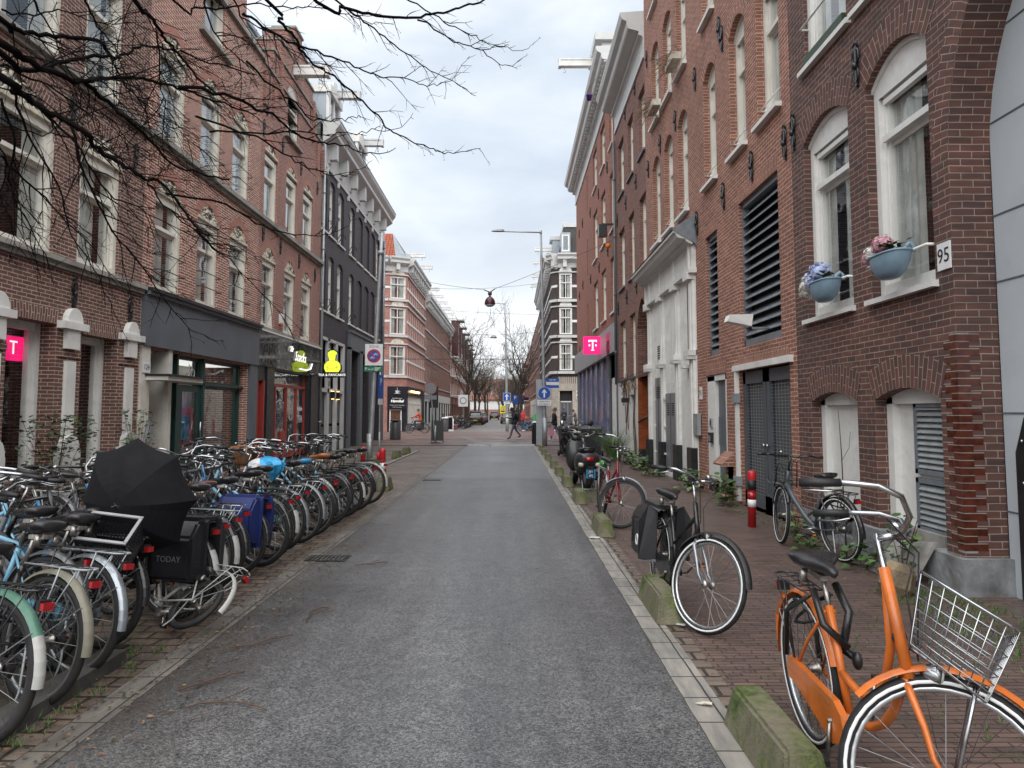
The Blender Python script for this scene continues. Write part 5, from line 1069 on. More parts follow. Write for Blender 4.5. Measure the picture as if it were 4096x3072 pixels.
# the rows farther down on both sides
def row(side, x, y0, y1, top, mat, win_mat, label, floors, ww, gap, corn, base='offgrey', name='brick_house', dorm=(), group='houses beyond the junction', slim='farslim', bz=3.4, band=None):
    b = Bld(name, label, 'house', (x, (y0 + y1) / 2, 0), group); f = Fac(b, side, x, y0 if side == 'L' else y1)
    ys = []; y = y0 + gap / 2
    while y + ww < y1 - .1: ys.append(y); y += ww + gap
    f.wall(y0, y1, bz, top, mat, [(y, y + ww, z0, z1) for y in ys for z0, z1 in floors], rev=.14); f.body(y0, y1, 0, top, mat, 8)
    f.wall(y0, y1, 0, bz, base, [(y0 + .5 + k * 3.0, y0 + 2.9 + k * 3.0, .4, 2.6, 0, .15) for k in range(int((y1 - y0 - .5) / 3.0))])
    for k in range(int((y1 - y0 - .5) / 3.0)): f.win(y0 + .5 + k * 3.0, y0 + 2.9 + k * 3.0, .4, 2.6, 0, 'shop', rec=.1)
    for z0, z1 in floors:
        for y in ys: f.win(y, y + ww, z0, z1, 0, slim, rec=.06)
        f.bpart('string_course', y0, y1, 0, .08, z0 - .16, z0 - .04, 'offgrey')
        if band: f.bpart('white_band', y0, y1, 0, .02, (z0 + z1) / 2 - .1, (z0 + z1) / 2 + .08, band)
    if corn: f.cornice(y0, y1, [(d, z + top - 12.1) for d, z in CB], 'offgrey', blocks=(1.1, .22, .06, .42, top + .1, top + .6))
    for y in dorm:
        f.part('dormer', lambda m: (f.box(y - .7, y + .7, -1.9, -.2, top + 1.1, top + 2.4, 'zinc', m), f.box(y - .8, y + .8, -2, -.1, top + 2.2, top + 2.5, 'offgrey', m))); beam('hoist_beam', f, y, top + 2.1, -1, 1.1, b.e, 'white')
    p, q = f.sp(y0, y1); b.wall_mb.face([f.P(p, .2, top + 1.1), f.P(q, .2, top + 1.1), f.P(q, 1.8, top + 3), f.P(p, 1.8, top + 3)], 'slate'); b.wall_mb.face([f.P(p, .2, top + 1.1), f.P(p, 1.8, top + 3), f.P(p, 8, top + 3), f.P(p, 8, top)], 'slate')
    b.finish(); return b, f
F3 = ((4.2, 6.2), (6.9, 8.9), (9.6, 11.3))
row('L', XS, 69.2, 82.5, 11.6, 'br_far_brown', 0, 'brown brick house with tall narrow windows, next after the pink corner house', F3, .62, .62, True, dorm=(71.5, 76, 80.5))
row('L', XS, 82.5, 98, 11.6, 'br_far_brown', 0, 'red brown terrace with close white windows, second after the pink corner house', F3, .55, .62, True, base='white', dorm=(85, 90, 95))
b, f = row('L', XS, 98, 145, 11.4, 'br_far_pink', 0, 'long white and red balconied terrace behind the left street trees', ((3.7, 5.6), (6.5, 8.3), (9.1, 10.9)), 1.6, 1.0, False, dorm=(), slim='far', base='br_far_pink')
for i in range(7):
    [f.part('balcony', lambda m: (f.box(100 + i * 6, 103 + i * 6, 0, .9, z - .25, z - .08, 'white', m), f.box(100 + i * 6, 103 + i * 6, .84, .9, z - .1, z + .75, 'offgrey' if i % 2 else 'br_far_pink', m))) for z in (3.9, 6.6, 9.3)]
    f.part('glass_stair_tower', lambda m: ([f.box(y, y + .3, -.1, .9, 9.5, 14.2 - i * .3, 'lamp_maroon', m) for y in (100.2 + i * 6, 102.6 + i * 6)], f.box(100 + i * 6, 103.2 + i * 6, -.2, 1.6, 14.2 - i * .3, 14.4 - i * .3, 'offgrey', m), f.box(100.4 + i * 6, 102.6 + i * 6, .1, .8, 9.5, 14.0 - i * .3, 'louvre', m)))
# right corner beyond the junction
b = Bld('corner_house', 'black brick corner house with white bay windows across the junction at right', 'house', (5, 61, 0), 'houses beyond the junction')
X2 = 3.35; fa = Fac(b, 'F', 60.0, 3.35 + .45); fr = Fac(b, 'R', X2, 86)
G3 = ((5.0, 7.2), (8.0, 10.2), (11.0, 13.1))
fa.wall(3.8, 10, 3.9, 13.9, 'br_far_black', [(3.95, 5.0, z0, z1, 0, .06) for z0, z1 in G3] + [(6.6, 7.8, z0, z1) for z0, z1 in G3]); fa.wall(3.8, 10, 0, 3.9, 'stone_clad', [(3.95, 5.0, .1, 3.3, 0, .3)])
fc = Fac(b, radians(-50), (3.35, 60.5), 0); fc.wall(0, .68, 3.9, 13.9, 'br_far_black', []); fc.wall(0, .68, 0, 3.9, 'stone_clad', [])
fr.wall(60.5, 86, 3.9, 13.9, 'br_far_black', [(y, y + .9, z0, z1) for y in [61.5 + 2.1 * k for k in range(11)] for z0, z1 in G3], rev=.14); fr.wall(60.5, 86, 0, 3.9, 'stone_clad', [])
for z0, z1 in G3:
    fa.win(3.95, 5.0, z0, z1, 0, 'far', rec=-.05); fa.win(6.6, 7.8, z0, z1, 0, 'far', rec=.08)
    for k in range(11): fr.win(61.5 + 2.1 * k, 62.4 + 2.1 * k, z0, z1, 0, 'farslim', rec=.06)
    for F_, a, c in ((fa, 3.8, 10), (fc, 0, .68), (fr, 60.5, 86)):
        F_.bpart('string_course', a, c, 0, .22, z0 - .3, z0 - .08, 'offgrey'); F_.bpart('string_course', a, c, 0, .12, z1 + .08, z1 + .18, 'offgrey')
        F_.bpart('white_band', a if F_ is not fa else 5.0, c, 0, .025, (z0 + z1) / 2 - .1, (z0 + z1) / 2 + .1, 'white')
    fa.part('white_arch', lambda m: m.prism([(.68 + .52 * cos(t), z1 + .2 + .4 * sin(t)) for t in [pi * i / 10 for i in range(11)]], -.06, .0, 'white', T=fa.T))
fa.body(3.8, 10, 0, 13.9, 'br_far_black', 24)
CB2 = [(d * 1.2, z + 1.5) for d, z in CB]
for F_, a, c in ((fa, 3.8, 10), (fc, 0, .68), (fr, 60.5, 86)): F_.cornice(a, c, CB2, 'offgrey', blocks=(1.2, .3, .06, .5, 13.6, 14.2))
b.finish()
m = MB(); m.face([(3.9, 60.2, 14.8), (10, 60.2, 14.8), (10, 61.2, 17.4), (4.6, 61.2, 17.4)], 'slate_dark', [(0, 0), (6, 0), (6, 2.8), (1, 2.8)]); m.face([(3.9, 60.2, 14.8), (4.6, 61.2, 17.4), (4.6, 86, 17.4), (3.7, 86, 14.8)], 'slate_dark'); m.box(4.4, 10, 61.1, 86, 17.35, 17.75, 'offgrey'); m.box(5.6, 10, 61.5, 62, 17.75, 19.0, 'zinc')
o = m.obj('roof', b.e); o.location = -b.loc
fa.part('dormer', lambda m: (fa.box(4.1, 4.9, -.9, .0, 14.9, 16.6, 'zinc', m), fa.box(4.2, 4.8, .0, .03, 15.0, 16.4, 'white', m), fa.box(4.3, 4.7, .03, .035, 15.1, 16.3, 'louvre', m)))
for y in (63.5, 69, 75, 81): fr.part('dormer', lambda m: (fr.box(y - .8, y + .8, -1.9, -.2, 15.2, 16.8, 'zinc', m), fr.box(y - .9, y + .9, -2, 0, 16.6, 16.9, 'offgrey', m))); beam('hoist_beam', fr, y, 15.9 - (y > 70) * .2, -1, 1.3, b.e, 'white')
d = fa.part('shop_front', lambda m: (fa.box(4.0, 4.95, -.28, -.25, .1, 2.4, 'shop_grey', m), fa.box(4.0, 4.95, -.24, -.2, 2.35, 2.45, 'white', m), [fa.box(x, x + .05, -.26, -.2, .1, 2.4, 'alu', m) for x in (4.0, 4.3, 4.6, 4.9)], fa.box(4.0, 4.95, -.28, -.27, 2.45, 3.25, 'interior', m)))
fa.part('fluted_fascia', lambda m: [fa.box(3.85 + .16 * i, 3.95 + .16 * i, 0, .04, 3.3, 4.45, 'stone_clad', m) for i in range(20)])
fa.part('shop_plaque', lambda m: (fa.box(5.3, 5.75, 0, .1, 2.6, 3.3, 'white', m), fa.box(5.35, 5.7, .1, .11, 2.7, 2.85, 'sign_black', m), fa.box(5.35, 5.7, .1, .11, 3.05, 3.2, 'sign_black', m)))
row('R', X2, 86, 132, 13.2, 'br_far_brown', 0, 'long plain dark brown brick terrace with white pilasters, right of the far lamp post', ((4.2, 6.2), (7.3, 9.3), (10.4, 12.3)), .9, 2.2, False, base='white', slim='farslim')
b, f = row('R', X2 - .2, 132, 190, 12.4, 'br_far_pink', 0, 'far red brick block with rounded yellow balconies on the right', ((3.9, 5.6), (6.9, 8.6), (9.9, 11.6)), 1.5, 2.2, False, slim='farslim', base='br_far_pink')
for i in range(8): [f.part('balcony', lambda m: (m.lathe([(.9, z - .3), (1.3, z - .1), (1.3, z)], 'relief', 10, tuple(f.at(135 + i * 7, 0, 0))), m.lathe([(1.25, z), (1.25, z + .9)], 'lamp_maroon', 10, tuple(f.at(135 + i * 7, 0, 0))))) for z in (3.6, 6.6, 9.6)]
b = Bld('school_building', 'low pink block with a red strip closing the far end of the street', 'building', (-3, 235, 0)); f = Fac(b, 'F', 235, -30)
f.wall(-30, 25, 5, 12, 'br_far_pink', [(x, x + 2, z, z + 2.2) for x in range(-28, 24, 4) for z in (7.5,)]); f.wall(-30, 25, 0, 5, 'offgrey', []); f.body(-30, 25, 0, 12, 'br_far_pink', 10)
for x in range(-28, 24, 4):
    for z in (7.5,): f.win(x, x + 2, z, z + 2.2, 0, 'far', rec=.05)
b.finish(); f.bpart('red_strip', -30, 25, 0, .4, 5, 5.5, 'brown_wood'); f.part('low_wall', lambda m: f.box(-30, 25, .5, .9, 0, 2.2, 'br_far_brown', m))
# houses lining the cross street, so the side views stay closed
for side, x0, x1, y, lab in ((1, -60, -16, 57.5, 'brick row on the far side of the cross street, left'), (1, 10, 60, 61, 'brick row on the far side of the cross street, right')):
    b = Bld('brick_house', lab, 'house', (x0, y, 0), 'houses beyond the junction'); f = Fac(b, 'F', y, x0); ww = [x0 + 2 + 3 * k for k in range(int((x1 - x0 - 2) / 3))]
    f.wall(x0, x1, 0, 12.5, 'br_far_pink', [(x, x + 1.2, z, z + 2) for x in ww for z in (1, 4.4, 7.6, 10)]); f.body(x0, x1, 0, 12.5, 'br_far_pink', 8)
    for x in ww:
        for z in (1, 4.4, 7.6, 10): f.win(x, x + 1.2, z, z + 2, 0, 'far', rec=.05)
    b.finish()
# ------------------------------------------------------------------ the ground
def sheet(name, pts, z, mat, rot=False, label=None):
    m = MB(); m.face([(x, y, z) for x, y in pts], mat, [((y, x) if rot else (x, y)) for x, y in pts]); o = m.obj(name); o['kind'] = 'structure'; return o
R4 = lambda x0, x1, y0, y1: [(x0, y0), (x1, y0), (x1, y1), (x0, y1)]
sheet('ground', R4(-300, 300, -60, 500), -0.03, 'pv_cross')
sheet('pavement', R4(-7.32, -3.84, -6, 34.0), 0.0, 'pv_slab'); sheet('parking_strip', R4(-3.72, -2.27, -6, 29.5), 0.0, 'pv_left')
sheet('pavement', [(-3.84, 29.5), (-3.72, 29.5), (-2.27, 29.5), (-2.05, 33.4), (-2.3, 34.0), (-3.84, 34)], 0.0, 'pv_slab')
sheet('road', R4(-2.10, 0.955, -6, 33.5), 0.006, 'asphalt')
sheet('pavement', R4(1.145, 5.0, -6, 34.0), 0.0, 'pv_right')
for nm, x0, x1, y0, y1, mt, z in (('kerb', .95, 1.145, -6, 33.5, 'pv_block', .012), ('kerb', -2.27, -2.08, -6, 31.5, 'pv_block_dirty', .010), ('kerb', -3.84, -3.72, 15.5, 29.5, 'pv_block', .03)):
    m = MB(); m.box(x0, x1, y0, y1, -.05, z - .001, mt); m.face([(x0, y0, z), (x1, y0, z), (x1, y1, z), (x0, y1, z)], mt, [(y0, 0), (y0, x1 - x0), (y1, x1 - x0), (y1, 0)][::1]); m.obj(nm)['kind'] = 'structure'
m = MB(); m.box(1.15, 1.26, -6, 33, -.05, .004, 'pv_left'); m.obj('kerb')['kind'] = 'structure'
m = MB()
for i in range(6): x = -2.05 + .52 * i; m.mesh([(x, 33.5, .004), (x + .5, 33.5, .004), (x + .5, 34.3, .07), (x, 34.3, .07), (x, 34.35, -.02), (x + .5, 34.35, -.02)], [(0, 1, 2, 3), (3, 2, 5, 4)], 'stone', False)
m.obj('kerb_ramp')['kind'] = 'structure'
sheet('junction', R4(-60, 60, 33.99, 57.3), .02, 'pv_cross'); sheet('road', R4(-1.9, 2.3, 34.36, 37.6), .026, 'pv_cobble')
sheet('road', [(-5.2, 57.3), (.6, 57.3), (.6, 232), (-5.6, 232)], .0, 'pv_road_far'); sheet('pavement', [(-8.4, 57.3), (-5.2, 57.3), (-5.6, 235), (-8.4, 235)], .03, 'pv_cross'); sheet('pavement', [(.7, 57.3), (3.9, 57.3), (3.9, 235), (.7, 235)], .03, 'pv_cross')
for k, (x0, y0, x1, y1, w_) in enumerate(((-1.7, 37.4, -3.4, 47, .5), (.5, 37.4, -1.6, 47, .5), (2.3, 38, 9, 46, .5), (-6, 41, 3, 41.6, .25), (-7, 48, 8, 48.3, .25))):
    n = Vector((y1 - y0, x0 - x1, 0)).normalized() * w_ / 2
    sheet('road', [(x0 - n.x, y0 - n.y), (x1 - n.x, y1 - n.y), (x1 + n.x, y1 + n.y), (x0 + n.x, y0 + n.y)], .028 + .002 * k, 'pv_cobble')
# stone edging of the tree pit at lower left
m = MB(); m.box(-2.62, -2.46, 1.0, 4.75, -.02, .085, 'stone_dark'); m.obj('kerb')['kind'] = 'structure'
sheet('planting_soil', R4(-4.4, -2.62, 1.0, 5.1), .008, 'soil')
# drain grates
for x, y in ((-1.86, 17.0), (-2.0, 8.0)):
    t = empty('drain_grate', (x, y, .008), label='cast iron slotted drain grate in the gutter ' + ('beside the farther asphalt' if y > 10 else 'in front of the blue pannier'), cat='drain')
    m = MB(); m.box(-.22, .22, -.16, .16, 0, .006, 'iron'); m.obj('frame', t); m = MB(); [m.box(-.19 + .045 * i, -.175 + .045 * i, -.13, .13, .006, .012, 'stone_dark') for i in range(9)]; m.obj('bars', t)
# ------------------------------------------------------------------ parking blocks
def block(x, y, label, L=.86, w_=.22, h=.22, yaw=0, g='mossy concrete parking blocks along the right kerb'):
    m = MB(); w2 = w_ / 2; t2 = w2 * .68
    vs = [(-w2, -L / 2, 0), (w2, -L / 2, 0), (w2, L / 2, 0), (-w2, L / 2, 0), (-t2, -L / 2 + .07, h), (t2, -L / 2 + .07, h), (t2, L / 2 - .07, h), (-t2, L / 2 - .07, h)]
    m.mesh(vs, [(0, 1, 5, 4), (1, 2, 6, 5), (2, 3, 7, 6), (3, 0, 4, 7), (4, 5, 6, 7), (3, 2, 1, 0)], 'block_moss', False)
    me = m.data('parking_block'); bm = bmesh.new(); bm.from_mesh(me); bmesh.ops.bevel(bm, geom=bm.edges[:], offset=.016, segments=2, affect='EDGES'); bm.to_mesh(me); bm.free()
    o = mobj('parking_block', me, None, (x, y, .0), (0, 0, yaw)); return tag(o, label, 'parking block', g)
bl = [(3.42, 'mossy concrete parking block beside the orange bicycle'), (5.95, 'mossy concrete parking block under the pannier bicycle front wheel'), (9.7, 'mossy concrete parking block at the red bicycle front wheel'), (12.95, 'tan mossy block just in front of the scooter rear wheel'), (15.8, 'bright yellow green mossy block left of the scooter'),
      (18.4, 'dark mossy block just past the scooter'), (20.7, 'dark concrete block second past the scooter'), (24.0, 'tan block third past the scooter'), (27.0, 'small block next to last before the right lamp post'), (29.7, 'small block nearest the right lamp post')]
for y, l in bl: block(1.19, y, l)
for x, y, l in ((-3.95, 25.0, 'dark concrete block on the left pavement edge, nearer of the two past the pole'), (-3.95, 27.3, 'dark concrete block on the left pavement edge, farther of the two past the pole'), (-3.95, 21.0, 'dark concrete block between the zone pole and the striped bollard'), (-2.62, 15.0, 'low broken block at the foot of the striped bollard')):
    block(x, y, l, .6, .3, .26, g='concrete blocks along the left pavement edge')
# ------------------------------------------------------------------ bollards
def bollard(x, y, h, label, knob=False, r=.055, lean=0.0, bands=((.35, .48, 'sign_white'),)):
    t = empty('bollard', (x, y, 0), (0, lean, 0), label, 'bollard'); m = MB(); m.lathe([(r * 1.0, 0), (r, h * .86), (r * 1.06, h * .88), (r * 1.06, h * .96), (r * .8, h), (.005, h + .01)], 'red_plastic', 16); m.obj('post', t)
    for a, c, mt in bands: m = MB(); m.lathe([(r + .003, a * h), (r + .003, c * h)], mt, 16); m.obj('band', t)
    if knob: m = MB(); m.lathe([(r * .7, h * .72), (r * .7, h * .86), (r * .5, h * .9)], 'red_plastic', 10, c=(-r * 1.5, 0, 0)); m.obj('knob', t); m = MB(); m.lathe([(.13, 0), (.13, .02), (.07, .04)], 'red_plastic', 16); m.obj('foot', t)
    return t
bollard(3.33, 10.2, .77, 'red and white striped post with stickers beside the mesh doors', bands=((.36, .49, 'sign_white'), (.5, .62, 'lens_red'), (.66, .84, 'sign_black')), lean=.02)
bollard(-2.68, 15.3, .82, 'red and white striped flexible bollard at the end of the bicycle row', True, .06, -.04, ((.18, .34, 'sign_white'), (.48, .64, 'sign_white')))
bollard(-4.12, 20.2, .62, 'short plain red bollard behind the last bicycles', True, .07, 0, ())
# ------------------------------------------------------------------ poles and signs
def disc(m, r, y, mat, n=32, y2=None, c=(0, 0)): m.prism([(c[0] + r * cos(2 * pi * i / n), c[1] + r * sin(2 * pi * i / n)) for i in range(n)], y, y2 if y2 is not None else y + .003, mat)
def pole(x, y, h, r0, r1, label, lean=(0, 0), cat='pole', name='sign_pole', mat='galv'):
    t = empty(name, (x, y, 0), label=label, cat=cat); m = MB(); m.tube([(lean[0] * k / 8, lean[1] * k / 8, h * k / 8) for k in range(9)], [r0 + (r1 - r0) * k / 8 for k in range(9)], mat, 14); m.tube([(0, 0, 0), (0, 0, .9)], r0 * 1.12, mat, 14); m.obj('pole', t); return t
t = pole(-4.47, 22.9, 7.3, .085, .055, 'tall leaning grey steel pole carrying the zone sign at the end of the bicycle row', (.30, 0)); m = MB(); m.lathe([(.1, 6.6), (.1, 6.72)], 'galv', 12, (.27, 0, 0)); m.obj('clamp', t)
s_ = empty('traffic_sign', (-4.35, 22.78, 3.38), label='square white ZONE sign with a no bicycle parking circle on the leaning pole', cat='traffic sign')
m = MB(); m.box(-.28, .28, -.012, .012, -.34, .34, 'sign_white'); m.obj('panel', s_); m = MB(); m.box(-.285, .285, -.008, .016, -.345, .345, 'sign_black'); m.obj('rim', s_)
text('ZONE', .1, 'sign_black', s_, (0, -.0135, .255), depth=.001, space=1.15); m = MB(); disc(m, .215, -.016, 'sign_red', c=(0, -.04)); disc(m, .165, -.019, 'sign_blue', c=(0, -.04)); m.obj('roundel', s_)
def bikeicon(m, cx, cz, k, y, mat):
    for dx in (-.5, .5): m.tube([(cx + (dx + .3 * cos(a)) * k, y, cz + .3 * k * sin(a)) for a in [2 * pi * i / 12 for i in range(12)]], .05 * k, mat, 4, closed=True)
    for A, B in (((-.5, 0), (-.2, .45)), ((-.2, .45), (.35, .45)), ((.35, .45), (.5, 0)), ((-.5, 0), (0, 0)), ((0, 0), (.35, .45)), ((0, 0), (-.25, .55)), ((-.38, .58), (-.12, .58)), ((.35, .45), (.3, .65))): m.tube([(cx + A[0] * k, y, cz + A[1] * k), (cx + B[0] * k, y, cz + B[1] * k)], .05 * k, mat, 4)
m = MB(); bikeicon(m, -.05, -.11, .085, -.021, 'sign_white'); bikeicon(m, .06, .0, .085, -.021, 'sign_white'); m.obj('bicycle_symbol', s_); m = MB(); m.box(-.015, .015, -.024, -.020, -.17, .17, 'sign_red', T=Matrix.Translation((0, 0, -.04)) @ Matrix.Rotation(radians(-45), 4, 'Y')); m.obj('slash', s_)
s_ = empty('traffic_sign', (-4.37, 22.78, 2.93), label='narrow green plate with a white P and bicycles under the zone sign', cat='traffic sign')
m = MB(); m.box(-.29, .29, -.012, .012, -.075, .075, 'sign_green'); m.obj('panel', s_); text('P', .12, 'sign_white', s_, (-.22, -.014, 0), depth=.001); m = MB(); bikeicon(m, -.12, -.02, .05, -.014, 'sign_white'); bikeicon(m, -.02, -.02, .05, -.014, 'sign_white'); [m.box(.05, .05 + a, -.015, -.012, z, z + .018, 'sign_white') for a, z in ((.19, .025), (.15, -.01), (.1, -.045))]; m.obj('symbols', s_)
t = pole(-4.55, 25.0, 2.95, .028, .028, 'thin grey pole with small blue signs seen edge on, behind the zone pole')
s_ = empty('traffic_sign', (-4.52, 24.95, 2.45), (0, 0, radians(80)), 'blue parking sign turned nearly edge on beside the thin pole', 'traffic sign'); m = MB(); m.box(-.22, .22, -.01, .01, -.4, .4, 'sign_blue'); m.obj('panel', s_); text('P', .35, 'sign_white', s_, (0, -.013, .15), depth=.001); m = MB(); m.box(-.2, .2, -.012, .012, -.62, -.42, 'sign_white'); m.obj('sub_plate', s_)
def lamp_post(x, y, h, arm, label, r0=.09):
    t = empty('street_lamp', (x, y, 0), label=label, cat='street lamp', group='tall grey street lamps'); m = MB(); m.tube([(-.16 * k / 8, 0, h * k / 8) for k in range(9)], [r0 * (1 - .5 * k / 8) for k in range(9)], 'galv', 14); m.tube([(0, 0, 0), (0, 0, 1.3)], r0 * 1.15, 'galv', 14); m.obj('pole', t)
    m = MB(); m.tube([(-.16, 0, h - .03), (-.16 - arm + .35, 0, h + .03)], .032, 'galv', 8); m.tube([(-.16, 0, h - .1), (-.16, 0, h + .06)], .055, 'galv', 10); m.obj('arm', t)
    m = MB(); X = -.16 - arm; vs = []; 
    for k, (xx, ww, hh) in enumerate(((X, .03, .015), (X + .1, .10, .035), (X + .3, .13, .055), (X + .5, .12, .06), (X + .6, .06, .05))):
        vs += [(xx, -ww, h + .02), (xx, ww, h + .02), (xx, ww * .7, h + .02 + hh * 1.6), (xx, -ww * .7, h + .02 + hh * 1.6)]
    fs = [(4 * k + a, 4 * k + (a + 1) % 4, 4 * k + 4 + (a + 1) % 4, 4 * k + 4 + a) for k in range(4) for a in range(4)] + [(0, 3, 2, 1), (16, 17, 18, 19)]; m.mesh(vs, fs, 'sign_back', False); m.obj('lamp_head', t); return t
lamp_post(1.53, 33.9, 10.1, 2.35, 'tall grey street lamp with a long arm at the right kerb before the junction', .10)
lamp_post(-.39, 58.5, 10.35, 1.5, 'tall grey street lamp on the far side of the junction beside the blue arrow sign', .11)
s_ = empty('traffic_sign', (1.50, 33.72, 2.44), label='round blue sign with a white straight ahead arrow on the right lamp post', cat='traffic sign')
m = MB(); disc(m, .30, -.01, 'sign_white', y2=.01); disc(m, .285, -.013, 'sign_blue'); m.obj('panel', s_); AR = [(-.035, -.2), (.035, -.2), (.035, .06), (.09, .0), (.12, .03), (0, .2), (-.12, .03), (-.09, .0), (-.035, .06)]; m = MB(); m.prism(AR, -.017, -.0135, 'sign_white'); m.obj('arrow', s_)
s_ = empty('traffic_sign', (1.50, 33.72, 2.0), label='white plate reading Uitgezonderd bromfietsers under the round arrow sign', cat='traffic sign'); m = MB(); m.box(-.33, .33, -.01, .01, -.13, .13, 'sign_white'); m.obj('panel', s_); text('Uitgezonderd', .095, 'sign_black', s_, (0, -.012, .055), depth=.001); text('bromfietsers', .095, 'sign_black', s_, (0, -.012, -.06), depth=.001)
s_ = empty('street_sign', (1.9, 33.9, 2.95), label='small stacked street name plates on the right lamp post', cat='street sign'); m = MB(); m.box(-.3, .3, -.01, .01, .03, .2, 'sign_blue'); m.box(-.3, .3, -.01, .01, -.12, .02, 'sign_white'); m.box(-.3, .3, -.01, .01, -.26, -.13, 'sign_blue'); m.obj('panel', s_); text('DE PIJP', .1, 'sign_white', s_, (0, -.012, .115), depth=.001); m = MB(); m.box(-.38, -.3, -.01, .01, 0, .1, 'galv'); m.obj('bracket', s_)
t = empty('cabinet', (1.28, 34.2, 0), label='narrow pale grey steel cabinet column behind the right lamp post', cat='cabinet'); m = MB(); m.box(-.14, .14, -.1, .1, 0, 3.1, 'galv'); m.obj('column', t)
s_ = empty('traffic_sign', (-.42, 58.35, 2.75), label='square blue one way sign with a white arrow on the far lamp post', cat='traffic sign'); m = MB(); m.box(-.3, .3, -.01, .01, -.33, .33, 'sign_white'); m.box(-.28, .28, -.013, -.01, -.31, .31, 'sign_blue'); m.obj('panel', s_); m = MB(); m.prism([(a * 1.3, c * 1.3) for a, c in AR], -.017, -.0135, 'sign_white'); m.obj('arrow', s_); m = MB(); m.box(-.24, .24, -.01, .01, -.56, -.38, 'sign_white'); m.box(-.15, .15, -.012, -.01, -.49, -.45, 'sign_black'); m.obj('sub_plate', s_)
s_ = empty('traffic_sign', (-.75, 58.6, 1.75), label='bright yellow notice with a warning triangle left of the far lamp post', cat='traffic sign'); m = MB(); m.box(-.22, .22, -.01, .01, -.3, .3, 'sign_yellow'); m.prism([(-.14, -.02), (.14, -.02), (0, .2)], -.014, -.01, 'sign_red'); m.prism([(-.08, .01), (.08, .01), (0, .14)], -.017, -.014, 'sign_white'); m.box(-.15, .15, -.013, -.01, -.2, -.1, 'sign_black'); m.obj('panel', s_)
t = pole(-3.82, 36.35, 3.0, .03, .028, 'leaning sign pole with the grey back of a red rimmed round sign', (-.28, 0)); m = MB(); m.lathe([(.28, 0), (.28, .03), (.06, .08)], 'sign_black', 16, (0, 0, 0)); m.obj('foot', t)
s_ = empty('traffic_sign', (-4.08, 36.3, 2.75), label='back of a round red rimmed sign with a plate below, left of the junction', cat='traffic sign'); m = MB(); disc(m, .31, -.01, 'sign_red', y2=.0); disc(m, .285, -.014, 'sign_back'); m.obj('panel', s_); m = MB(); m.box(-.31, .31, -.012, .0, -.56, -.36, 'sign_back'); m.obj('sub_plate', s_)
t = empty('sandwich_board', (-3.75, 36.6, .0), label='black A-frame pavement board standing at the foot of the leaning round sign', cat='pavement board')
for sg, nm in ((-1, 'panel'), (1, 'panel')):
    m = MB(); T_ = Matrix.Translation((0, sg * .2, 0)) @ Matrix.Rotation(radians(-sg * 10) * -1, 4, 'X'); m.box(-.29, .29, -.01, .01, .14, 1.16, 'sign_black', T=T_); m.box(-.30, -.28, -.015, .015, 0, 1.18, 'black_paint', T=T_); m.box(.28, .30, -.015, .015, 0, 1.18, 'black_paint', T=T_); m.obj(nm, t)
t = empty('sandwich_board', (-5.05, 58.6, .03), label='small white framed pavement board in front of the far left bicycles', cat='pavement board'); m = MB(); m.box(-.3, .3, -.03, .0, .1, 1.2, 'sign_white', T=Matrix.Rotation(.2, 4, 'X')); m.box(-.26, .26, -.04, -.03, .15, 1.12, 'sign_black', T=Matrix.Rotation(.2, 4, 'X')); m.obj('panel', t); m = MB(); m.box(-.3, .3, .45, .48, .0, 1.1, 'sign_white', T=Matrix.Rotation(-.2, 4, 'X')); m.obj('back', t)
def litter(x, y, label, r=.31, h=1.12, mat='bin_grey', top=False):
    t = empty('litter_bin', (x, y, .02), label=label, cat='litter bin'); m = MB(); m.lathe([(r * .93, 0), (r, .08), (r, h * .84), (r * .97, h * .86)], mat, 24); m.obj('body', t)
    m = MB(); m.lathe([(r * 1.02, h * .93), (r * 1.02, h * .96), (r * .7, h), (.01, h + .01)], 'sign_white' if top else 'sign_black', 24); m.obj('lid', t); m = MB(); m.lathe([(r * .6, h * .86), (r * .6, h * .93)], 'sign_black', 16); m.obj('opening', t); m = MB(); [m.box(-.02 + r * .95 * cos(a), .02 + r * .95 * cos(a), -.02 + r * .95 * sin(a), .02 + r * .95 * sin(a), h * .84, h * .94, mat) for a in (0.5, 2.2, 3.9, 5.4)]; m.obj('support', t)
litter(-6.55, 40.9, 'dark grey round litter bin on the near corner in front of the lunchroom'); litter(1.25, 35.2, 'black litter bin with a white top beside the right lamp post', .3, 1.1, 'bin_black', True); litter(-5.35, 58.0, 'grey litter bin with a white rim beside the far left cafe', .3, 1.1, 'bin_grey', True)
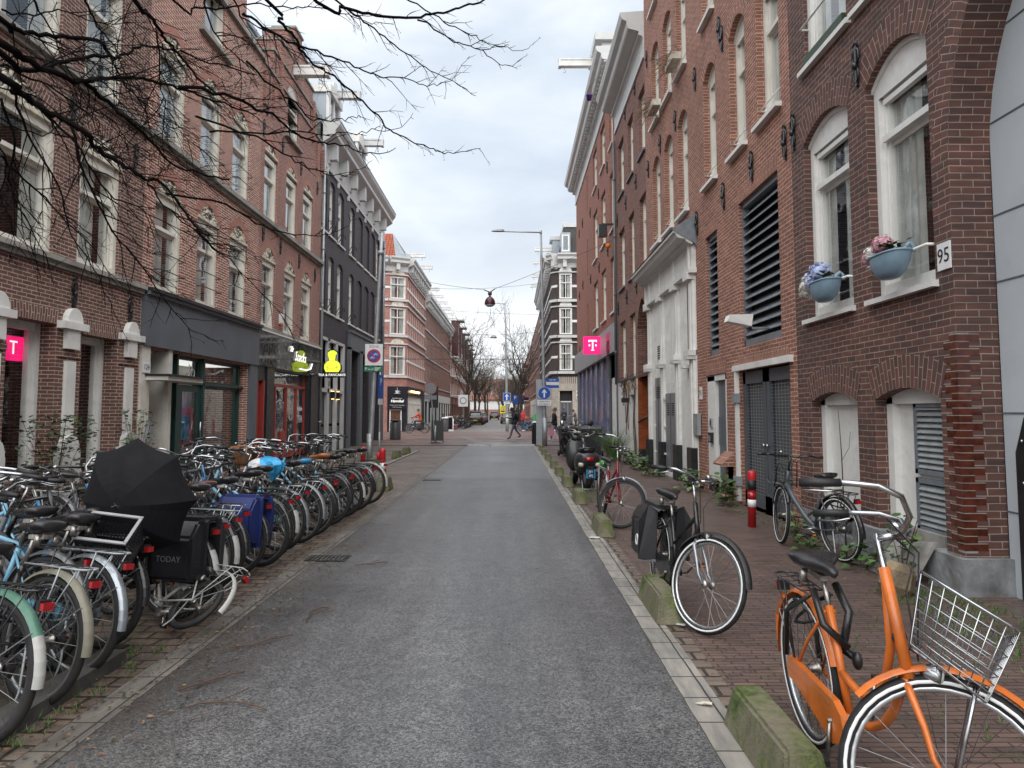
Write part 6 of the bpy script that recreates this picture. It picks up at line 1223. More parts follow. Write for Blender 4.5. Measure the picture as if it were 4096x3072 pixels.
# wheelie bins
def wheelie(x, y, yaw, label, k=1.0):
    t = empty('wheelie_bin', (x, y, 0), (0, 0, yaw), label, 'wheelie bin', 'black wheelie bins on the right pavement'); m = MB(); T_ = Matrix.Diagonal((k, 1, 1, 1))
    m.mesh([(-.23, -.27, .06), (.23, -.27, .06), (.23, .25, .06), (-.23, .25, .06), (-.29, -.36, .98), (.29, -.36, .98), (.29, .32, .98), (-.29, .32, .98)], [(0, 1, 5, 4), (1, 2, 6, 5), (2, 3, 7, 6), (3, 0, 4, 7), (3, 2, 1, 0)], 'bin_black', False, T_); m.box(-.31, .31, -.38, .34, .93, .985, 'bin_black', T=T_); m.box(-.2, -.1, -.285, -.27, .1, .9, 'bin_black', T=T_); m.obj('body', t)
    m = MB(); m.mesh([(-.32, -.40, .99), (.32, -.40, .99), (.32, .37, 1.0), (-.32, .37, 1.0), (-.27, -.33, 1.06), (.27, -.33, 1.06), (.27, .32, 1.08), (-.27, .32, 1.08)], [(0, 1, 5, 4), (1, 2, 6, 5), (2, 3, 7, 6), (3, 0, 4, 7), (4, 5, 6, 7), (3, 2, 1, 0)], 'bin_black', False, T_); m.obj('lid', t)
    m = MB(); m.tube([(-.25 * k, .42, .98), (.25 * k, .42, .98)], .018, 'bin_black', 8); m.obj('handle', t)
    for s in (-1, 1): m = MB(); m.lathe([(.10, -.03), (.10, .03)], 'rubber', 14, (s * .27 * k, .27, .10), 'x'); m.obj('wheel', t)
wheelie(2.0, 26.2, radians(8), 'black wheelie bin standing behind the scooter', 1.0); wheelie(2.85, 25.9, radians(-12), 'black wheelie bin nearer the wall, beside the tall grass', 1.25)
# hanging lamp and span wires
t = empty('hanging_lamp', (-.86, 28.0, 5.75), label='maroon dome street lamp hanging from wires over the middle of the street', cat='street lamp')
m = MB(); m.lathe([(.205, 0), (.21, .04), (.19, .16), (.13, .25), (.05, .31), (.03, .35), (.075, .37), (.075, .5), (.03, .5)], 'lamp_maroon', 24); m.obj('shade', t); m = MB(); m.lathe([(.01, -.10), (.10, -.085), (.17, -.04), (.195, 0)], 'lens_clear', 24); m.obj('glass_bowl', t)
m = MB(); m.tube([(0, 0, .48), (-.24, 0, .58)], .02, 'lamp_maroon', 6); m.tube([(0, 0, .48), (.2, 0, .62)], .02, 'lamp_maroon', 6); m.obj('yoke', t)
def wire(pts, label, r=.008):
    m = MB(); P_ = []
    for (a, c, sag) in pts:
        a, c = Vector(a), Vector(c); P_.append([a.lerp(c, k / 12) - Vector((0, 0, sag * 4 * (k / 12) * (1 - k / 12))) for k in range(13)])
    for q in P_: m.tube(q, r, 'iron', 5)
    tag(m.obj('span_wire'), label, 'wire')
wire([((-1.10, 28, 6.33), (-7.3, 38.5, 9.25), .15), ((-.66, 28, 6.37), (3.95, 28.3, 8.35), .05)], 'thin wires holding the maroon street lamp between both house fronts')
wire([((-7.3, 39.5, 8.6), (3.95, 42.5, 9.6), .5)], 'thin sagging wire crossing above the hanging lamp'); wire([((-8.3, 60, 10.2), (3.3, 62, 9.9), .1)], 'thin wire crossing the street behind the far lamp post', .012); wire([((-15, 47, 5.1), (15, 47, 5.2), .15), ((-15, 49, 5.15), (15, 49, 5.25), .1)], 'pair of tram wires along the cross street', .012)
for i, (x, y, z) in enumerate(((-1.9, 75, 9.2), (-.9, 120, 10.4))):
    t = empty('hanging_lamp', (x, y, z), label=('nearer' if i == 0 else 'farther') + ' small grey lamp hanging over the far street among the bare trees', cat='street lamp'); m = MB(); m.lathe([(.35, 0), (.36, .06), (.2, .22), (.05, .3)], 'sign_back', 14); m.obj('shade', t); m = MB(); m.tube([(-6, 0, .6), (0, 0, .3), (4.6, 0, .6)], .015, 'iron', 4); m.obj('wire', t)
s_ = empty('flag_sign', (-6.6, 61.5, 2.9), label='black hanging flag sign with white letters beyond the lunchroom', cat='sign'); m = MB(); m.mesh([(-.35, 0, -1.0), (.35, 0, -1.0), (.35, .0, .9), (-.35, 0, .1), (-.35, .04, -1.0), (.35, .04, -1.0), (.35, .04, .9), (-.35, .04, .1)], [(0, 1, 2, 3), (7, 6, 5, 4), (0, 4, 5, 1), (1, 5, 6, 2), (2, 6, 7, 3), (3, 7, 4, 0)], 'sign_black', False); m.obj('panel', s_); m = MB(); m.box(-1.7, -.35, 0, .04, .0, .06, 'iron'); m.obj('bracket', s_)
t = pole(-4.6, 68.5, 2.2, .04, .04, 'thin grey pole of the white no parking sign among the far left bicycles'); s_ = empty('traffic_sign', (-4.6, 68.4, 2.6), label='white square no parking zone sign above the far left bicycles', cat='traffic sign'); m = MB(); m.box(-.45, .45, -.01, .01, -.55, .55, 'sign_white'); disc(m, .33, -.014, 'sign_back'); disc(m, .24, -.018, 'sign_white'); m.obj('panel', s_)
for x, y, l in ((.95, 78, 'nearer'), (1.7, 84, 'farther')):
    s_ = empty('traffic_sign', (x - .6, y, 2.9), label=l + ' blue parking sign on the right of the far street', cat='traffic sign'); m = MB(); m.box(-.28, .28, -.02, .02, -.45, .45, 'sign_blue'); m.box(-.03, .03, .0, .06, -2.9, .0, 'galv'); m.obj('panel', s_); text('P', .5, 'sign_white', s_, (0, -.025, .15), depth=.001)
# ------------------------------------------------------------------ bicycles. local: x forward from the rear hub, y to the left, z up
WM = {}
def wheel_mesh(rim='rim', strip=None, R=.345, spk=28):
    k = (rim, strip, R)
    if k in WM: return WM[k]
    m = MB(); n = 40; tr = .024; vs = []; fs = []
    for i in range(n):
        a = 2 * pi * i / n
        for j in range(8):
            c = 2 * pi * j / 8; rr = R - tr + tr * cos(c); vs.append((rr * cos(a), tr * sin(c), rr * sin(a)))
    for i in range(n):
        for j in range(8): fs.append((i * 8 + j, i * 8 + (j + 1) % 8, ((i + 1) % n) * 8 + (j + 1) % 8, ((i + 1) % n) * 8 + j))
    m.mesh(vs, fs, 'rubber'); tyre = m.data('tyre')
    m = MB()
    def band(r0, r1, y, mat):
        vs = []; fs = []
        for i in range(n):
            a = 2 * pi * i / n
            for s in (-1, 1):
                vs += [(r0 * cos(a), s * y, r0 * sin(a)), (r1 * cos(a), s * y, r1 * sin(a))]
        for i in range(n):
            p, q = i * 4, ((i + 1) % n) * 4; fs += [(p, p + 1, q + 1, q), (p + 2, q + 2, q + 3, p + 3), (p, q, q + 2, p + 2), (p + 1, p + 3, q + 3, q + 1)]
        m.mesh(vs, fs, mat)
    band(R - .058, R - .036, .0125, rim)
    if strip: band(R - .032, R - .020, .0242, strip)
    rim_m = m.data('rim')
    m = MB(); m.lathe([(.012, -.055), (.03, -.05), (.03, -.04), (.02, -.035), (.02, .035), (.03, .04), (.03, .05), (.012, .055)], 'chrome_worn', 12, axis='y')
    for i in range(spk):
        a = 2 * pi * i / spk; s = 1 if i % 2 else -1; a2 = a + (.55 if (i // 2) % 2 else -.55)
        m.tube([(.028 * cos(a2), s * .042, .028 * sin(a2)), ((R - .05) * cos(a), 0, (R - .05) * sin(a))], .0016, 'spoke', 3, cap=False)
    sp_m = m.data('spokes'); WM[k] = (tyre, rim_m, sp_m); return WM[k]
def put_wheel(parent, x, kind, spin, z=.345):
    ty, ri, sk = wheel_mesh(*kind); o = mobj('wheel', ri, parent, (x, 0, z), (0, spin, 0)); mobj('tyre', ty, o); mobj('spokes', sk, o); return o
def fender(m, cx, cz, R, a0, a1, mat, w_=.03, tip=None, tip_a=0):
    n = 18; prev = None
    for i in range(n + 1):
        a = a0 + (a1 - a0) * i / n; ring = [(cx + (R + d) * cos(a), y, cz + (R + d) * sin(a)) for y, d in ((-w_, -.012), (-w_ * .6, .006), (0, .011), (w_ * .6, .006), (w_, -.012))]
        if prev:
            mt = tip if (tip and abs(a - a1) < tip_a) else mat
            m.mesh(prev + ring, [(j, j + 1, 6 + j, 5 + j) for j in range(4)] + [(5 + j - 0, 6 + j, j + 1, j) for j in range(4)][:0], mt)
        prev = ring
def saddle_mesh(mat, wide=.115, L=.285):
    m = MB(); secs = [(-.12, wide * .55, .0, .03), (-.10, wide * .95, .012, .05), (-.05, wide, .012, .055), (.0, wide * .72, .005, .05), (.05, wide * .38, .0, .042), (.11, wide * .22, .0, .035), (.15, wide * .17, -.004, .028), (.162, wide * .08, -.01, .014)]
    vs = []; N = 10; fs = []
    for x, w_, z, h in secs:
        for j in range(N):
            a = 2 * pi * j / N; vs.append((x * L / .26, w_ * cos(a), z + (h * .4 * sin(a) if sin(a) > 0 else h * sin(a))))
    for i in range(len(secs) - 1):
        for j in range(N): fs.append((i * N + j, i * N + (j + 1) % N, (i + 1) * N + (j + 1) % N, (i + 1) * N + j))
    fs += [tuple(range(N - 1, -1, -1)), tuple((len(secs) - 1) * N + j for j in range(N))]; m.mesh(vs, fs, mat)
    for s in (-1, 1): m.lathe([(.018, -.11), (.021, -.05)], 'chrome_worn', 8, (-.07, s * .05, 0))
    m.box(-.1, .06, -.02, .02, -.075, -.05, 'chrome_worn'); return m.data('saddle')
SM = {}
HX, HZ, BX, BZ, WB = .955, .66, .45, .285, 1.13
AX = Vector((-.10, 0, .27)).normalized()      # steering axis
def steerT(a): return Matrix.Translation((HX, 0, HZ)) @ Matrix.Rotation(a, 4, AX) @ Matrix.Translation((-HX, 0, -HZ))
BASE = dict(style='oma', frame='bike_black', fend='bike_black', tip=None, saddle='leather', rim=('rim', None), bar='oma', barmat='chrome', rack='bike_black', case=True, light='lens_red', head='sign_black', steer=.5, sz=.93, fr=None, extra=None, spin=0.3, grip='rubber_grip', tr=1.0)
def build_bike(label, group=None, **kw):
    P = dict(BASE); P.update(kw); fm = P['frame']; T = empty('bicycle', label=label, cat='bicycle', group=group); k = P['tr']
    m = MB(); m.tube([(BX, 0, BZ), (.285, 0, .72)], .0165 * k, fm, 8); m.tube([(HX + .012, 0, HZ - .02), (.87 - .37 * P.get('ht', 0), 0, .90 + P.get('ht', 0))], .0195 * k, fm, 10)
    for s in (-1, 1): m.tube([(.29, s * .02, .70), (.14, s * .055, .52), (0, s * .062, .345)], .008, fm, 6); m.tube([(BX, s * .03, BZ), (.15, s * .06, .315), (0, s * .062, .345)], .0095, fm, 6)
    m.lathe([(.03, -.04), (.03, .04)], fm, 12, (BX, 0, BZ), 'y')
    if P['style'] == 'oma':
        m.tube([(.875 - .37 * P.get('ht', 0), 0, .87 + .8 * P.get('ht', 0)), (.845, 0, .72), (.80, 0, .60), (.73, 0, .505), (.64, 0, .455), (.55, 0, .435), (.47, 0, .445), (.39, 0, .46)], .0155 * k, fm, 8)
        m.tube([(.945, 0, .68), (.90, 0, .575), (.84, 0, .48), (.76, 0, .40), (.66, 0, .345), (.55, 0, .305), (BX, 0, BZ)], .0165 * k, fm, 8)
    elif P['style'] == 'men': m.tube([(.275, 0, .74), (.885, 0, .85)], .0150 * k, fm, 8); m.tube([(.94, 0, .70), (BX, 0, BZ)], .0175 * k, fm, 8)
    elif P['style'] == 'thick': m.tube([(.93, 0, .74), (.80, 0, .56), (.62, 0, .40), (BX, 0, BZ + .02)], .032, fm, 10); m.tube([(.36, 0, .52), (.55, 0, .42)], .015, fm, 8)
    else: m.tube([(.905, 0, .80), (.36, 0, .50)], .0150 * k, fm, 8); m.tube([(.94, 0, .70), (BX, 0, BZ)], .0175 * k, fm, 8)
    m.obj('frame', T)
    S = steerT(P['steer']); Fp = []
    def front(o): o.matrix_local = S @ o.matrix_local; return o
    m = MB(); fk = P.get('forkmat') or fm
    m.tube([(HX, 0, HZ - .02), (HX + .012, 0, HZ - .05)], .022, fk, 8)
    for s in (-1, 1): m.tube([(HX, 0, HZ - .03), (HX + .022, s * .045, HZ - .07), (1.03, s * .052, .50), (1.07, s * .055, .41), (WB, s * .058, .345)], [.015, .0135, .012, .010, .0085], fk, 7)
    m.obj('fork', T)
    Fp.append('fork')
    a = AX; top = Vector((HX, 0, HZ)); st = top + a * (.42 + P.get('sh', 0)); bm_ = P['barmat']
    m = MB(); m.tube([top + a * .25, st], .0125, 'chrome' if bm_ == 'chrome' else bm_, 8); m.tube([st - a * .02, st + Vector((.07, 0, .015))], .014, bm_, 8)
    c = st + Vector((.07, 0, .015)); G_ = []
    for s in (-1, 1):
        if P['bar'] == 'oma': pts = [c, c + Vector((.02, s * .08, .01)), c + Vector((.035, s * .16, .05)), c + Vector((.0, s * .235, .10)), c + Vector((-.08, s * .27, .115)), c + Vector((-.17, s * .285, .10)), c + Vector((-.22, s * .29, .09))]; g = [pts[-1] + Vector((.02, 0, .004)), pts[-1] + Vector((-.12, s * .012, -.03))]
        elif P['bar'] == 'flat': pts = [c, c + Vector((0, s * .12, .0)), c + Vector((-.01, s * .2, .01)), c + Vector((-.04, s * .27, .015))]; g = [pts[-1] - Vector((-.01, s * .01, 0)), pts[-1] + Vector((-.04, s * .10, -.005))]
        else: pts = [c, c + Vector((.015, s * .07, .01)), c + Vector((.01, s * .15, .03)), c + Vector((-.05, s * .23, .045)), c + Vector((-.12, s * .265, .04))]; g = [pts[-1], pts[-1] + Vector((-.12, s * .035, -.015))]
        m.tube(pts, .0115, bm_, 8); G_.append(g)
        m.tube([pts[-1] + Vector((.03, -s * .01, -.02)), pts[-1] + Vector((-.02, s * .01, -.04)), pts[-1] + Vector((-.10, s * .02, -.055))], .005, bm_, 5)
    m.tube([c + Vector((-.04, .13, .03)), c + Vector((.07, .10, -.05)), c + Vector((.06, .02, -.2)), top + Vector((.03, .02, .05))], .0035, 'sign_black', 4)
    m.tube([c + Vector((-.04, -.13, .03)), c + Vector((.08, -.08, -.06)), top + Vector((.02, -.02, .1))], .0035, 'sign_black', 4)
    hb = m.obj('handlebar', T)
    for g in G_: q = MB(); q.tube(g, [.0155, .017], P['grip'], 10); q.obj('grip', hb)
    q = MB(); q.sphere(tuple(c + Vector((-.01, .09, .045))), (.024, .024, .02), 'chrome', 10, 6); q.obj('bell', hb)
    if P['head']: q = MB(); hl = top + Vector((.085, 0, .02)); q.lathe([(.008, -.05), (.028, -.03), (.036, .0), (.037, .02)], P['head'], 12, tuple(hl), 'x'); q.lathe([(.035, .0), (.03, .008)], 'lens_clear', 12, (hl[0] + .02, 0, hl[2]), 'x'); hlo = q.obj('headlight', T)
    else: hlo = None
    fw = put_wheel(T, WB, P['rim'], P['spin']); rw = put_wheel(T, 0, P['rim'], P['spin'] * 2.3)
    if P['fend']:
        m = MB(); fender(m, WB, .345, .37, radians(10), radians(150), P['fend'], tip=None)
        m2 = m; ff = m.obj('mudguard', T)
        m = MB(); fender(m, 0, .345, .37, radians(20), radians(186), P['fend'], tip=P['tip'], tip_a=radians(30))
        for s in (-1, 1): m.tube([(0, s * .06, .345), (-.30, s * .032, .55)], .003, 'galv', 4)
        m.tube([(-.30, -.032, .55), (-.30, .032, .55)], .003, 'galv', 4); m.obj('mudguard', T)
    else: ff = None
    fr_ = [bpy.data.objects[n] for n in ()]
    for o in [fk_ for fk_ in (T_ for T_ in [])]: pass
    if P['case']:
        m = MB(); pts = [(BX + .10, BZ - .055), (BX + .125, BZ), (BX + .10, BZ + .06), (BX + .03, BZ + .095), (.05, .345 + .05), (-.05, .345 + .05), (-.075, .345), (-.05, .345 - .05), (.06, .345 - .06), (BX, BZ - .095)]; m.prism(pts, -.085, -.055, P.get('casemat') or fm); m.obj('chain_case', T)
    m = MB(); ca = P['spin'] * 3
    for s in (-1, 1):
        dx, dz = .165 * cos(ca) * s, .165 * sin(ca) * s; m.tube([(BX, s * .09, BZ), (BX + dx, s * .105, BZ + dz)], .009, 'chrome_worn', 6)
    m.lathe([(.01, -.1), (.01, .1)], 'chrome_worn', 8, (BX, 0, BZ), 'y')
    if not P['case']: m.lathe([(.09, -.075), (.09, -.07)], 'chrome_worn', 20, (BX, 0, BZ), 'y')
    cr_ = m.obj('crank', T)
    for s in (-1, 1):
        dx, dz = .165 * cos(ca) * s, .165 * sin(ca) * s; m = MB(); m.box(BX + dx - .045, BX + dx + .045, s * .11, s * .20, BZ + dz - .012, BZ + dz + .012, 'rubber_grip'); m.box(BX + dx - .047, BX + dx + .047, s * .135, s * .175, BZ + dz - .007, BZ + dz + .007, 'lens_orange'); m.obj('pedal', cr_)
    sk = (P['saddle'], P.get('wide', .105))
    if sk not in SM: SM[sk] = saddle_mesh(*sk)
    m = MB(); m.tube([(.30, 0, .68), (.225, 0, P['sz'] - .05)], .0125, 'chrome_worn', 8); m.obj('seat_post', T); mobj('saddle', SM[sk], T, (.20, 0, P['sz']), (0, radians(3), 0))
    if P['rack']:
        m = MB(); r = P['rack']; zz = .745
        for s in (-1, 1): m.tube([(.20, s * .05, zz), (-.26, s * .062, zz), (-.30, s * .03, zz), (-.30, 0, zz)], .0055, r, 6); m.tube([(-.12, s * .06, zz), (0, s * .066, .36)], .005, r, 6); m.tube([(-.25, s * .05, zz), (0, s * .066, .36)], .004, r, 5)
        for x in (.1, 0, -.1, -.2): m.tube([(x, -.06, zz), (x, .06, zz)], .004, r, 5)
        m.tube([(.15, -.012, zz + .008), (-.25, -.02, zz + .012)], .003, 'rubber', 4); m.tube([(.15, .012, zz + .008), (-.25, .02, zz + .012)], .003, 'rubber', 4); m.obj('rack', T)
    m = MB(); rz = P.get('lz', .655); m.box(-.35, -.325, -.028, .028, rz, rz + .034, P['light']); m.box(-.325, -.300, -.03, .03, rz - .005, rz + .045, 'sign_black'); m.obj('rear_light', T)
    m = MB(); m.tube([(.03, .07, .33), (-.02, .10, .10), (-.04, .14, .01)] if P.get('stand', 1) else [(.03, .07, .33), (-.2, .08, .35)], .007, 'galv', 6); m.obj('kickstand', T)
    m = MB(); m.tube([(-.02 + .09 * cos(t), .052 * (1 if i < 7 else -1) if False else .0 + .05 * cos(t * 2), .62 + .055 * sin(t)) for i, t in enumerate([2 * pi * j / 12 for j in range(12)])], .008, 'sign_black', 5, closed=True); m.obj('wheel_lock', T)
    if P['extra']: P['extra'](T, S)
    # steer every front part
    for o in kids(T):
        nm = o.name.split('.')[0]
        if nm in ('fork', 'handlebar', 'headlight', 'front_rack', 'basket', 'front_carrier') or o is fw or o is ff:
            o.matrix_parent_inverse = Matrix.Identity(4); o.matrix_local = S @ (Matrix.Translation(o.location) @ o.rotation_euler.to_matrix().to_4x4())
    return T
def place(T, x, y, yaw, lean=0.0, label=None, z=0.0, pitch=0.0, group=None):
    """rear contact at x, y; yaw is the heading"""
    T.rotation_mode = 'XYZ'; Rm = Matrix.Rotation(yaw, 4, 'Z') @ Matrix.Rotation(-pitch, 4, 'Y') @ Matrix.Rotation(lean, 4, 'X')
    T.location = (x, y, z); T.rotation_euler = Rm.to_euler()
    if label: T['label'] = label
    if group: T['group'] = group
    return T
def crate_front(T, S):
    m = MB(); m.box(1.0, 1.30, -.19, .19, .78, .80, 'bike_black'); m.tube([(1.02, -.17, .79), (WB, -.06, .36)], .006, 'bike_black', 5); m.tube([(1.02, .17, .79), (WB, .06, .36)], .006, 'bike_black', 5); m.obj('front_carrier', T)
def wicker_basket(T, S):
    m = MB(); m.lathe([(.13, .86), (.15, .90), (.175, 1.08), (.18, 1.10)], 'wicker', 20, (1.10, 0, .0)); m.tube([(1.10 + .182 * cos(t), .182 * sin(t), 1.10) for t in [2 * pi * i / 20 for i in range(20)]], .012, 'leather_tan', 6, closed=True); m.obj('basket', T)
def front_rack(T, S):
    m = MB(); 
    for s in (-1, 1): m.tube([(.98, s * .14, .70), (1.26, s * .15, .73), (1.27, s * .13, .76)], .008, 'bike_black', 6); m.tube([(1.22, s * .13, .73), (WB, s * .06, .35)], .006, 'bike_black', 5)
    for x in (1.0, 1.06, 1.12, 1.18, 1.25): m.tube([(x, -.14, .72), (x, .14, .72)], .006, 'bike_black', 5)
    m.tube([(.98, -.13, .70), (.93, -.11, 1.0), (.93, .11, 1.0), (.98, .13, .70)], .008, 'bike_black', 6)
    for z in (.78, .84, .9): m.tube([(.965, -.12, z), (.965, .12, z)], .005, 'bike_black', 5)
    m.obj('front_rack', T)
def panniers(mat, letter=False):
    def fn(T, S):
        for s in (-1, 1):
            m = MB(); y0, y1 = s * .075, s * .21
            m.mesh([(-.30, y0, .30), (.12, y0, .30), (.12, y0, .75), (-.30, y0, .75), (-.27, y1, .33), (.09, y1, .33), (.10, y1 * 1.04, .64), (-.28, y1 * 1.04, .64), (-.28, y1 * .7, .76), (.10, y1 * .7, .76)], [(0, 1, 2, 3), (4, 5, 6, 7), (7, 6, 9, 8), (8, 9, 2, 3), (0, 4, 7, 8, 3), (1, 5, 6, 9, 2), (0, 1, 5, 4)], mat, False)
            me = m.data('pannier'); b_ = bmesh.new(); b_.from_mesh(me); bmesh.ops.remove_doubles(b_, verts=b_.verts[:], dist=.0005); bmesh.ops.bevel(b_, geom=b_.edges[:], offset=.02, segments=2, affect='EDGES'); b_.to_mesh(me); b_.free(); po = mobj('pannier', me, T)
            if letter: q = MB(); q.tube([(-.03 + .035 * cos(t), y1 * 1.03, .46 + .045 * sin(t)) for t in [2 * pi * i / 16 for i in range(16)]], .007, 'reflect_strip', 5, closed=True); q.obj('emblem', po); [(lambda q: (q.box(x, x + .03, y1 * 1.0, y1 * 1.06, .42, .64, 'leather'), q.obj('strap', po)))(MB()) for x in (-.22, .05)]
        m = MB(); m.box(-.28, .11, -.09, .09, .755, .785, mat); m.obj('pannier_top', T)
    return fn

def today_bag(T, S):
    panniers('pannier')(T, S)
    text('TODAY', .062, 'sign_back', T, (-.09, .215, .48), (pi / 2, 0, pi), depth=.001)
# ---- the orange bicycle in front
def orange_extra(T, S):
    t = MB(); bas = MB(); X0, X1, Y, Z0, Z1 = .95, 1.25, .19, .755, 1.0
    def P3(x, y, z):    # basket tapers and rounds downward
        f = (z - Z0) / (Z1 - Z0); k = .72 + .28 * f; return (X0 + (x - X0) * (.8 + .2 * f), y * k, z - (x - X0) * .38)
    for z in (Z0, .785, .815, .845, .875, .915, .96, Z1):
        r = .006 if z == Z1 else .0026; bas.tube([P3(X0, -Y, z), P3(X0, Y, z), P3(X1 - .03, Y, z), P3(X1, Y - .04, z), P3(X1, -Y + .04, z), P3(X1 - .03, -Y, z)], r, 'chrome', 5, closed=True)
    for i in range(9):
        y = -Y + 2 * Y * i / 8; bas.tube([P3(X0, y, Z1), P3(X0, y, Z0), P3(X1, y, Z0), P3(X1, y, Z1)], .0026, 'chrome', 5)
    for i in range(1, 8):
        x = X0 + (X1 - X0) * i / 8; bas.tube([P3(x, -Y, Z1), P3(x, -Y, Z0), P3(x, Y, Z0), P3(x, Y, Z1)], .0026, 'chrome', 5)
    bas.tube([(X0, 0, Z0 - .01), (X1 - .05, 0, Z0 - .10)], .008, 'chrome', 5); b_ = bas.obj('basket', T)
    q = MB(); 
    for s in (-1, 1): q.tube([(1.16, s * .03, .68), (1.16, s * .05, .64), (WB + .01, s * .07, .36)], .008, 'chrome', 6)
    q.obj('front_carrier', T)
    q = MB(); q.tube([(.16, .05, .73), (-.05, .08, .66), (-.12, .09, .45), (-.10, .09, .36)], .012, 'leather', 6); q.tube([(.18, -.05, .74), (-.02, -.09, .62), (-.05, -.09, .40)], .012, 'leather', 6); q.obj('bag_strap', T)
    q = MB(); q.tube([(.22, .06, .80), (.33, .07, .70), (.36, .03, .60), (.27, .06, .52), (.36, .09, .50)], .019, 'leather', 8); q.tube([(.24, -.05, .78), (.36, -.06, .66), (.37, .04, .56)], .017, 'leather', 8); q.sphere((.36, .08, .50), (.03, .022, .04), 'leather', 8, 6); q.obj('chain_lock', T)
    q = MB(); q.tube([(-.31, 0, .62), (-.40, 0, .50), (-.40, 0, .36)], .02, 'bike_orange', 4); q.obj('mud_flap', T)
    q = MB(); q.lathe([(.028, -.002), (.028, .002)], 'sign_black', 12, (.915, .0, .77), 'x'); q.obj('head_badge', T)
T = build_bike('bright orange step through bicycle with an empty wire basket, nearest the camera at right', frame='bike_orange', fend='bike_orange', casemat='bike_orange', rim=('orig_rim', 'reflect_strip', .35), bar='oma', steer=radians(66), sz=.90, wide=.12, extra=orange_extra, tr=1.12, head='chrome', spin=.5, sh=.075, ht=.105)
place(T, 1.465, 3.65, radians(-91.2), radians(1.5))
# ---- black bicycle with panniers
T = build_bike('black bicycle with a silver fork and black panniers beside the second nearest parking block', frame='bike_black', forkmat='bike_silver', fend='sign_black', rim=('orig_rim', 'reflect_strip'), style='mix', bar='city', steer=radians(31), sz=.90, wide=.11, extra=panniers('pannier', True), spin=.2)
place(T, 1.30, 6.50, radians(-86), radians(-3))
# ---- red bicycle
def child_green(T, S):
    m = MB(); m.sphere((-.03, 0, .80), (.12, .08, .06), 'bike_green', 12, 8); m.obj('saddle_cover', T)
T = build_bike('dark red bicycle with a green seat pad and its front wheel turned, before the scooter', frame='bike_red', fend='bike_silver', rim=('rim_dark', None), style='mix', bar='oma', steer=radians(58), sz=.88, extra=child_green, head='chrome', rack='galv', spin=.9, case=False)
place(T, 1.36, 11.22, radians(-86), radians(-5))
# ---- black bicycle against the wall
T = build_bike('black bicycle with a front rack leaning on the wall beside the mesh doors', frame='bike_grey', fend='bike_black', style='thick', bar='flat', barmat='bike_black', rack='bike_black', steer=radians(-20), sz=.90, extra=front_rack, spin=1.1, rim=('rim_dark', 'reflect_strip'))
place(T, 3.53, 7.86, radians(102), radians(-4))

# ---- the long row on the left
def crate_umb(T, S): pass
PROTO = {}
def proto(key, **kw): PROTO[key] = kw
proto('black_oma', frame='bike_black', fend='bike_black', tip='bike_white', rim=('rim', None), steer=.7, sz=.95)
proto('black_men', frame='bike_black', fend='bike_black', style='men', bar='flat', barmat='chrome', rim=('rim_dark', None), steer=.4, sz=.97)
proto('black_silver', frame='bike_grey', fend='fender_alu', style='mix', bar='city', rim=('rim', None), steer=.55, sz=.93, rack='galv')
proto('blue', frame='bike_blue', fend='bike_black', style='thick', bar='city', barmat='bike_black', rim=('rim', None), steer=.6, sz=.92)
proto('sky', frame='bike_sky', fend='fender_alu', style='mix', bar='city', barmat='chrome', rim=('rim', None), steer=.5, sz=.94)
proto('white_tip', frame='bike_black', fend='bike_black', tip='bike_white', style='oma', rim=('rim_dark', None), steer=.8, sz=.91)
proto('grey_men', frame='bike_silver', fend='fender_alu', style='men', bar='oma', rim=('rim', None), steer=.45, sz=.96)
proto('basket', frame='bike_black', fend='bike_white', style='oma', rim=('rim', None), steer=.3, sz=.93, extra=wicker_basket, barmat='chrome')
proto('racked', frame='bike_black', fend='bike_black', style='thick', bar='flat', barmat='bike_black', rim=('rim_dark', None), steer=.35, sz=.92, extra=front_rack)
GRP = 'bicycles parked in the long row on the left'
made = {}
def row_bike(key, x, y, yaw, lean, label, z=0., pitch=0., **over):
    k = (key, tuple(sorted((a, str(b)) for a, b in over.items())))
    if k not in made: T = build_bike(label, GRP, **{**PROTO[key], **over}); made[k] = T
    else: T = dup(made[k], (0, 0, 0), (0, 0, 0))
    return place(T, x, y, radians(yaw), radians(lean), label, z, radians(pitch), GRP)
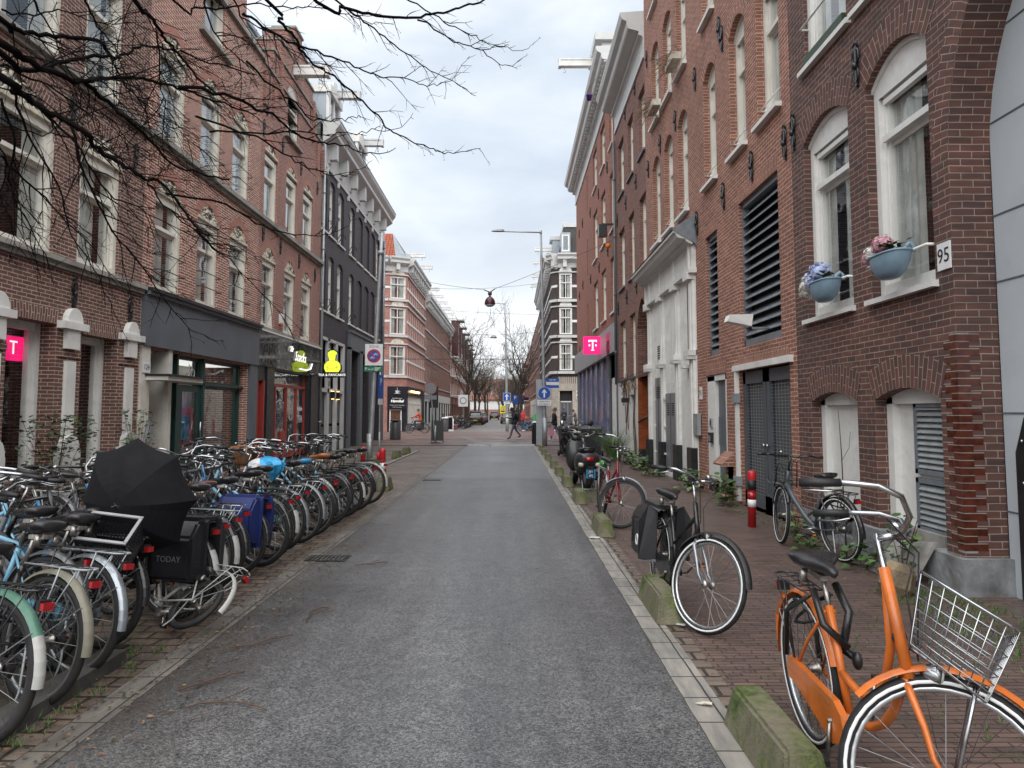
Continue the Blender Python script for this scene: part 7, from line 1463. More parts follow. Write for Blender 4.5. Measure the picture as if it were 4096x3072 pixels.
row = [  # kind, x, y, yaw, lean, label, overrides
 ('white_tip', -2.57, 3.60, 158, 7, 'bicycle with a green and white rear mudguard, nearest the camera at the left edge', dict(fend='fender_green', tip='bike_white')),
 ('black_oma', -2.60, 4.05, 156, 8, 'black bicycle with a cream rear mudguard, second from the left edge', dict(fend='fender_cream', tip=None, rack='galv')),
 ('black_silver', -2.66, 4.50, 157, 8, 'bicycle with a shiny silver rear mudguard in front of the milk crate', dict(fend='bike_silver', saddle='leather', head='sign_black')),
 ('grey_men', -2.95, 4.62, 160, 5, 'lettered light blue bicycle behind the one with the silver mudguard', dict(frame='bike_sky')),
 ('black_men', -2.80, 5.02, 163, 6, 'black bicycle carrying the milk crate on its rear rack', dict(sz=.9)),
 ('black_oma', -2.62, 5.72, 166, 4, 'black bicycle under the lower right edge of the open umbrella', dict(extra=today_bag)),
 ('white_tip', -2.66, 6.02, 162, 5, 'black bicycle with a white mudguard tip just right of the umbrella', {}),
 ('black_silver', -2.70, 6.38, 160, 7, 'bicycle with a white striped rear mudguard between umbrella and blue pannier', dict(fend='bike_black', tip='bike_white')),
 ('racked', -2.74, 6.75, 163, 3, 'bicycle with a silver rear rack just before the blue pannier', dict(saddle='leather_brown', rack='chrome')),
 ('blue', -2.72, 7.20, 166, 6, 'bicycle carrying the large faded blue double pannier', dict(extra=panniers('pannier_blue'))),
 ('black_oma', -2.62, 7.62, 164, 5, 'black bicycle just behind the blue pannier', dict(tip=None)),
 ('black_men', -2.66, 7.98, 161, 7, 'black bicycle with white tipped mudguard below the blue plastic bag', dict(tip='bike_white')),
 ('sky', -2.68, 8.45, 165, 4, 'light blue bicycle whose saddle wears the blue and white plastic bag', dict(rack='chrome')),
 ('grey_men', -2.62, 8.98, 160, 6, 'silver bicycle with a long chrome rear rack, next after the plastic bag', dict(rack='chrome')),
 ('black_oma', -2.60, 9.45, 166, 5, 'black bicycle with a bright blue narrow saddle in the middle of the row', dict(saddle='saddle_blue', tip=None)),
 ('basket', -2.70, 9.9, 162, 3, 'black bicycle with a white rear mudguard and round wicker basket', {}),
 ('black_men', -2.60, 10.32, 164, 7, 'black bicycle with a tan leather saddle', dict(saddle='leather_tan', tip=None)),
 ('sky', -2.66, 10.72, 160, 5, 'light blue bicycle just past the tan saddle', dict(fend='bike_black')),
 ('white_tip', -2.58, 11.1, 166, 4, 'black bicycle with white tipped mudguard, fifth from the far end of the row', {}),
 ('racked', -2.62, 11.48, 163, 6, 'black bicycle with a front rack, fourth from the far end of the row', {}),
 ('black_oma', -2.56, 11.84, 165, 5, 'black bicycle, third from the far end of the row', dict(tip=None)),
 ('black_silver', -2.60, 12.22, 161, 4, 'bicycle with a bright silver mudguard, next to last at the far end', {}),
 ('basket', -2.52, 12.72, 164, 5, 'last bicycle at the far end with a white rear mudguard, by the striped bollard', dict(extra=None)),
]
for i, (k, x, y, yaw, ln, lab, ov) in enumerate(row): row_bike(k, x, y, yaw, ln, lab, **ov)
# the second rank, wheels up on the pavement side, pointing at the street
back = [('blue', 4.3, 'blue'), ('black_oma', 5.15, 'black'), ('sky', 5.9, 'light blue'), ('black_men', 6.5, 'black diamond frame'), ('blue', 7.1, 'blue'), ('black_silver', 7.7, 'grey'), ('sky', 8.3, 'light blue'), ('black_oma', 8.9, 'black'), ('blue', 9.5, 'blue'), ('grey_men', 10.1, 'silver'), ('racked', 10.8, 'black front racked'), ('black_men', 11.5, 'black diamond frame'), ('black_silver', 12.2, 'grey')]
wh = ['at the left edge', 'behind the umbrella', 'just past the umbrella', 'in front of the green shop door', 'before the middle of the row', 'in the middle of the row', 'behind the blue plastic bag', 'behind the blue saddle', 'behind the wicker basket', 'behind the tan saddle', 'four from the far end', 'three from the far end', 'next to the far end']
for i, (k, y, c) in enumerate(back):
    row_bike(k, -4.95, y + .2, -14 + (i * 37 % 13) - 6, -5 + (i * 53 % 9), c + ' bicycle in the rear rank ' + wh[i], z=.0, steer=[.5, -.4, .8][i % 3])
t = bpy.data.objects
# lettering on the frame of the fourth bicycle
LB4 = [o for o in bpy.data.objects if o.get('label', '').startswith('lettered light blue')][0]
text('GIANT', .10, 'sign_black', LB4, (.66, .03, .47), (pi / 2, radians(-41), pi), depth=.001)
# fallen white child's bicycle
T = build_bike("small white bicycle fallen over on the paving between the wheels", GRP, frame='bike_white', fend='bike_white', style='mix', bar='city', rim=('rim_dark', None, .26), steer=.9, sz=.66, rack='bike_white', head=None, case=False)
place(T, -2.42, 5.22, radians(150), radians(52), z=.02, pitch=0); T.scale = (.82, .82, .82)
# milk crate
T = empty('milk_crate', (-2.64, 4.86, .66), (radians(32), radians(8), radians(6)), 'black milk crate with a pale rim on a rear rack in front of the umbrella', 'crate')
m = MB(); A, B_, H_ = .155, .125, .23
for (x0, x1, y0, y1) in ((-A, A, -B_, -B_ + .012), (-A, A, B_ - .012, B_), (-A, -A + .012, -B_, B_), (A - .012, A, -B_, B_)): m.box(x0, x1, y0, y1, 0, .04, 'crate'); m.box(x0, x1, y0, y1, H_ - .05, H_ - .006, 'crate')
m.box(-A, A, -B_, B_, 0, .01, 'crate')
for i in range(15):
    for s in (-1, 1):
        for q in (-1, 1):
            x = -A + 2 * A * i / 14; x2 = max(-A, min(A, x + q * .10)); m.tube([(x, s * (B_ - .006), .03), (x2, s * (B_ - .006), H_ - .04)], .003, 'crate', 4)
            if i < 11: y = -B_ + 2 * B_ * i / 10; y2 = max(-B_, min(B_, y + q * .10)); m.tube([(s * (A - .006), y, .03), (s * (A - .006), y2, H_ - .04)], .003, 'crate', 4)
m.obj('body', T); m = MB()
for (x0, x1, y0, y1) in ((-A - .008, A + .008, -B_ - .008, -B_ + .012), (-A - .008, A + .008, B_ - .012, B_ + .008), (-A - .008, -A + .012, -B_, B_), (A - .012, A + .008, -B_, B_)): m.box(x0, x1, y0, y1, H_ - .006, H_ + .004, 'crate_edge')
m.obj('rim', T)
# open umbrella
T = empty('umbrella', (-2.92, 5.38, .97), label='open black umbrella lying on its side over the parked bicycles', cat='umbrella'); m = MB(); NR, NS, RU = 8, 9, .44; vs = [(0, 0, 0)]; fs = []
def rib_pt(k, f_):
    th = f_ * radians(58); a = 2 * pi * k / NR; r = RU * sin(th) / sin(radians(58)) * (1 + .04 * (k % 3 == 0)); return Vector((r * cos(a), r * sin(a), -(RU * .56) * (1 - cos(th)) / (1 - cos(radians(58)))))
for j in range(1, NS + 1):
    f_ = j / NS
    for k in range(NR * 4):
        q = (k % 4) / 4; v = rib_pt(k // 4, f_).lerp(rib_pt(k // 4 + 1, f_), q); v *= 1 - .05 * sin(pi * q) * f_ ** 3; vs.append(tuple(v))
K = NR * 4
for k in range(K): fs.append((0, 1 + k, 1 + (k + 1) % K))
for j in range(NS - 1):
    for k in range(K): a = 1 + j * K + k; b_ = 1 + j * K + (k + 1) % K; fs.append((a, a + K, b_ + K, b_))
m.mesh(vs, fs, 'umbrella', False); cn = m.obj('canopy', T)
m = MB()
for k in range(NR): m.tube([vs[0]] + [tuple(Vector(vs[1 + j * K + k * 4]) * .997 - Vector((0, 0, .004))) for j in range(0, NS)], .0022, 'iron', 4)
m.tube([(0, 0, .05), (0, 0, -.75)], .006, 'iron', 6); m.obj('ribs', T); T.rotation_euler = Vector((-.12, -.96, -.08)).to_track_quat('Z', 'Y').to_euler(); T.location = (-2.73, 5.06, .95)
# plastic bag over a saddle
T = empty('plastic_bag', (-2.87, 8.52, .97), label='blue and white plastic bag tied over a bicycle saddle', cat='bag'); m = MB(); R = random.Random(4); vs = []; n, mm_ = 22, 12
for i in range(mm_ + 1):
    a = pi * i / mm_
    for k in range(n):
        b_ = 2 * pi * k / n; q = 1 + .22 * R.random() - .1 * (k % 2); vs.append((.22 * q * sin(a) * cos(b_) + .05 * cos(a), .11 * q * sin(a) * sin(b_), .09 * q * cos(a) - .10 * (1 - sin(a)) * (i > 8)))
for i in range(mm_):
    for k in range(n): m.mesh([vs[i * n + k], vs[(i + 1) * n + k], vs[(i + 1) * n + (k + 1) % n], vs[i * n + (k + 1) % n]], [(0, 1, 2, 3)], 'bag_blue' if 5 < k < 18 else 'bag_white')
m.obj('body', T, rot=(0, .2, radians(160)))
# far bicycles: on both sides of the junction
def far_bikes(lst, grp):
    for k, x, y, yaw, lab, ov in lst: T = row_bike(k, x, y, yaw, 3, lab, **ov); T['group'] = grp
ctext = ['first', 'second', 'third', 'fourth', 'fifth', 'sixth', 'seventh', 'eighth', 'ninth', 'tenth']
far_bikes([(['black_oma', 'black_men', 'grey_men', 'racked', 'black_silver'][i % 5], -4.35 - .1 * (i % 3), 66.5 + 1.0 * i, 168 - 9 * (i % 4), ctext[i] + ' bicycle from the camera in the cluster left of the far street', {}) for i in range(10)], 'bicycles on the left of the far street')
far_bikes([(['blue', 'racked', 'black_men', 'black_oma', 'black_silver', 'grey_men'][i], .75 + .32 * i, 59.2 + .35 * i, 2 + 5 * i, ctext[i] + ' bicycle from the left in the green rimmed cluster by the far lamp post', dict(rim=('bike_green', None)) if i in (1, 3, 5) else {}) for i in range(6)], 'bicycles right of the far lamp post')
far_bikes([('black_men', 2.75, 27.6, 100, 'black bicycle standing behind the wheelie bins by the shop window', {}), ('racked', 3.2, 28.6, 96, 'bicycle with a front rack beyond the wheelie bins', {}), ('grey_men', 1.62, 16.6, -92, 'silver bicycle hidden behind the left of the scooter', {}), ('black_men', 2.0, 24.6, 95, 'black bicycle between the scooter and the wheelie bins', {}), ('black_oma', 2.9, 38.0, 20, 'dark bicycle in front of the people at the right corner', {})], 'bicycles on the right pavement')

# ------------------------------------------------------------------ scooter
T = empty('motor_scooter', (1.52, 15.15, 0), (0, 0, radians(97)), 'matt black motor scooter seen from behind with a light blue licence plate', 'scooter')
def loft(m, secs, mat, n=16, capm=True):
    """secs: (x, half width, z low, z high, squareness)"""
    vs = []; fs = []
    for x, w_, z0, z1, q in secs:
        for k in range(n):
            a = 2 * pi * k / n; ca, sa = cos(a), sin(a); vs.append((x, w_ * abs(ca) ** q * (1 if ca > 0 else -1), (z0 + z1) / 2 + (z1 - z0) / 2 * abs(sa) ** q * (1 if sa > 0 else -1)))
    for i in range(len(secs) - 1):
        for k in range(n): fs.append((i * n + k, i * n + (k + 1) % n, (i + 1) * n + (k + 1) % n, (i + 1) * n + k))
    fs += [tuple(range(n - 1, -1, -1)), tuple((len(secs) - 1) * n + k for k in range(n))]; m.mesh(vs, fs, mat)
m = MB(); loft(m, [(-.42, .10, .60, .72, .8), (-.38, .20, .50, .76, .7), (-.25, .245, .40, .78, .75), (-.05, .25, .34, .78, .8), (.15, .21, .30, .76, .8), (.32, .15, .30, .55, .8)], 'scooter'); loft(m, [(.3, .16, .26, .34, .5), (.75, .17, .26, .33, .5)], 'scooter'); loft(m, [(.78, .20, .30, .95, .6), (.86, .24, .34, 1.0, .6), (.93, .16, .40, 1.05, .7)], 'scooter'); loft(m, [(.80, .09, .95, 1.08, .8), (.90, .13, .97, 1.14, .8), (1.0, .08, 1.0, 1.1, .8)], 'scooter'); m.obj('body', T)
m = MB(); loft(m, [(-.36, .11, .78, .84, .7), (-.30, .155, .77, .87, .7), (-.05, .16, .77, .86, .7), (.2, .13, .76, .82, .7), (.36, .08, .74, .79, .8)], 'leather'); m.obj('seat', T)
m = MB(); m.tube([(-.30, -.14, .82), (-.42, -.1, .86), (-.42, .1, .86), (-.30, .14, .82)], .014, 'leather', 8); m.obj('grab_rail', T)
m = MB(); loft(m, [(-.455, .07, .60, .67, .55), (-.40, .105, .58, .69, .55)], 'lens_red'); m.obj('tail_light', T)
for s in (-1, 1): m = MB(); loft(m, [(-.42, .03, .50, .55, .6), (-.37, .06, .47, .57, .6)], 'relief'); o = m.obj('indicator', T); o.location = (0, s * .17, 0)
m = MB(); m.box(-.50, -.485, -.09, .09, .26, .44, 'plate_blue'); pl_ = m.obj('licence_plate', T); text('J91', .075, 'sign_white', pl_, (-.502, .0, .39), (pi / 2, 0, -pi / 2), depth=.001); text('4PJ', .075, 'sign_white', pl_, (-.502, .0, .31), (pi / 2, 0, -pi / 2), depth=.001)
m = MB(); m.box(-.5, -.40, -.07, .07, .24, .50, 'sign_black'); fender(m, -.16, .22, .26, radians(60), radians(200), 'sign_black', .06); m.obj('mudguard', T)
for x in (-.12, 1.12):
    m = MB(); m.lathe([(.12, -.05), (.2, -.055), (.225, -.03), (.23, 0), (.225, .03), (.2, .055), (.12, .05)], 'rubber', 28, (x, 0, .23), 'y'); w_ = m.obj('wheel', T); m = MB(); m.lathe([(.03, -.056), (.13, -.05), (.13, .05), (.03, .056)], 'alu', 14, (x, 0, .23), 'y'); m.obj('rim', w_)
m = MB(); m.lathe([(.05, -.35), (.085, -.30), (.09, -.05), (.05, .05)], 'sign_black', 14, (0, -.19, .28), 'x'); m.obj('exhaust', T); m = MB(); m.tube([(-.2, .12, .2), (-.35, .14, .03), (-.35, -.14, .03), (-.2, -.12, .2)], .013, 'galv', 6); m.obj('centre_stand', T)
m = MB(); m.tube([(.88, 0, 1.05), (.86, .2, 1.12), (.82, .34, 1.13)], .014, 'sign_black', 8); m.tube([(.88, 0, 1.05), (.86, -.2, 1.12), (.82, -.34, 1.13)], .014, 'sign_black', 8); hb = m.obj('handlebar', T)
for s in (-1, 1): m = MB(); m.tube([(.85, s * .24, 1.12), (.84, s * .30, 1.30)], .007, 'chrome', 6); m.lathe([(.01, -.008), (.065, 0), (.06, .008)], 'chrome' if s > 0 else 'sign_black', 14, (.83, s * .31, 1.34), 'x'); m.obj('mirror', hb)
m = MB(); m.lathe([(.06, 0), (.085, .02), (.085, .04)], 'relief', 14, (.83, 0, 1.12)); m.obj('dashboard', hb)
# ------------------------------------------------------------------ the bare tree overhanging from the left
TH_ = radians(4.15)
def PX(u, v, d):
    """point of the overhanging tree at street depth d seen from the pavement"""
    a, b_ = (u - 2048) / 2900, (1435 - v) / 2900; c, s = cos(TH_), sin(TH_); k = d / (c - b_ * s); return Vector((a * k, d, 1.6 + (s + b_ * c) * k))
RT = random.Random(11)
def smooth(P, n=4):
    out = []
    for i in range(len(P) - 1):
        p0, p1, p2, p3 = P[max(i - 1, 0)], P[i], P[i + 1], P[min(i + 2, len(P) - 1)]
        for k in range(n):
            t = k / n; out.append(.5 * ((2 * p1) + (p2 - p0) * t + (2 * p0 - 5 * p1 + 4 * p2 - p3) * t * t + (3 * p1 - p0 - 3 * p2 + p3) * t ** 3))
    out.append(P[-1]); return out
tree = empty('bare_tree', (-4.1, 2.4, 0), label='leafless street tree whose dark drooping branches hang over the left of the street', cat='tree'); OFF = Vector((-4.1, 2.4, 0))
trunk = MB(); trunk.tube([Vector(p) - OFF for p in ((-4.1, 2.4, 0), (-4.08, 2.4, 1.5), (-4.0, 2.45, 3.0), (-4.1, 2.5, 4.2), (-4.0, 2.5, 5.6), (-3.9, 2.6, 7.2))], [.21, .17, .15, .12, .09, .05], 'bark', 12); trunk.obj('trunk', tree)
limb_mb = MB(); twig_mb = MB(); NT = [0]
def twig(p, d, L, r, lvl, sag):
    n = 6 if L > .35 else 4; P_ = [p]; q = p.copy(); dd = d.copy()
    for i in range(n):
        q = q + dd * L / n; P_.append(q.copy()); dd = (dd + Vector((RT.gauss(0, .13), RT.gauss(0, .13), RT.gauss(0, .12) + (sag if i < n * .6 else -sag * 1.6)))).normalized()
    twig_mb.tube(P_, [max(.0011, r * (1 - .65 * i / n)) for i in range(n + 1)], 'bark', 4 if r > .004 else 3, cap=False); NT[0] += 1
    if lvl > 0:
        k = int(L / .105)
        for j in range(k):
            i = 1 + int(RT.random() * (n - 1)); a = (P_[i] - P_[i - 1]).normalized(); ax_ = a.orthogonal(); ax_.rotate(Matrix.Rotation(RT.random() * 6.28, 3, a)); nd = (a + ax_ * RT.uniform(.45, .95)).normalized()
            twig(P_[i], nd, L * RT.uniform(.22, .5), r * .55, lvl - 1, sag)
    elif RT.random() < .3: twig_mb.sphere(tuple(P_[-1]), .0045, 'bark', 4, 3)
def limb(px, d0, d1, r0, r1, join=None, dens=1.35, tl=.85, oct_=None, lv=2):
    s_ = 1024 / 1659; P_ = []
    n = len(px)
    for i, (x, y) in enumerate(px):
        u, v = x * s_ + (oct_ or 0), y * s_; P_.append(PX(u, v, d0 + (d1 - d0) * i / (n - 1)))
    if join is not None: P_ = [Vector(join), Vector(join).lerp(P_[0], .5) + Vector((0, 0, .15))] + P_
    P_ = smooth(P_, 4); P_ = [p + Vector((RT.gauss(0, .008), RT.gauss(0, .01), RT.gauss(0, .008))) - OFF for p in P_]
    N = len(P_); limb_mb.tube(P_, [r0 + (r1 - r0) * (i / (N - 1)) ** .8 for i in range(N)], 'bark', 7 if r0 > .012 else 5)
    acc = 0
    for i in range(3 if join is None else 9, N - 1):
        seg = (P_[i + 1] - P_[i]); acc += seg.length * dens
        while acc > .085:
            acc -= .085; a = seg.normalized(); ax_ = a.orthogonal(); ax_.rotate(Matrix.Rotation(RT.random() * 6.28, 3, a)); nd = (a * .9 + ax_ * RT.uniform(.35, .85) + Vector((.1, 0, -.12))).normalized(); f_ = i / N
            L = tl * RT.uniform(.3, 1.15) * (1.15 - .7 * f_); twig(P_[i].lerp(P_[i + 1], RT.random()), nd, L, max(.0018, .0052 * (1.1 - .5 * f_)), lv if L > .3 else 1, -.05)
J1, J2, J3, J4 = (-4.0, 2.5, 3.6), (-4.05, 2.5, 4.3), (-4.0, 2.5, 5.2), (-3.95, 2.55, 6.0)
limb([(0, 130), (60, 170), (200, 215), (400, 240), (620, 262), (700, 350), (740, 375), (800, 350), (890, 305), (960, 298), (1060, 310), (1180, 345), (1420, 420), (1659, 480)], 4.6, 6.4, .022, .006, J2)
limb([(0, 340), (150, 440), (300, 440), (420, 400), (560, 370), (740, 375)], 4.3, 5.2, .024, .012, J2, .8)
limb([(0, 280), (120, 360), (300, 450), (440, 500), (560, 545), (640, 620), (800, 760), (930, 870), (1100, 1050), (1300, 1130), (1480, 1160)], 4.2, 5.8, .031, .006, J1)
limb([(0, 500), (100, 590), (200, 640), (330, 740), (450, 800), (560, 860), (620, 950), (760, 1050), (860, 1110), (950, 1160), (1050, 1190), (1200, 1380), (1350, 1560), (1420, 1659)], 4.0, 5.2, .028, .006, J1)
limb([(560, 520), (620, 505), (800, 505), (960, 515), (1110, 550), (1300, 620), (1500, 690), (1659, 740)], 4.8, 6.2, .018, .006)
limb([(840, -20), (930, 60), (1000, 150), (1050, 230), (1130, 320), (1250, 460), (1350, 570), (1500, 680)], 5.2, 6.2, .022, .006, J4)
limb([(1100, -30), (1260, 40), (1400, 60), (1540, 40), (1680, 25), (1890, 50), (2040, 45), (2260, 100), (2400, 150), (2560, 150)], 5.4, 6.8, .012, .003, J4, .7, .5)
limb([(390, -10), (560, 50), (740, 90), (930, 115), (1100, 100), (1250, 75), (1390, 40), (1480, -5)], 5.8, 7.0, .017, .009, J4, .55, .6, 1024)
limb([(1040, 120), (1200, 210), (1310, 275), (1460, 320), (1560, 300), (1640, 290)], 6.6, 7.2, .009, .003, None, .5, .3, 1024, 1)
limb([(1460, 320), (1520, 380), (1600, 420), (1680, 415), (1760, 350)], 6.9, 7.3, .006, .002, None, .5, .25, 1024, 1)
limb([(960, -20), (1150, 90), (1290, 180), (1420, 240), (1530, 290), (1700, 330), (1800, 290)], 6.4, 7.2, .008, .002, None, .5, .3, 1024, 1)
limb([(60, -10), (150, 130), (250, 240), (300, 330), (360, 400), (460, 460), (620, 590), (760, 720), (870, 840), (960, 890), (1120, 960), (1200, 985), (1300, 990), (1450, 965)], 5.6, 7.0, .017, .003, J4, .6, .45, 1024)
limb([(520, -10), (640, 90), (760, 190), (900, 290), (1040, 390), (1150, 470), (1280, 520), (1420, 625)], 6.0, 7.0, .012, .003, J4, .7, .4, 1024, 1)
limb([(-100, 80), (0, 140), (200, 270), (400, 330), (560, 400), (700, 460), (840, 500), (960, 510), (1080, 550), (1200, 540), (1280, 500), (1380, 360)], 5.4, 6.9, .012, .002, None, .8, .45, 1024)
limb([(-60, 380), (100, 560), (250, 660), (350, 760), (480, 780), (600, 770), (680, 755)], 5.4, 6.3, .010, .003, None, .6, .35, 1024)
limb([(-500, 560), (-200, 620), (0, 710), (110, 740), (260, 870), (400, 910), (560, 940), (700, 985), (830, 985), (900, 965)], 5.0, 6.4, .014, .003, None, .5, .35, 1024)
limb([(-300, 860), (0, 860), (300, 860), (430, 880), (640, 860), (800, 855), (940, 830), (1010, 740)], 5.3, 6.4, .008, .002, None, .5, .35, 1024)
limb([(-400, 760), (0, 890), (180, 1000), (340, 1080), (500, 1135), (650, 1110), (750, 1040)], 5.2, 6.2, .009, .002, None, .5, .35, 1024)
limb([(-600, 1250), (-200, 1330), (0, 1440), (200, 1510), (420, 1525), (530, 1500), (650, 1420)], 5.0, 6.0, .009, .002, None, .4, .35, 1024)
for k, q in enumerate([[(0, 640), (90, 900), (60, 1150), (150, 1400), (260, 1600), (330, 1750)], [(100, 590), (160, 850), (380, 1200), (450, 1500), (640, 1800), (760, 2060)], [(450, 800), (600, 1250), (740, 1500), (940, 1750), (1180, 2080), (1400, 2210)], [(0, 1000), (150, 1150), (330, 1320), (560, 1560), (760, 1850)], [(300, 740), (520, 980), (700, 1250), (900, 1350), (1200, 1500), (1500, 1640)], [(1000, 200), (1040, 500), (1070, 800), (1060, 1100)], [(950, 1160), (1060, 1330), (1250, 1480), (1560, 1760), (1800, 2020), (1920, 2230)], [(740, 375), (820, 560), (980, 700), (1160, 860), (1400, 1050)], [(0, 900), (40, 1100), (20, 1300), (90, 1500), (60, 1700)], [(-20, 760), (200, 860), (480, 890), (760, 980), (1000, 1020)]]):
    limb(q, 4.4 + .1 * k, 5.2 + .12 * k, .010 if k < 5 else .007, .002, None, .95, .55)
for q, r in (([(0, 60), (180, 100), (380, 60), (640, 150), (880, 160), (1040, 230)], .009), ([(200, -20), (320, 180), (420, 420), (560, 650), (640, 900)], .008), ([(560, -20), (600, 120), (740, 300), (860, 600), (980, 690)], .01), ([(0, 420), (260, 520), (520, 700), (700, 760), (900, 980), (1100, 1120)], .01), ([(1320, -20), (1380, 200), (1500, 330), (1659, 460), (1900, 520)], .008), ([(1500, -20), (1600, 130), (1760, 220), (1960, 380), (2150, 420)], .007)): limb(q, 5.0, 6.2, r, .002, None, .9, .55)
limb_mb.obj('branches', tree); tw = twig_mb.obj('crown', tree)

# ------------------------------------------------------------------ bare trees down the far street
def far_tree(seed, lean, h, n0=10):
    R = random.Random(seed); m = MB(); mt = MB(); P_ = [Vector((lean * (z / h) ** 1.4 + .1 * sin(z), .05 * sin(z * 2), z)) for z in [h * .42 * k / 6 for k in range(7)]]; mt.tube(P_, [.24 - .10 * k / 6 for k in range(7)], 'bark_far', 9)
    def br(p, d, L, r, lvl):
        n = 5; Q = [p]; q = p.copy(); dd = d.copy()
        for i in range(n): q = q + dd * L / n; Q.append(q.copy()); dd = (dd + Vector((R.gauss(0, .16), R.gauss(0, .16), R.gauss(.05, .12)))).normalized()
        m.tube(Q, [max(.0085, r * (1 - .6 * i / n)) for i in range(n + 1)], 'bark_far', 5 if r > .05 else 3, cap=False)
        if lvl:
            for k in range(4 if lvl > 1 else 5):
                i = 1 + int(R.random() * n * .99); a = (Q[i] - Q[i - 1]).normalized(); x = a.orthogonal(); x.rotate(Matrix.Rotation(R.random() * 6.28, 3, a)); br(Q[min(i, n)], (a + x * R.uniform(.4, .9) + Vector((0, 0, .12))).normalized(), L * R.uniform(.4, .7), r * .5, lvl - 1)
    for k in range(n0):
        a = 2 * pi * k / n0 + R.random(); i = 4 + int(R.random() * 2.9); br(P_[i], Vector((cos(a) * .75, sin(a) * .75, R.uniform(1.1, 2.4))).normalized(), h * R.uniform(.34, .5), .075, 3)
    return mt.data('trunk'), m.data('crown')
FT = [far_tree(5, 1.0, 10.5), far_tree(8, .3, 12), far_tree(21, -.3, 11)]
for i, (x, y, k, s, lab) in enumerate([(-4.75, 74, 0, 1.0, 'large leaning bare tree left of the far street, nearest of the trees'), (.95, 82, 1, 1.0, 'tall bare tree right of the far lamp post'), (-4.9, 96, 2, .9, 'bare tree behind the leaning one on the left'), (.9, 106, 2, .95, 'second bare tree down the right side of the far street'), (-5.2, 116, 1, .8, 'third bare tree on the left of the far street'), (.6, 128, 0, .8, 'third bare tree on the right of the far street'), (-5.0, 136, 2, .95, 'fourth bare tree on the left of the far street'), (-2.3, 176, 1, .9, 'bare tree standing in the middle near the far end'), (.4, 158, 2, .9, 'fourth bare tree on the right of the far street'), (-5.4, 160, 1, .95, 'fifth bare tree on the left of the far street'), (-3.4, 200, 0, 1.0, 'bare tree before the far school block, left of centre'), (-.9, 205, 2, 1.0, 'bare tree before the far school block, right of centre'), (-1.8, 150, 0, .8, 'small bare tree left of the middle of the far street'), (1.0, 186, 1, .9, 'fifth bare tree on the right of the far street')]):
    t = empty('bare_tree', (x, y, 0), (0, 0, i * .9 if i else 0), lab, 'tree', 'bare trees along the far street'); t.scale = (s, s, s); mobj('trunk', FT[k][0], t); mobj('crown', FT[k][1], t)

# ------------------------------------------------------------------ plants, weeds, litter
def leafy(name, loc, label, n, rad, h, size, mats, cat='plant', grp=None, stems=6, seed=1, flat=.0):
    R = random.Random(seed); t = empty(name, loc, label=label, cat=cat, group=grp); m = MB(); st = MB()
    for i in range(n):
        a = R.random() * 6.28; r = rad[0] * sqrt(R.random()); p = Vector((r * cos(a), r * sin(a) * rad[1] / rad[0], h * (.12 + .88 * R.random() ** (.8 + flat)))); s = size * R.uniform(.55, 1.25); a2 = R.random() * 6.28; d = Vector((cos(a2), sin(a2), R.uniform(-.5, .5))).normalized(); sd_ = d.cross(Vector((R.gauss(0, .3), R.gauss(0, .3), 1))).normalized() * s * .42
        k = d * s; c_ = Vector((0, 0, -s * .12)); m.face([p, p + k * .25 + sd_ * .9 + c_ * .2, p + k * .6 + sd_ * .75, p + k * 1.05 + c_, p + k * .6 - sd_ * .75, p + k * .25 - sd_ * .9 + c_ * .2], mats[int(R.random() * len(mats))])
    for i in range(stems):
        a = R.random() * 6.28; st.tube([(0, 0, 0), (rad[0] * .4 * cos(a), rad[1] * .4 * sin(a), h * .5), (rad[0] * .9 * cos(a), rad[1] * .9 * sin(a), h * R.uniform(.6, 1))], .004, 'twig', 4, cap=False)
    m.obj('leaves', t); st.obj('stems', t); return t
WG = 'weeds growing along the foot of the right house fronts'
for i, (x, y, rr, h, s, lab) in enumerate([(3.62, 22.2, .55, .42, .16, 'broad leaved green weed at the tiled porch, farthest of the weeds'), (3.55, 20.2, .5, .34, .16, 'green weed patch in front of the white shop front, far end'), (3.5, 18.2, .45, .25, .14, 'low green weed patch before the metal double door'), (3.62, 14.9, .40, .42, .13, 'green weed clump by the grey house door'), (3.62, 12.55, .28, .5, .14, 'tall green weed clump left of the mesh doors'), (3.72, 9.6, .3, .30, .09, 'small weed patch by the front wheel of the leaning bicycle'), (3.62, 7.55, .42, .26, .10, 'round leaved green weed below the white cellar panel'), (3.68, 6.95, .22, .62, .085, 'upright vine with green leaves before the cellar louvre'), (3.45, 8.55, .3, .16, .08, 'low weed patch under the leaning bicycle')]):
    leafy('weed', (x, y, 0), lab, 70 if h > .3 else 60, (rr * .55, rr), h, s, ('leaf', 'leaf', 'leaf_pale'), grp=WG, seed=i + 3)
t = leafy('potted_shrub', (-6.85, 11.0, .1), 'dark green leafy shrub against the white pier at the left edge', 620, (.42, .75), 1.45, .085, ('leaf_dark', 'leaf_dark', 'leaf'), seed=40, stems=14)
leafy('potted_shrub', (-6.95, 13.55, .1), 'pale variegated shrub beside the cream pilaster of door 124', 300, (.25, .38), 1.55, .075, ('leaf_pale', 'leaf_dark', 'leaf'), seed=41, stems=10)
t = empty('tall_grass', (3.25, 23.3, 0), label='tall arching clump of green ornamental grass beside the wheelie bins', cat='plant'); R = random.Random(9); m = MB()
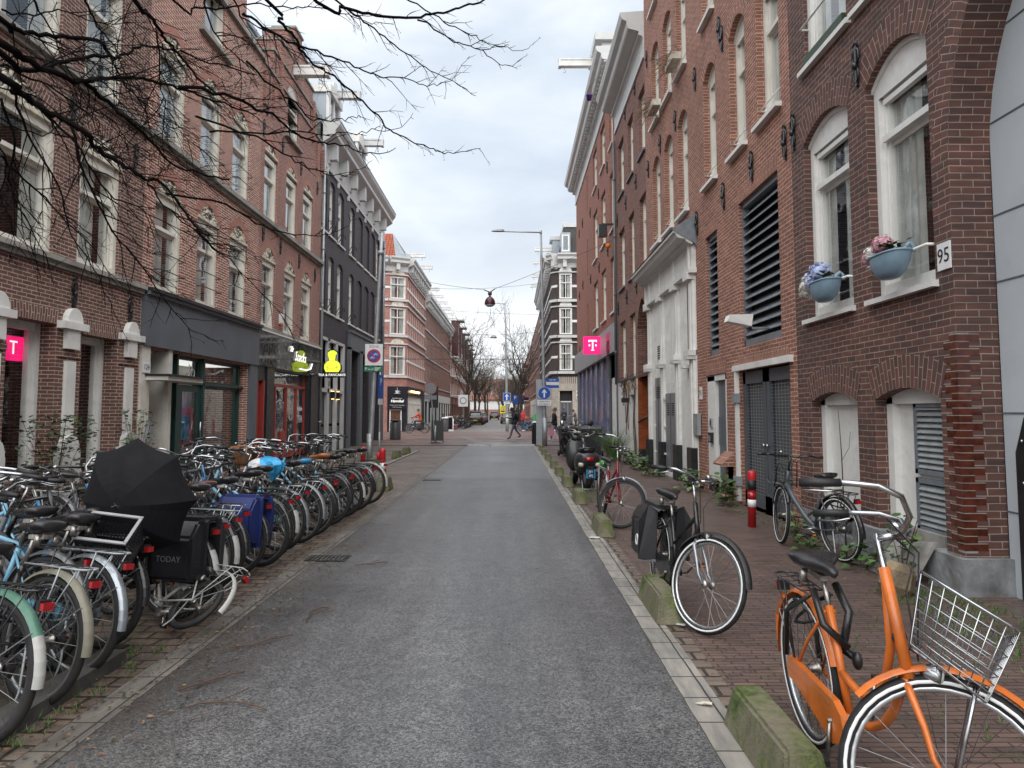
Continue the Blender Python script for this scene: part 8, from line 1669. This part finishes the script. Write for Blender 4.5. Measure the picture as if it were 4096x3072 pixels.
for i in range(420):
    a = R.random() * 6.28; r = .22 * R.random(); L = R.uniform(.7, 1.45); p = Vector((r * cos(a), r * sin(a), 0)); d = Vector((cos(a) * R.uniform(.05, .55), sin(a) * R.uniform(.05, .55), 1)).normalized(); sd_ = d.cross(Vector((cos(a), sin(a), 0))).normalized() * .008; pts = []
    for k in range(6): pts.append(p.copy()); p = p + d * L / 5; d = (d + Vector((cos(a) * .16, sin(a) * .16, -.16 * k / 2.2))).normalized()
    for k in range(5): w0, w1 = 1 - k / 5.5, 1 - (k + 1) / 5.5; m.face([pts[k] - sd_ * w0, pts[k] + sd_ * w0, pts[k + 1] + sd_ * w1, pts[k + 1] - sd_ * w1], ('grass_blade', 'grass_blade', 'leaf_pale')[i % 3])
m.obj('blades', t)
t = empty('sapling', (3.70, 8.15, 0), label='thin leafless twiggy sapling in front of the white cellar panel', cat='plant'); m = MB(); m.tube([(0, 0, 0), (0, .03, .6), (-.02, .0, 1.1), (-.02, .05, 1.62)], [.01, .008, .006, .003], 'twig', 5); m.tube([(-.02, 0, 1.05), (.02, -.1, 1.2), (.02, -.14, 1.38)], .003, 'twig', 4); m.obj('stem', t)
R = random.Random(6); m = MB(); m.sphere((0, 0, .13), (.19, .13, .17), 'rock', 8, 5); m.v = [tuple(Vector(v) + Vector([round(c * 14) / 14 - c for c in v]) * .8) for v in m.v]; m.sm = [False] * len(m.f); tag(m.obj('rock', None, (3.33, 6.45, 0), (0, .3, .4)), 'rough yellowish brown stone beside the orange bicycle handlebar', 'rock')
t = MB(); t.mesh([(0, 0, 0), (.04, 0, 0), (.04, .75, 0), (0, .75, 0), (.26, .02, .40), (.30, .02, .40), (.30, .72, .30), (.26, .72, .30)], [(0, 1, 5, 4), (1, 2, 6, 5), (2, 3, 7, 6), (3, 0, 4, 7), (4, 5, 6, 7)], 'stone', False); tag(t.obj('stone_slab', None, (3.62, 6.75, 0)), 'grey stone slab leaning against the wall under the cellar louvre', 'slab')
# scattered leaves, soil crumbs, moss tufts
def scatter(name, label, n, areas, size, mats, seed, blade=False):
    R = random.Random(seed); m = MB(); tot = sum(a[4] for a in areas)
    for i in range(n):
        q = R.random() * tot
        for (x0, x1, y0, y1, w_) in areas:
            q -= w_
            if q <= 0: break
        x, y = x0 + (x1 - x0) * R.random(), y0 + (y1 - y0) * R.random(); s = size * R.uniform(.4, 1.5); a = R.random() * 6.28
        if blade:
            for k in range(3): a += 2.1; m.face([(x - .004, y, .008), (x + .004, y, .008), (x + s * cos(a) * .5, y + s * sin(a) * .5, .01 + s)], mats[(i + k) % len(mats)])
        else:
            c_, d_ = cos(a) * s, sin(a) * s; z = .018 + .006 * R.random(); m.face([(x - c_, y - d_, z), (x + d_ * .5, y - c_ * .5, z + .004), (x + c_, y + d_, z + s * .25 * R.random()), (x - d_ * .5, y + c_ * .5, z)], mats[int(R.random() * len(mats))])
    o = m.obj(name); tag(o, label, kind='stuff'); return o
scatter('leaf_litter', 'brown leaves, twigs and crumbs lying along both gutters', 4600, [(-2.45, -1.75, 2.6, 9, 4), (-2.6, -1.9, 9, 20, 2.2), (-3.6, -2.4, 3, 15, 3), (3.4, 3.9, 6, 21, 2.2), (1.15, 1.5, 2.5, 14, 1.4), (1.5, 3.6, 3, 16, .8), (-7, -4, 8, 24, .8), (-1.8, .9, 3, 16, .10)], .014, ('leaf_dry', 'twig', 'soil', 'soil', 'brown_wood', 'soil'), 2)
scatter('small_grass', 'short green grass and moss tufts in the paving joints', 1500, [(3.2, 3.95, 4.6, 6.6, 3), (3.5, 3.9, 6.6, 14, 1.6), (-2.62, -2.3, 2.8, 5, 1.0), (1.35, 1.75, 12.8, 16, 1.2), (-7.2, -6.6, 29, 40, 1.6), (2.2, 3.9, 2.5, 6, 1.0)], .035, ('leaf', 'leaf_pale', 'grass_blade'), 3, True)
for i, (x, y, a, L, lab) in enumerate([(-1.75, 4.0, .4, .5, 'reddish brown fallen twig nearest the camera on the left gutter'), (-1.9, 4.25, .15, .4, 'reddish forked twig across the pale kerb stones'), (-1.55, 5.6, 1.0, .45, 'thin dark fallen twig on the asphalt below the rear wheels'), (-1.62, 7.6, .1, .35, 'short fallen twig on the asphalt farthest from the camera'), (-1.9, 5.0, .25, .45, 'long dark twig lying between kerb and wheels')]):
    R = random.Random(i); m = MB(); p = Vector((0, 0, .018)); P_ = [p.copy()]; d = a
    for k in range(6): d += R.gauss(0, .35); p = p + Vector((cos(d), sin(d), 0)) * L / 6; p.z = .018 + .012 * R.random(); P_.append(p.copy())
    m.tube(P_, .0045, 'twig', 4); m.tube([P_[2], P_[2] + Vector((.08, .1, .01)), P_[2] + Vector((.1, .2, 0))], .003, 'twig', 4); tag(m.obj('fallen_twig', None, (x, y, 0)), lab, 'twig', 'twigs fallen on the street')
for x, y, s, mt, lab in ((1.25, 5.5, .05, 'paper', 'crumpled white paper scrap by the pannier bicycle front wheel'), (1.05, 4.05, .06, 'relief', 'flat cardboard scrap on the kerb stones near the orange bicycle'), (1.02, 9.2, .1, 'paper', 'pale paper scrap on the kerb before the red bicycle'), (1.62, 2.75, .22, 'paper', 'torn piece of white plastic under the orange bicycle front wheel')):
    m = MB(); R = random.Random(int(y * 7)); m.mesh([(s * cos(a) * R.uniform(.5, 1.2), s * sin(a) * R.uniform(.3, .7), .02 + .015 * R.random()) for a in [k * .9 for k in range(7)]], [tuple(range(7))], mt, False); tag(m.obj('litter_scrap', None, (x, y, 0)), lab, 'litter')

# ------------------------------------------------------------------ people
def person(loc, yaw, label, top, legs, skin='skin', hair='hair', hood=False, walk=.0, armf=.3, bend=.0, head_down=.0, sit=False, scale=1.0, hat=None, bag=None, pack=None, elbow=.4):
    t = empty('person', loc, (0, 0, yaw), label, 'person'); t.scale = (scale,) * 3
    zh = .92 if not sit else .50; J = {}; J['pel'] = Vector((0, 0, zh)); sp_ = Vector((sin(bend), 0, cos(bend)))
    J['chest'] = J['pel'] + sp_ * .36; J['neck'] = J['pel'] + sp_ * .54; hd = Vector((sin(bend + head_down), 0, cos(bend + head_down))); J['head'] = J['neck'] + hd * .17
    E_ = [('pel', 'chest'), ('chest', 'neck')]; rad = {'pel': (.145, .115), 'chest': (.165, .12), 'neck': (.062, .062), 'head': (.095, .10)}; reg = {}
    for s, nm in ((1, 'l'), (-1, 'r')):
        J['sh' + nm] = J['neck'] + Vector((-.0, s * .175, -.06)); a = armf * (1 if s > 0 else -1) if walk else armf
        J['el' + nm] = J['sh' + nm] + Vector((sin(a) * .29, s * .04, -cos(a) * .29)); e2 = a + elbow; J['wr' + nm] = J['el' + nm] + Vector((sin(e2) * .25, -s * .03 * elbow, -cos(e2) * .25))
        w_ = walk * s; J['hip' + nm] = J['pel'] + Vector((0, s * .09, -.03))
        if sit: J['kn' + nm] = J['hip' + nm] + Vector((.42, s * .04, .0)); J['an' + nm] = J['kn' + nm] + Vector((.02, 0, -.40))
        else: J['kn' + nm] = J['hip' + nm] + Vector((sin(w_) * .42, 0, -cos(w_) * .42)); w2 = w_ - abs(walk) * (.9 if s < 0 else .2); J['an' + nm] = J['kn' + nm] + Vector((sin(w2) * .40, 0, -cos(w2) * .40))
        J['to' + nm] = J['an' + nm] + Vector((.17, s * .02, -.055))
        for r_, q in (('sh', (.075, .07)), ('el', (.055, .052)), ('wr', (.036, .032)), ('hip', (.10, .10)), ('kn', (.066, .07)), ('an', (.046, .05)), ('to', (.04, .03))): rad[r_ + nm] = q
        E_ += [('chest', 'sh' + nm), ('sh' + nm, 'el' + nm), ('el' + nm, 'wr' + nm), ('pel', 'hip' + nm), ('hip' + nm, 'kn' + nm), ('kn' + nm, 'an' + nm), ('an' + nm, 'to' + nm)]
    names = list(J); me = bpy.data.meshes.new('body'); me.from_pydata([J[n] for n in names], [(names.index(a), names.index(b_)) for a, b_ in E_], []); o = bpy.data.objects.new('body', me); COL.objects.link(o)
    o.modifiers.new('skin', 'SKIN'); sv = me.skin_vertices[0].data
    for i, n in enumerate(names): sv[i].radius = rad[n]; sv[i].use_root = (n == 'pel')
    ss = o.modifiers.new('sub', 'SUBSURF'); ss.levels = ss.render_levels = 2; dg = bpy.context.evaluated_depsgraph_get(); me2 = bpy.data.meshes.new_from_object(o.evaluated_get(dg)); bpy.data.objects.remove(o); me2.name = 'body'
    mats = [skin, top, legs, 'white_shoe' if legs != 'grey_cloth' else 'sign_black']; me2.materials.clear(); [me2.materials.append(MATS[x]) for x in mats]
    def sd(p, a, b_): ab = b_ - a; tt = max(0, min(1, (p - a).dot(ab) / ab.length_squared)); return (p - a - ab * tt).length
    cls = [(1, 'pel', 'chest'), (1, 'chest', 'neck')] + [(k, a + n, b_ + n) for n in 'lr' for k, a, b_ in ((1, 'sh', 'el'), (1, 'el', 'wr'), (2, 'hip', 'kn'), (2, 'kn', 'an'), (3, 'an', 'to'))] + [(2, 'hipl', 'hipr')]
    for p in me2.polygons:
        c = p.center; k = min(cls, key=lambda q: sd(c, J[q[1]], J[q[2]]))[0]
        if k == 2 and c.z > zh - .02: k = 1
        if (c - J['neck']).dot(sp_) > .03 and abs(c.y) < .09: k = 0
        p.material_index = k; p.use_smooth = True
    bo = mobj('body', me2, t)
    # head with its features, joined on the neck; hands with fingers
    m = MB(); Rm = Matrix.Translation(J['neck'] + hd * .02) @ Matrix.Rotation(bend + head_down, 4, 'Y')
    m.tube([(0, 0, -.05), (0, 0, .08)], .055, skin, 10); m.sphere((.01, 0, .17), (.098, .078, .118), skin, 16, 12); m.sphere((.02, 0, .09), (.07, .055, .05), skin, 12, 8); m.sphere((.112, 0, .155), (.018, .013, .022), skin, 6, 5)
    for s in (-1, 1): m.sphere((.092, s * .032, .185), (.012, .013, .008), 'sign_white', 6, 4); m.sphere((.101, s * .032, .185), (.005, .006, .006), 'sign_black', 5, 4); m.sphere((.005, s * .078, .17), (.016, .01, .026), skin, 6, 5); m.box(.095, .105, s * .032 - .014, s * .032 + .014, .202, .207, hair)
    m.box(.098, .108, -.02, .02, .108, .116, 'lens_red' if False else 'brown_wood'); m.v = [tuple(Rm @ Vector(v)) for v in m.v]; m.obj('head', t)
    m = MB(); m.sphere((-.014, 0, .20), (.108, .090, .112), hat or hair, 14, 9)
    if hood: m.sphere((-.07, 0, .04), (.09, .11, .07), top, 10, 6)
    m.v = [tuple(Rm @ Vector(v)) for v in m.v]
    for s in (-1,): pass
    m.obj('hat' if hat else 'hair', t)
    for nm, s in (('l', 1), ('r', -1)):
        d = (J['wr' + nm] - J['el' + nm]).normalized(); sdv = Vector((0, 1, 0)); up = d.cross(sdv).normalized(); W = J['wr' + nm]; m = MB()
        m.tube([W - d * .02, W + d * .04, W + d * .085], [.03, .036, .030], skin, 8)
        for k in range(4): b0 = W + d * .08 + up * (.021 - .014 * k); L = (.062, .07, .065, .05)[k]; m.tube([b0, b0 + d * L * .5 - sdv * s * .006, b0 + d * L * .85 - sdv * s * .025], [.0085, .008, .006], skin, 5)
        m.tube([W + d * .03 + up * .028, W + d * .055 + up * .05 - sdv * s * .01, W + d * .085 + up * .055 - sdv * s * .02], [.011, .009, .007], skin, 5); m.obj('hand', t)
    m = MB(); 
    if not sit: loft2 = [(-.0, .16, .0)]; m.lathe([(.185, zh - .10), (.18, zh + .02), (.165, zh + .15)], top, 14, (bend * .1, 0, 0)); m.v = [(v[0] * .78, v[1], v[2]) for v in m.v]; m.obj('jacket_hem', t)
    if pack: m = MB(); m.sphere(tuple(J['chest'] + Vector((-.19, 0, .02))), (.12, .15, .22), pack, 12, 8); m.tube([J['shl'] + Vector((-.08, -.05, .06)), J['shl'] + Vector((.1, -.06, -.02)), J['chest'] + Vector((.02, .13, -.12))], .018, pack, 5); m.tube([J['shr'] + Vector((-.08, .05, .06)), J['shr'] + Vector((.1, .06, -.02)), J['chest'] + Vector((.02, -.13, -.12))], .018, pack, 5); tag(m.obj('backpack', None, loc, (0, 0, yaw)), 'black backpack worn by the man walking across the junction', 'backpack')
    if bag: q = t.matrix_basis; p_ = Matrix.Translation(loc) @ Matrix.Rotation(yaw, 4, 'Z') @ J['wrl']; m = MB(); m.tube([(0, 0, 0), (-.1, 0, -.2)], .005, bag, 4); m.tube([(0, 0, 0), (.1, 0, -.2)], .005, bag, 4); m.box(-.17, .17, -.06, .06, -.55, -.2, bag); tag(m.obj('shopping_bag', None, tuple(p_ + Vector((0, 0, -.08)))), 'pale pink bag carried by the woman beside the right lamp post', 'bag')
    return t
person((.12, 40.4, .03), radians(-160), 'person in dark clothes with a backpack walking across the junction, head bowed', 'navy_cloth', 'grey_cloth', skin='skin_dark', walk=.38, armf=.45, head_down=.5, bend=.05, pack='sign_black', elbow=1.3, hood=True, scale=1.02)
person((2.3, 39.2, .03), radians(175), 'person in a black coat with a pink bag beside the right lamp post', 'navy_cloth', 'light_jeans', walk=.28, armf=.2, bag='pink_cloth', hat='grey_cloth')
person((3.35, 58.6, .03), radians(-20), 'person in black with a hood, leftmost of the group at the corner door', 'navy_cloth', 'navy_cloth', armf=.4, elbow=1.0, hat='sign_black')
person((4.25, 59.2, .03), radians(-120), 'tall person in a dark jacket and beanie reading a phone at the corner door', 'navy_cloth', 'grey_cloth', armf=.3, elbow=1.5, head_down=.6, hat='sign_black', scale=1.05)
person((5.2, 59.3, .03), radians(170), 'person in a dark grey puffer jacket, rightmost at the corner door', 'grey_cloth', 'navy_cloth', armf=.5, elbow=1.2, head_down=.6, bend=.12, hair='hair_brown')
person((.85, 58.2, .03), radians(-30), 'person in a bright red jacket behind the green rimmed bicycles', 'red_cloth', 'jeans', armf=.4, elbow=1.0, hat='sign_black')
person((-6.6, 52.6, .46), radians(180), 'cyclist in an orange coat riding past the lunchroom', 'orange_coat', 'jeans', sit=True, armf=.9, elbow=.3, bend=.25, hat='grey_cloth')
T = build_bike('bicycle ridden by the person in the orange coat', steer=0.0, frame='bike_black', bar='oma'); place(T, -6.3, 52.6, radians(180), 0, z=.02)
person((-6.3, 66.3, .03), radians(-60), 'person in black seated outside the far left cafe', 'navy_cloth', 'navy_cloth', sit=True, armf=.5, elbow=.8)
person((-5.6, 65.6, .03), radians(200), 'person in a bright blue jacket seated outside the far left cafe', 'blue_cloth', 'jeans', sit=True, armf=.5, elbow=.8, hair='hair_brown')
for x, y, l in ((-6.3, 66.3, 'low stool under the person in black at the far cafe'), (-5.6, 65.6, 'low stool under the person in the blue jacket')):
    t = empty('stool', (x, y, .03), label=l, cat='stool'); m = MB(); m.lathe([(.17, .40), (.17, .44)], 'brown_wood', 14); m.obj('seat', t)
    for k in range(4): m = MB(); m.tube([(.12 * cos(k * pi / 2), .12 * sin(k * pi / 2), .4), (.16 * cos(k * pi / 2), .16 * sin(k * pi / 2), 0)], .015, 'brown_wood', 5); m.obj('leg', t)
for x, y, mt, s, l in ((-5.55, 62.8, 'terracotta', .42, 'large terracotta tub on the left corner pavement'), (-4.95, 62.9, 'pink_cloth', .26, 'bright pink tub beside the terracotta one')):
    t = empty('tub', (x, y, .03), label=l, cat='tub'); m = MB(); m.lathe([(s * .8, 0), (s, s * 1.5), (s * 1.07, s * 1.5), (s * 1.07, s * 1.65), (s * .9, s * 1.65)], mt, 18); m.obj('pot', t); m = MB(); m.lathe([(s * .9, s * 1.55), (.01, s * 1.6)], 'soil', 18); m.obj('soil', t)
t = empty('delivery_box', (2.0, 59.6, .9), label='bright green delivery box on the bicycles at the far right', cat='box'); m = MB(); m.box(-.24, .24, -.2, .2, 0, .42, 'bike_green'); m.box(-.26, .26, -.22, .22, .40, .46, 'bike_green'); m.obj('box', t)

# ------------------------------------------------------------------ cars far down the street
def car(loc, yaw, label, paint, tall=1.5):
    t = empty('parked_car', loc, (0, 0, yaw), label, 'car', 'cars down the far street'); m = MB(); k = tall / 1.5
    low = [(-2.1, .78, .35, .75), (-2.05, .86, .28, .95), (-1.3, .88, .25, .98), (0, .89, .25, .95), (1.2, .87, .25, .88), (1.9, .82, .28, .78), (2.1, .68, .35, .62)]
    loft(m, [(x, w_, a, c * k, .35) for x, w_, a, c in low], paint, 20)
    loft(m, [(-1.95, .66, .85 * k, 1.0 * k, .4), (-1.6, .68, .85 * k, 1.38 * k, .45), (-.9, .68, .85 * k, 1.48 * k, .45), (.1, .67, .85 * k, 1.46 * k, .45), (.55, .66, .85 * k, 1.25 * k, .45), (1.1, .62, .8 * k, .9 * k, .4)], 'car_glass', 20)
    loft(m, [(-1.65, .60, 1.38 * k, 1.44 * k, .5), (-.9, .62, 1.44 * k, 1.52 * k, .5), (.05, .60, 1.44 * k, 1.5 * k, .5)], paint, 16); m.obj('body', t)
    for x in (-1.3, 1.3):
        for s in (-1, 1): m = MB(); m.lathe([(.2, -.10), (.32, -.10), (.33, 0), (.32, .10), (.2, .10)], 'rubber', 20, (x, s * .80, .33), 'y'); w_ = m.obj('wheel', t); m = MB(); m.lathe([(.05, -.11), (.2, -.105), (.2, .105), (.05, .11)], 'alu', 14, (x, s * .8, .33), 'y'); m.obj('rim', w_)
    for s in (-1, 1): m = MB(); m.box(-2.11, -1.98, s * .55, s * .80, .72 * k, .88 * k, 'lens_red'); m.obj('tail_light', t); m = MB(); m.box(1.95, 2.1, s * .50, s * .74, .58 * k, .70 * k, 'lens_clear'); m.obj('headlight', t)
    m = MB(); m.box(-2.135, -2.115, -.26, .26, .50, .61, 'sign_yellow'); m.obj('licence_plate', t); return t
for i, (x, y, yaw, pt, tl, lab) in enumerate([(-4.3, 87, 90, 'car_black', 1.65, 'black car parked on the left of the far street, nearest of the parked cars'), (-4.35, 93, 90, 'car_grey', 1.5, 'dark grey car second in the left parked line'), (-4.4, 99, 90, 'car_silver', 1.45, 'silver car third in the left parked line'), (-4.4, 105.5, 90, 'car_grey', 1.5, 'grey car fourth in the left parked line'), (-3.35, 138, 90, 'car_black', 1.5, 'dark car driving away in the middle of the far street'), (-.6, 96, 90, 'car_grey', 1.55, 'grey car parked on the right of the far street, nearer one'), (-.6, 103, 90, 'car_black', 1.5, 'black car parked on the right of the far street, farther one')]): car((x, y, .0), radians(yaw), lab, pt, tl)
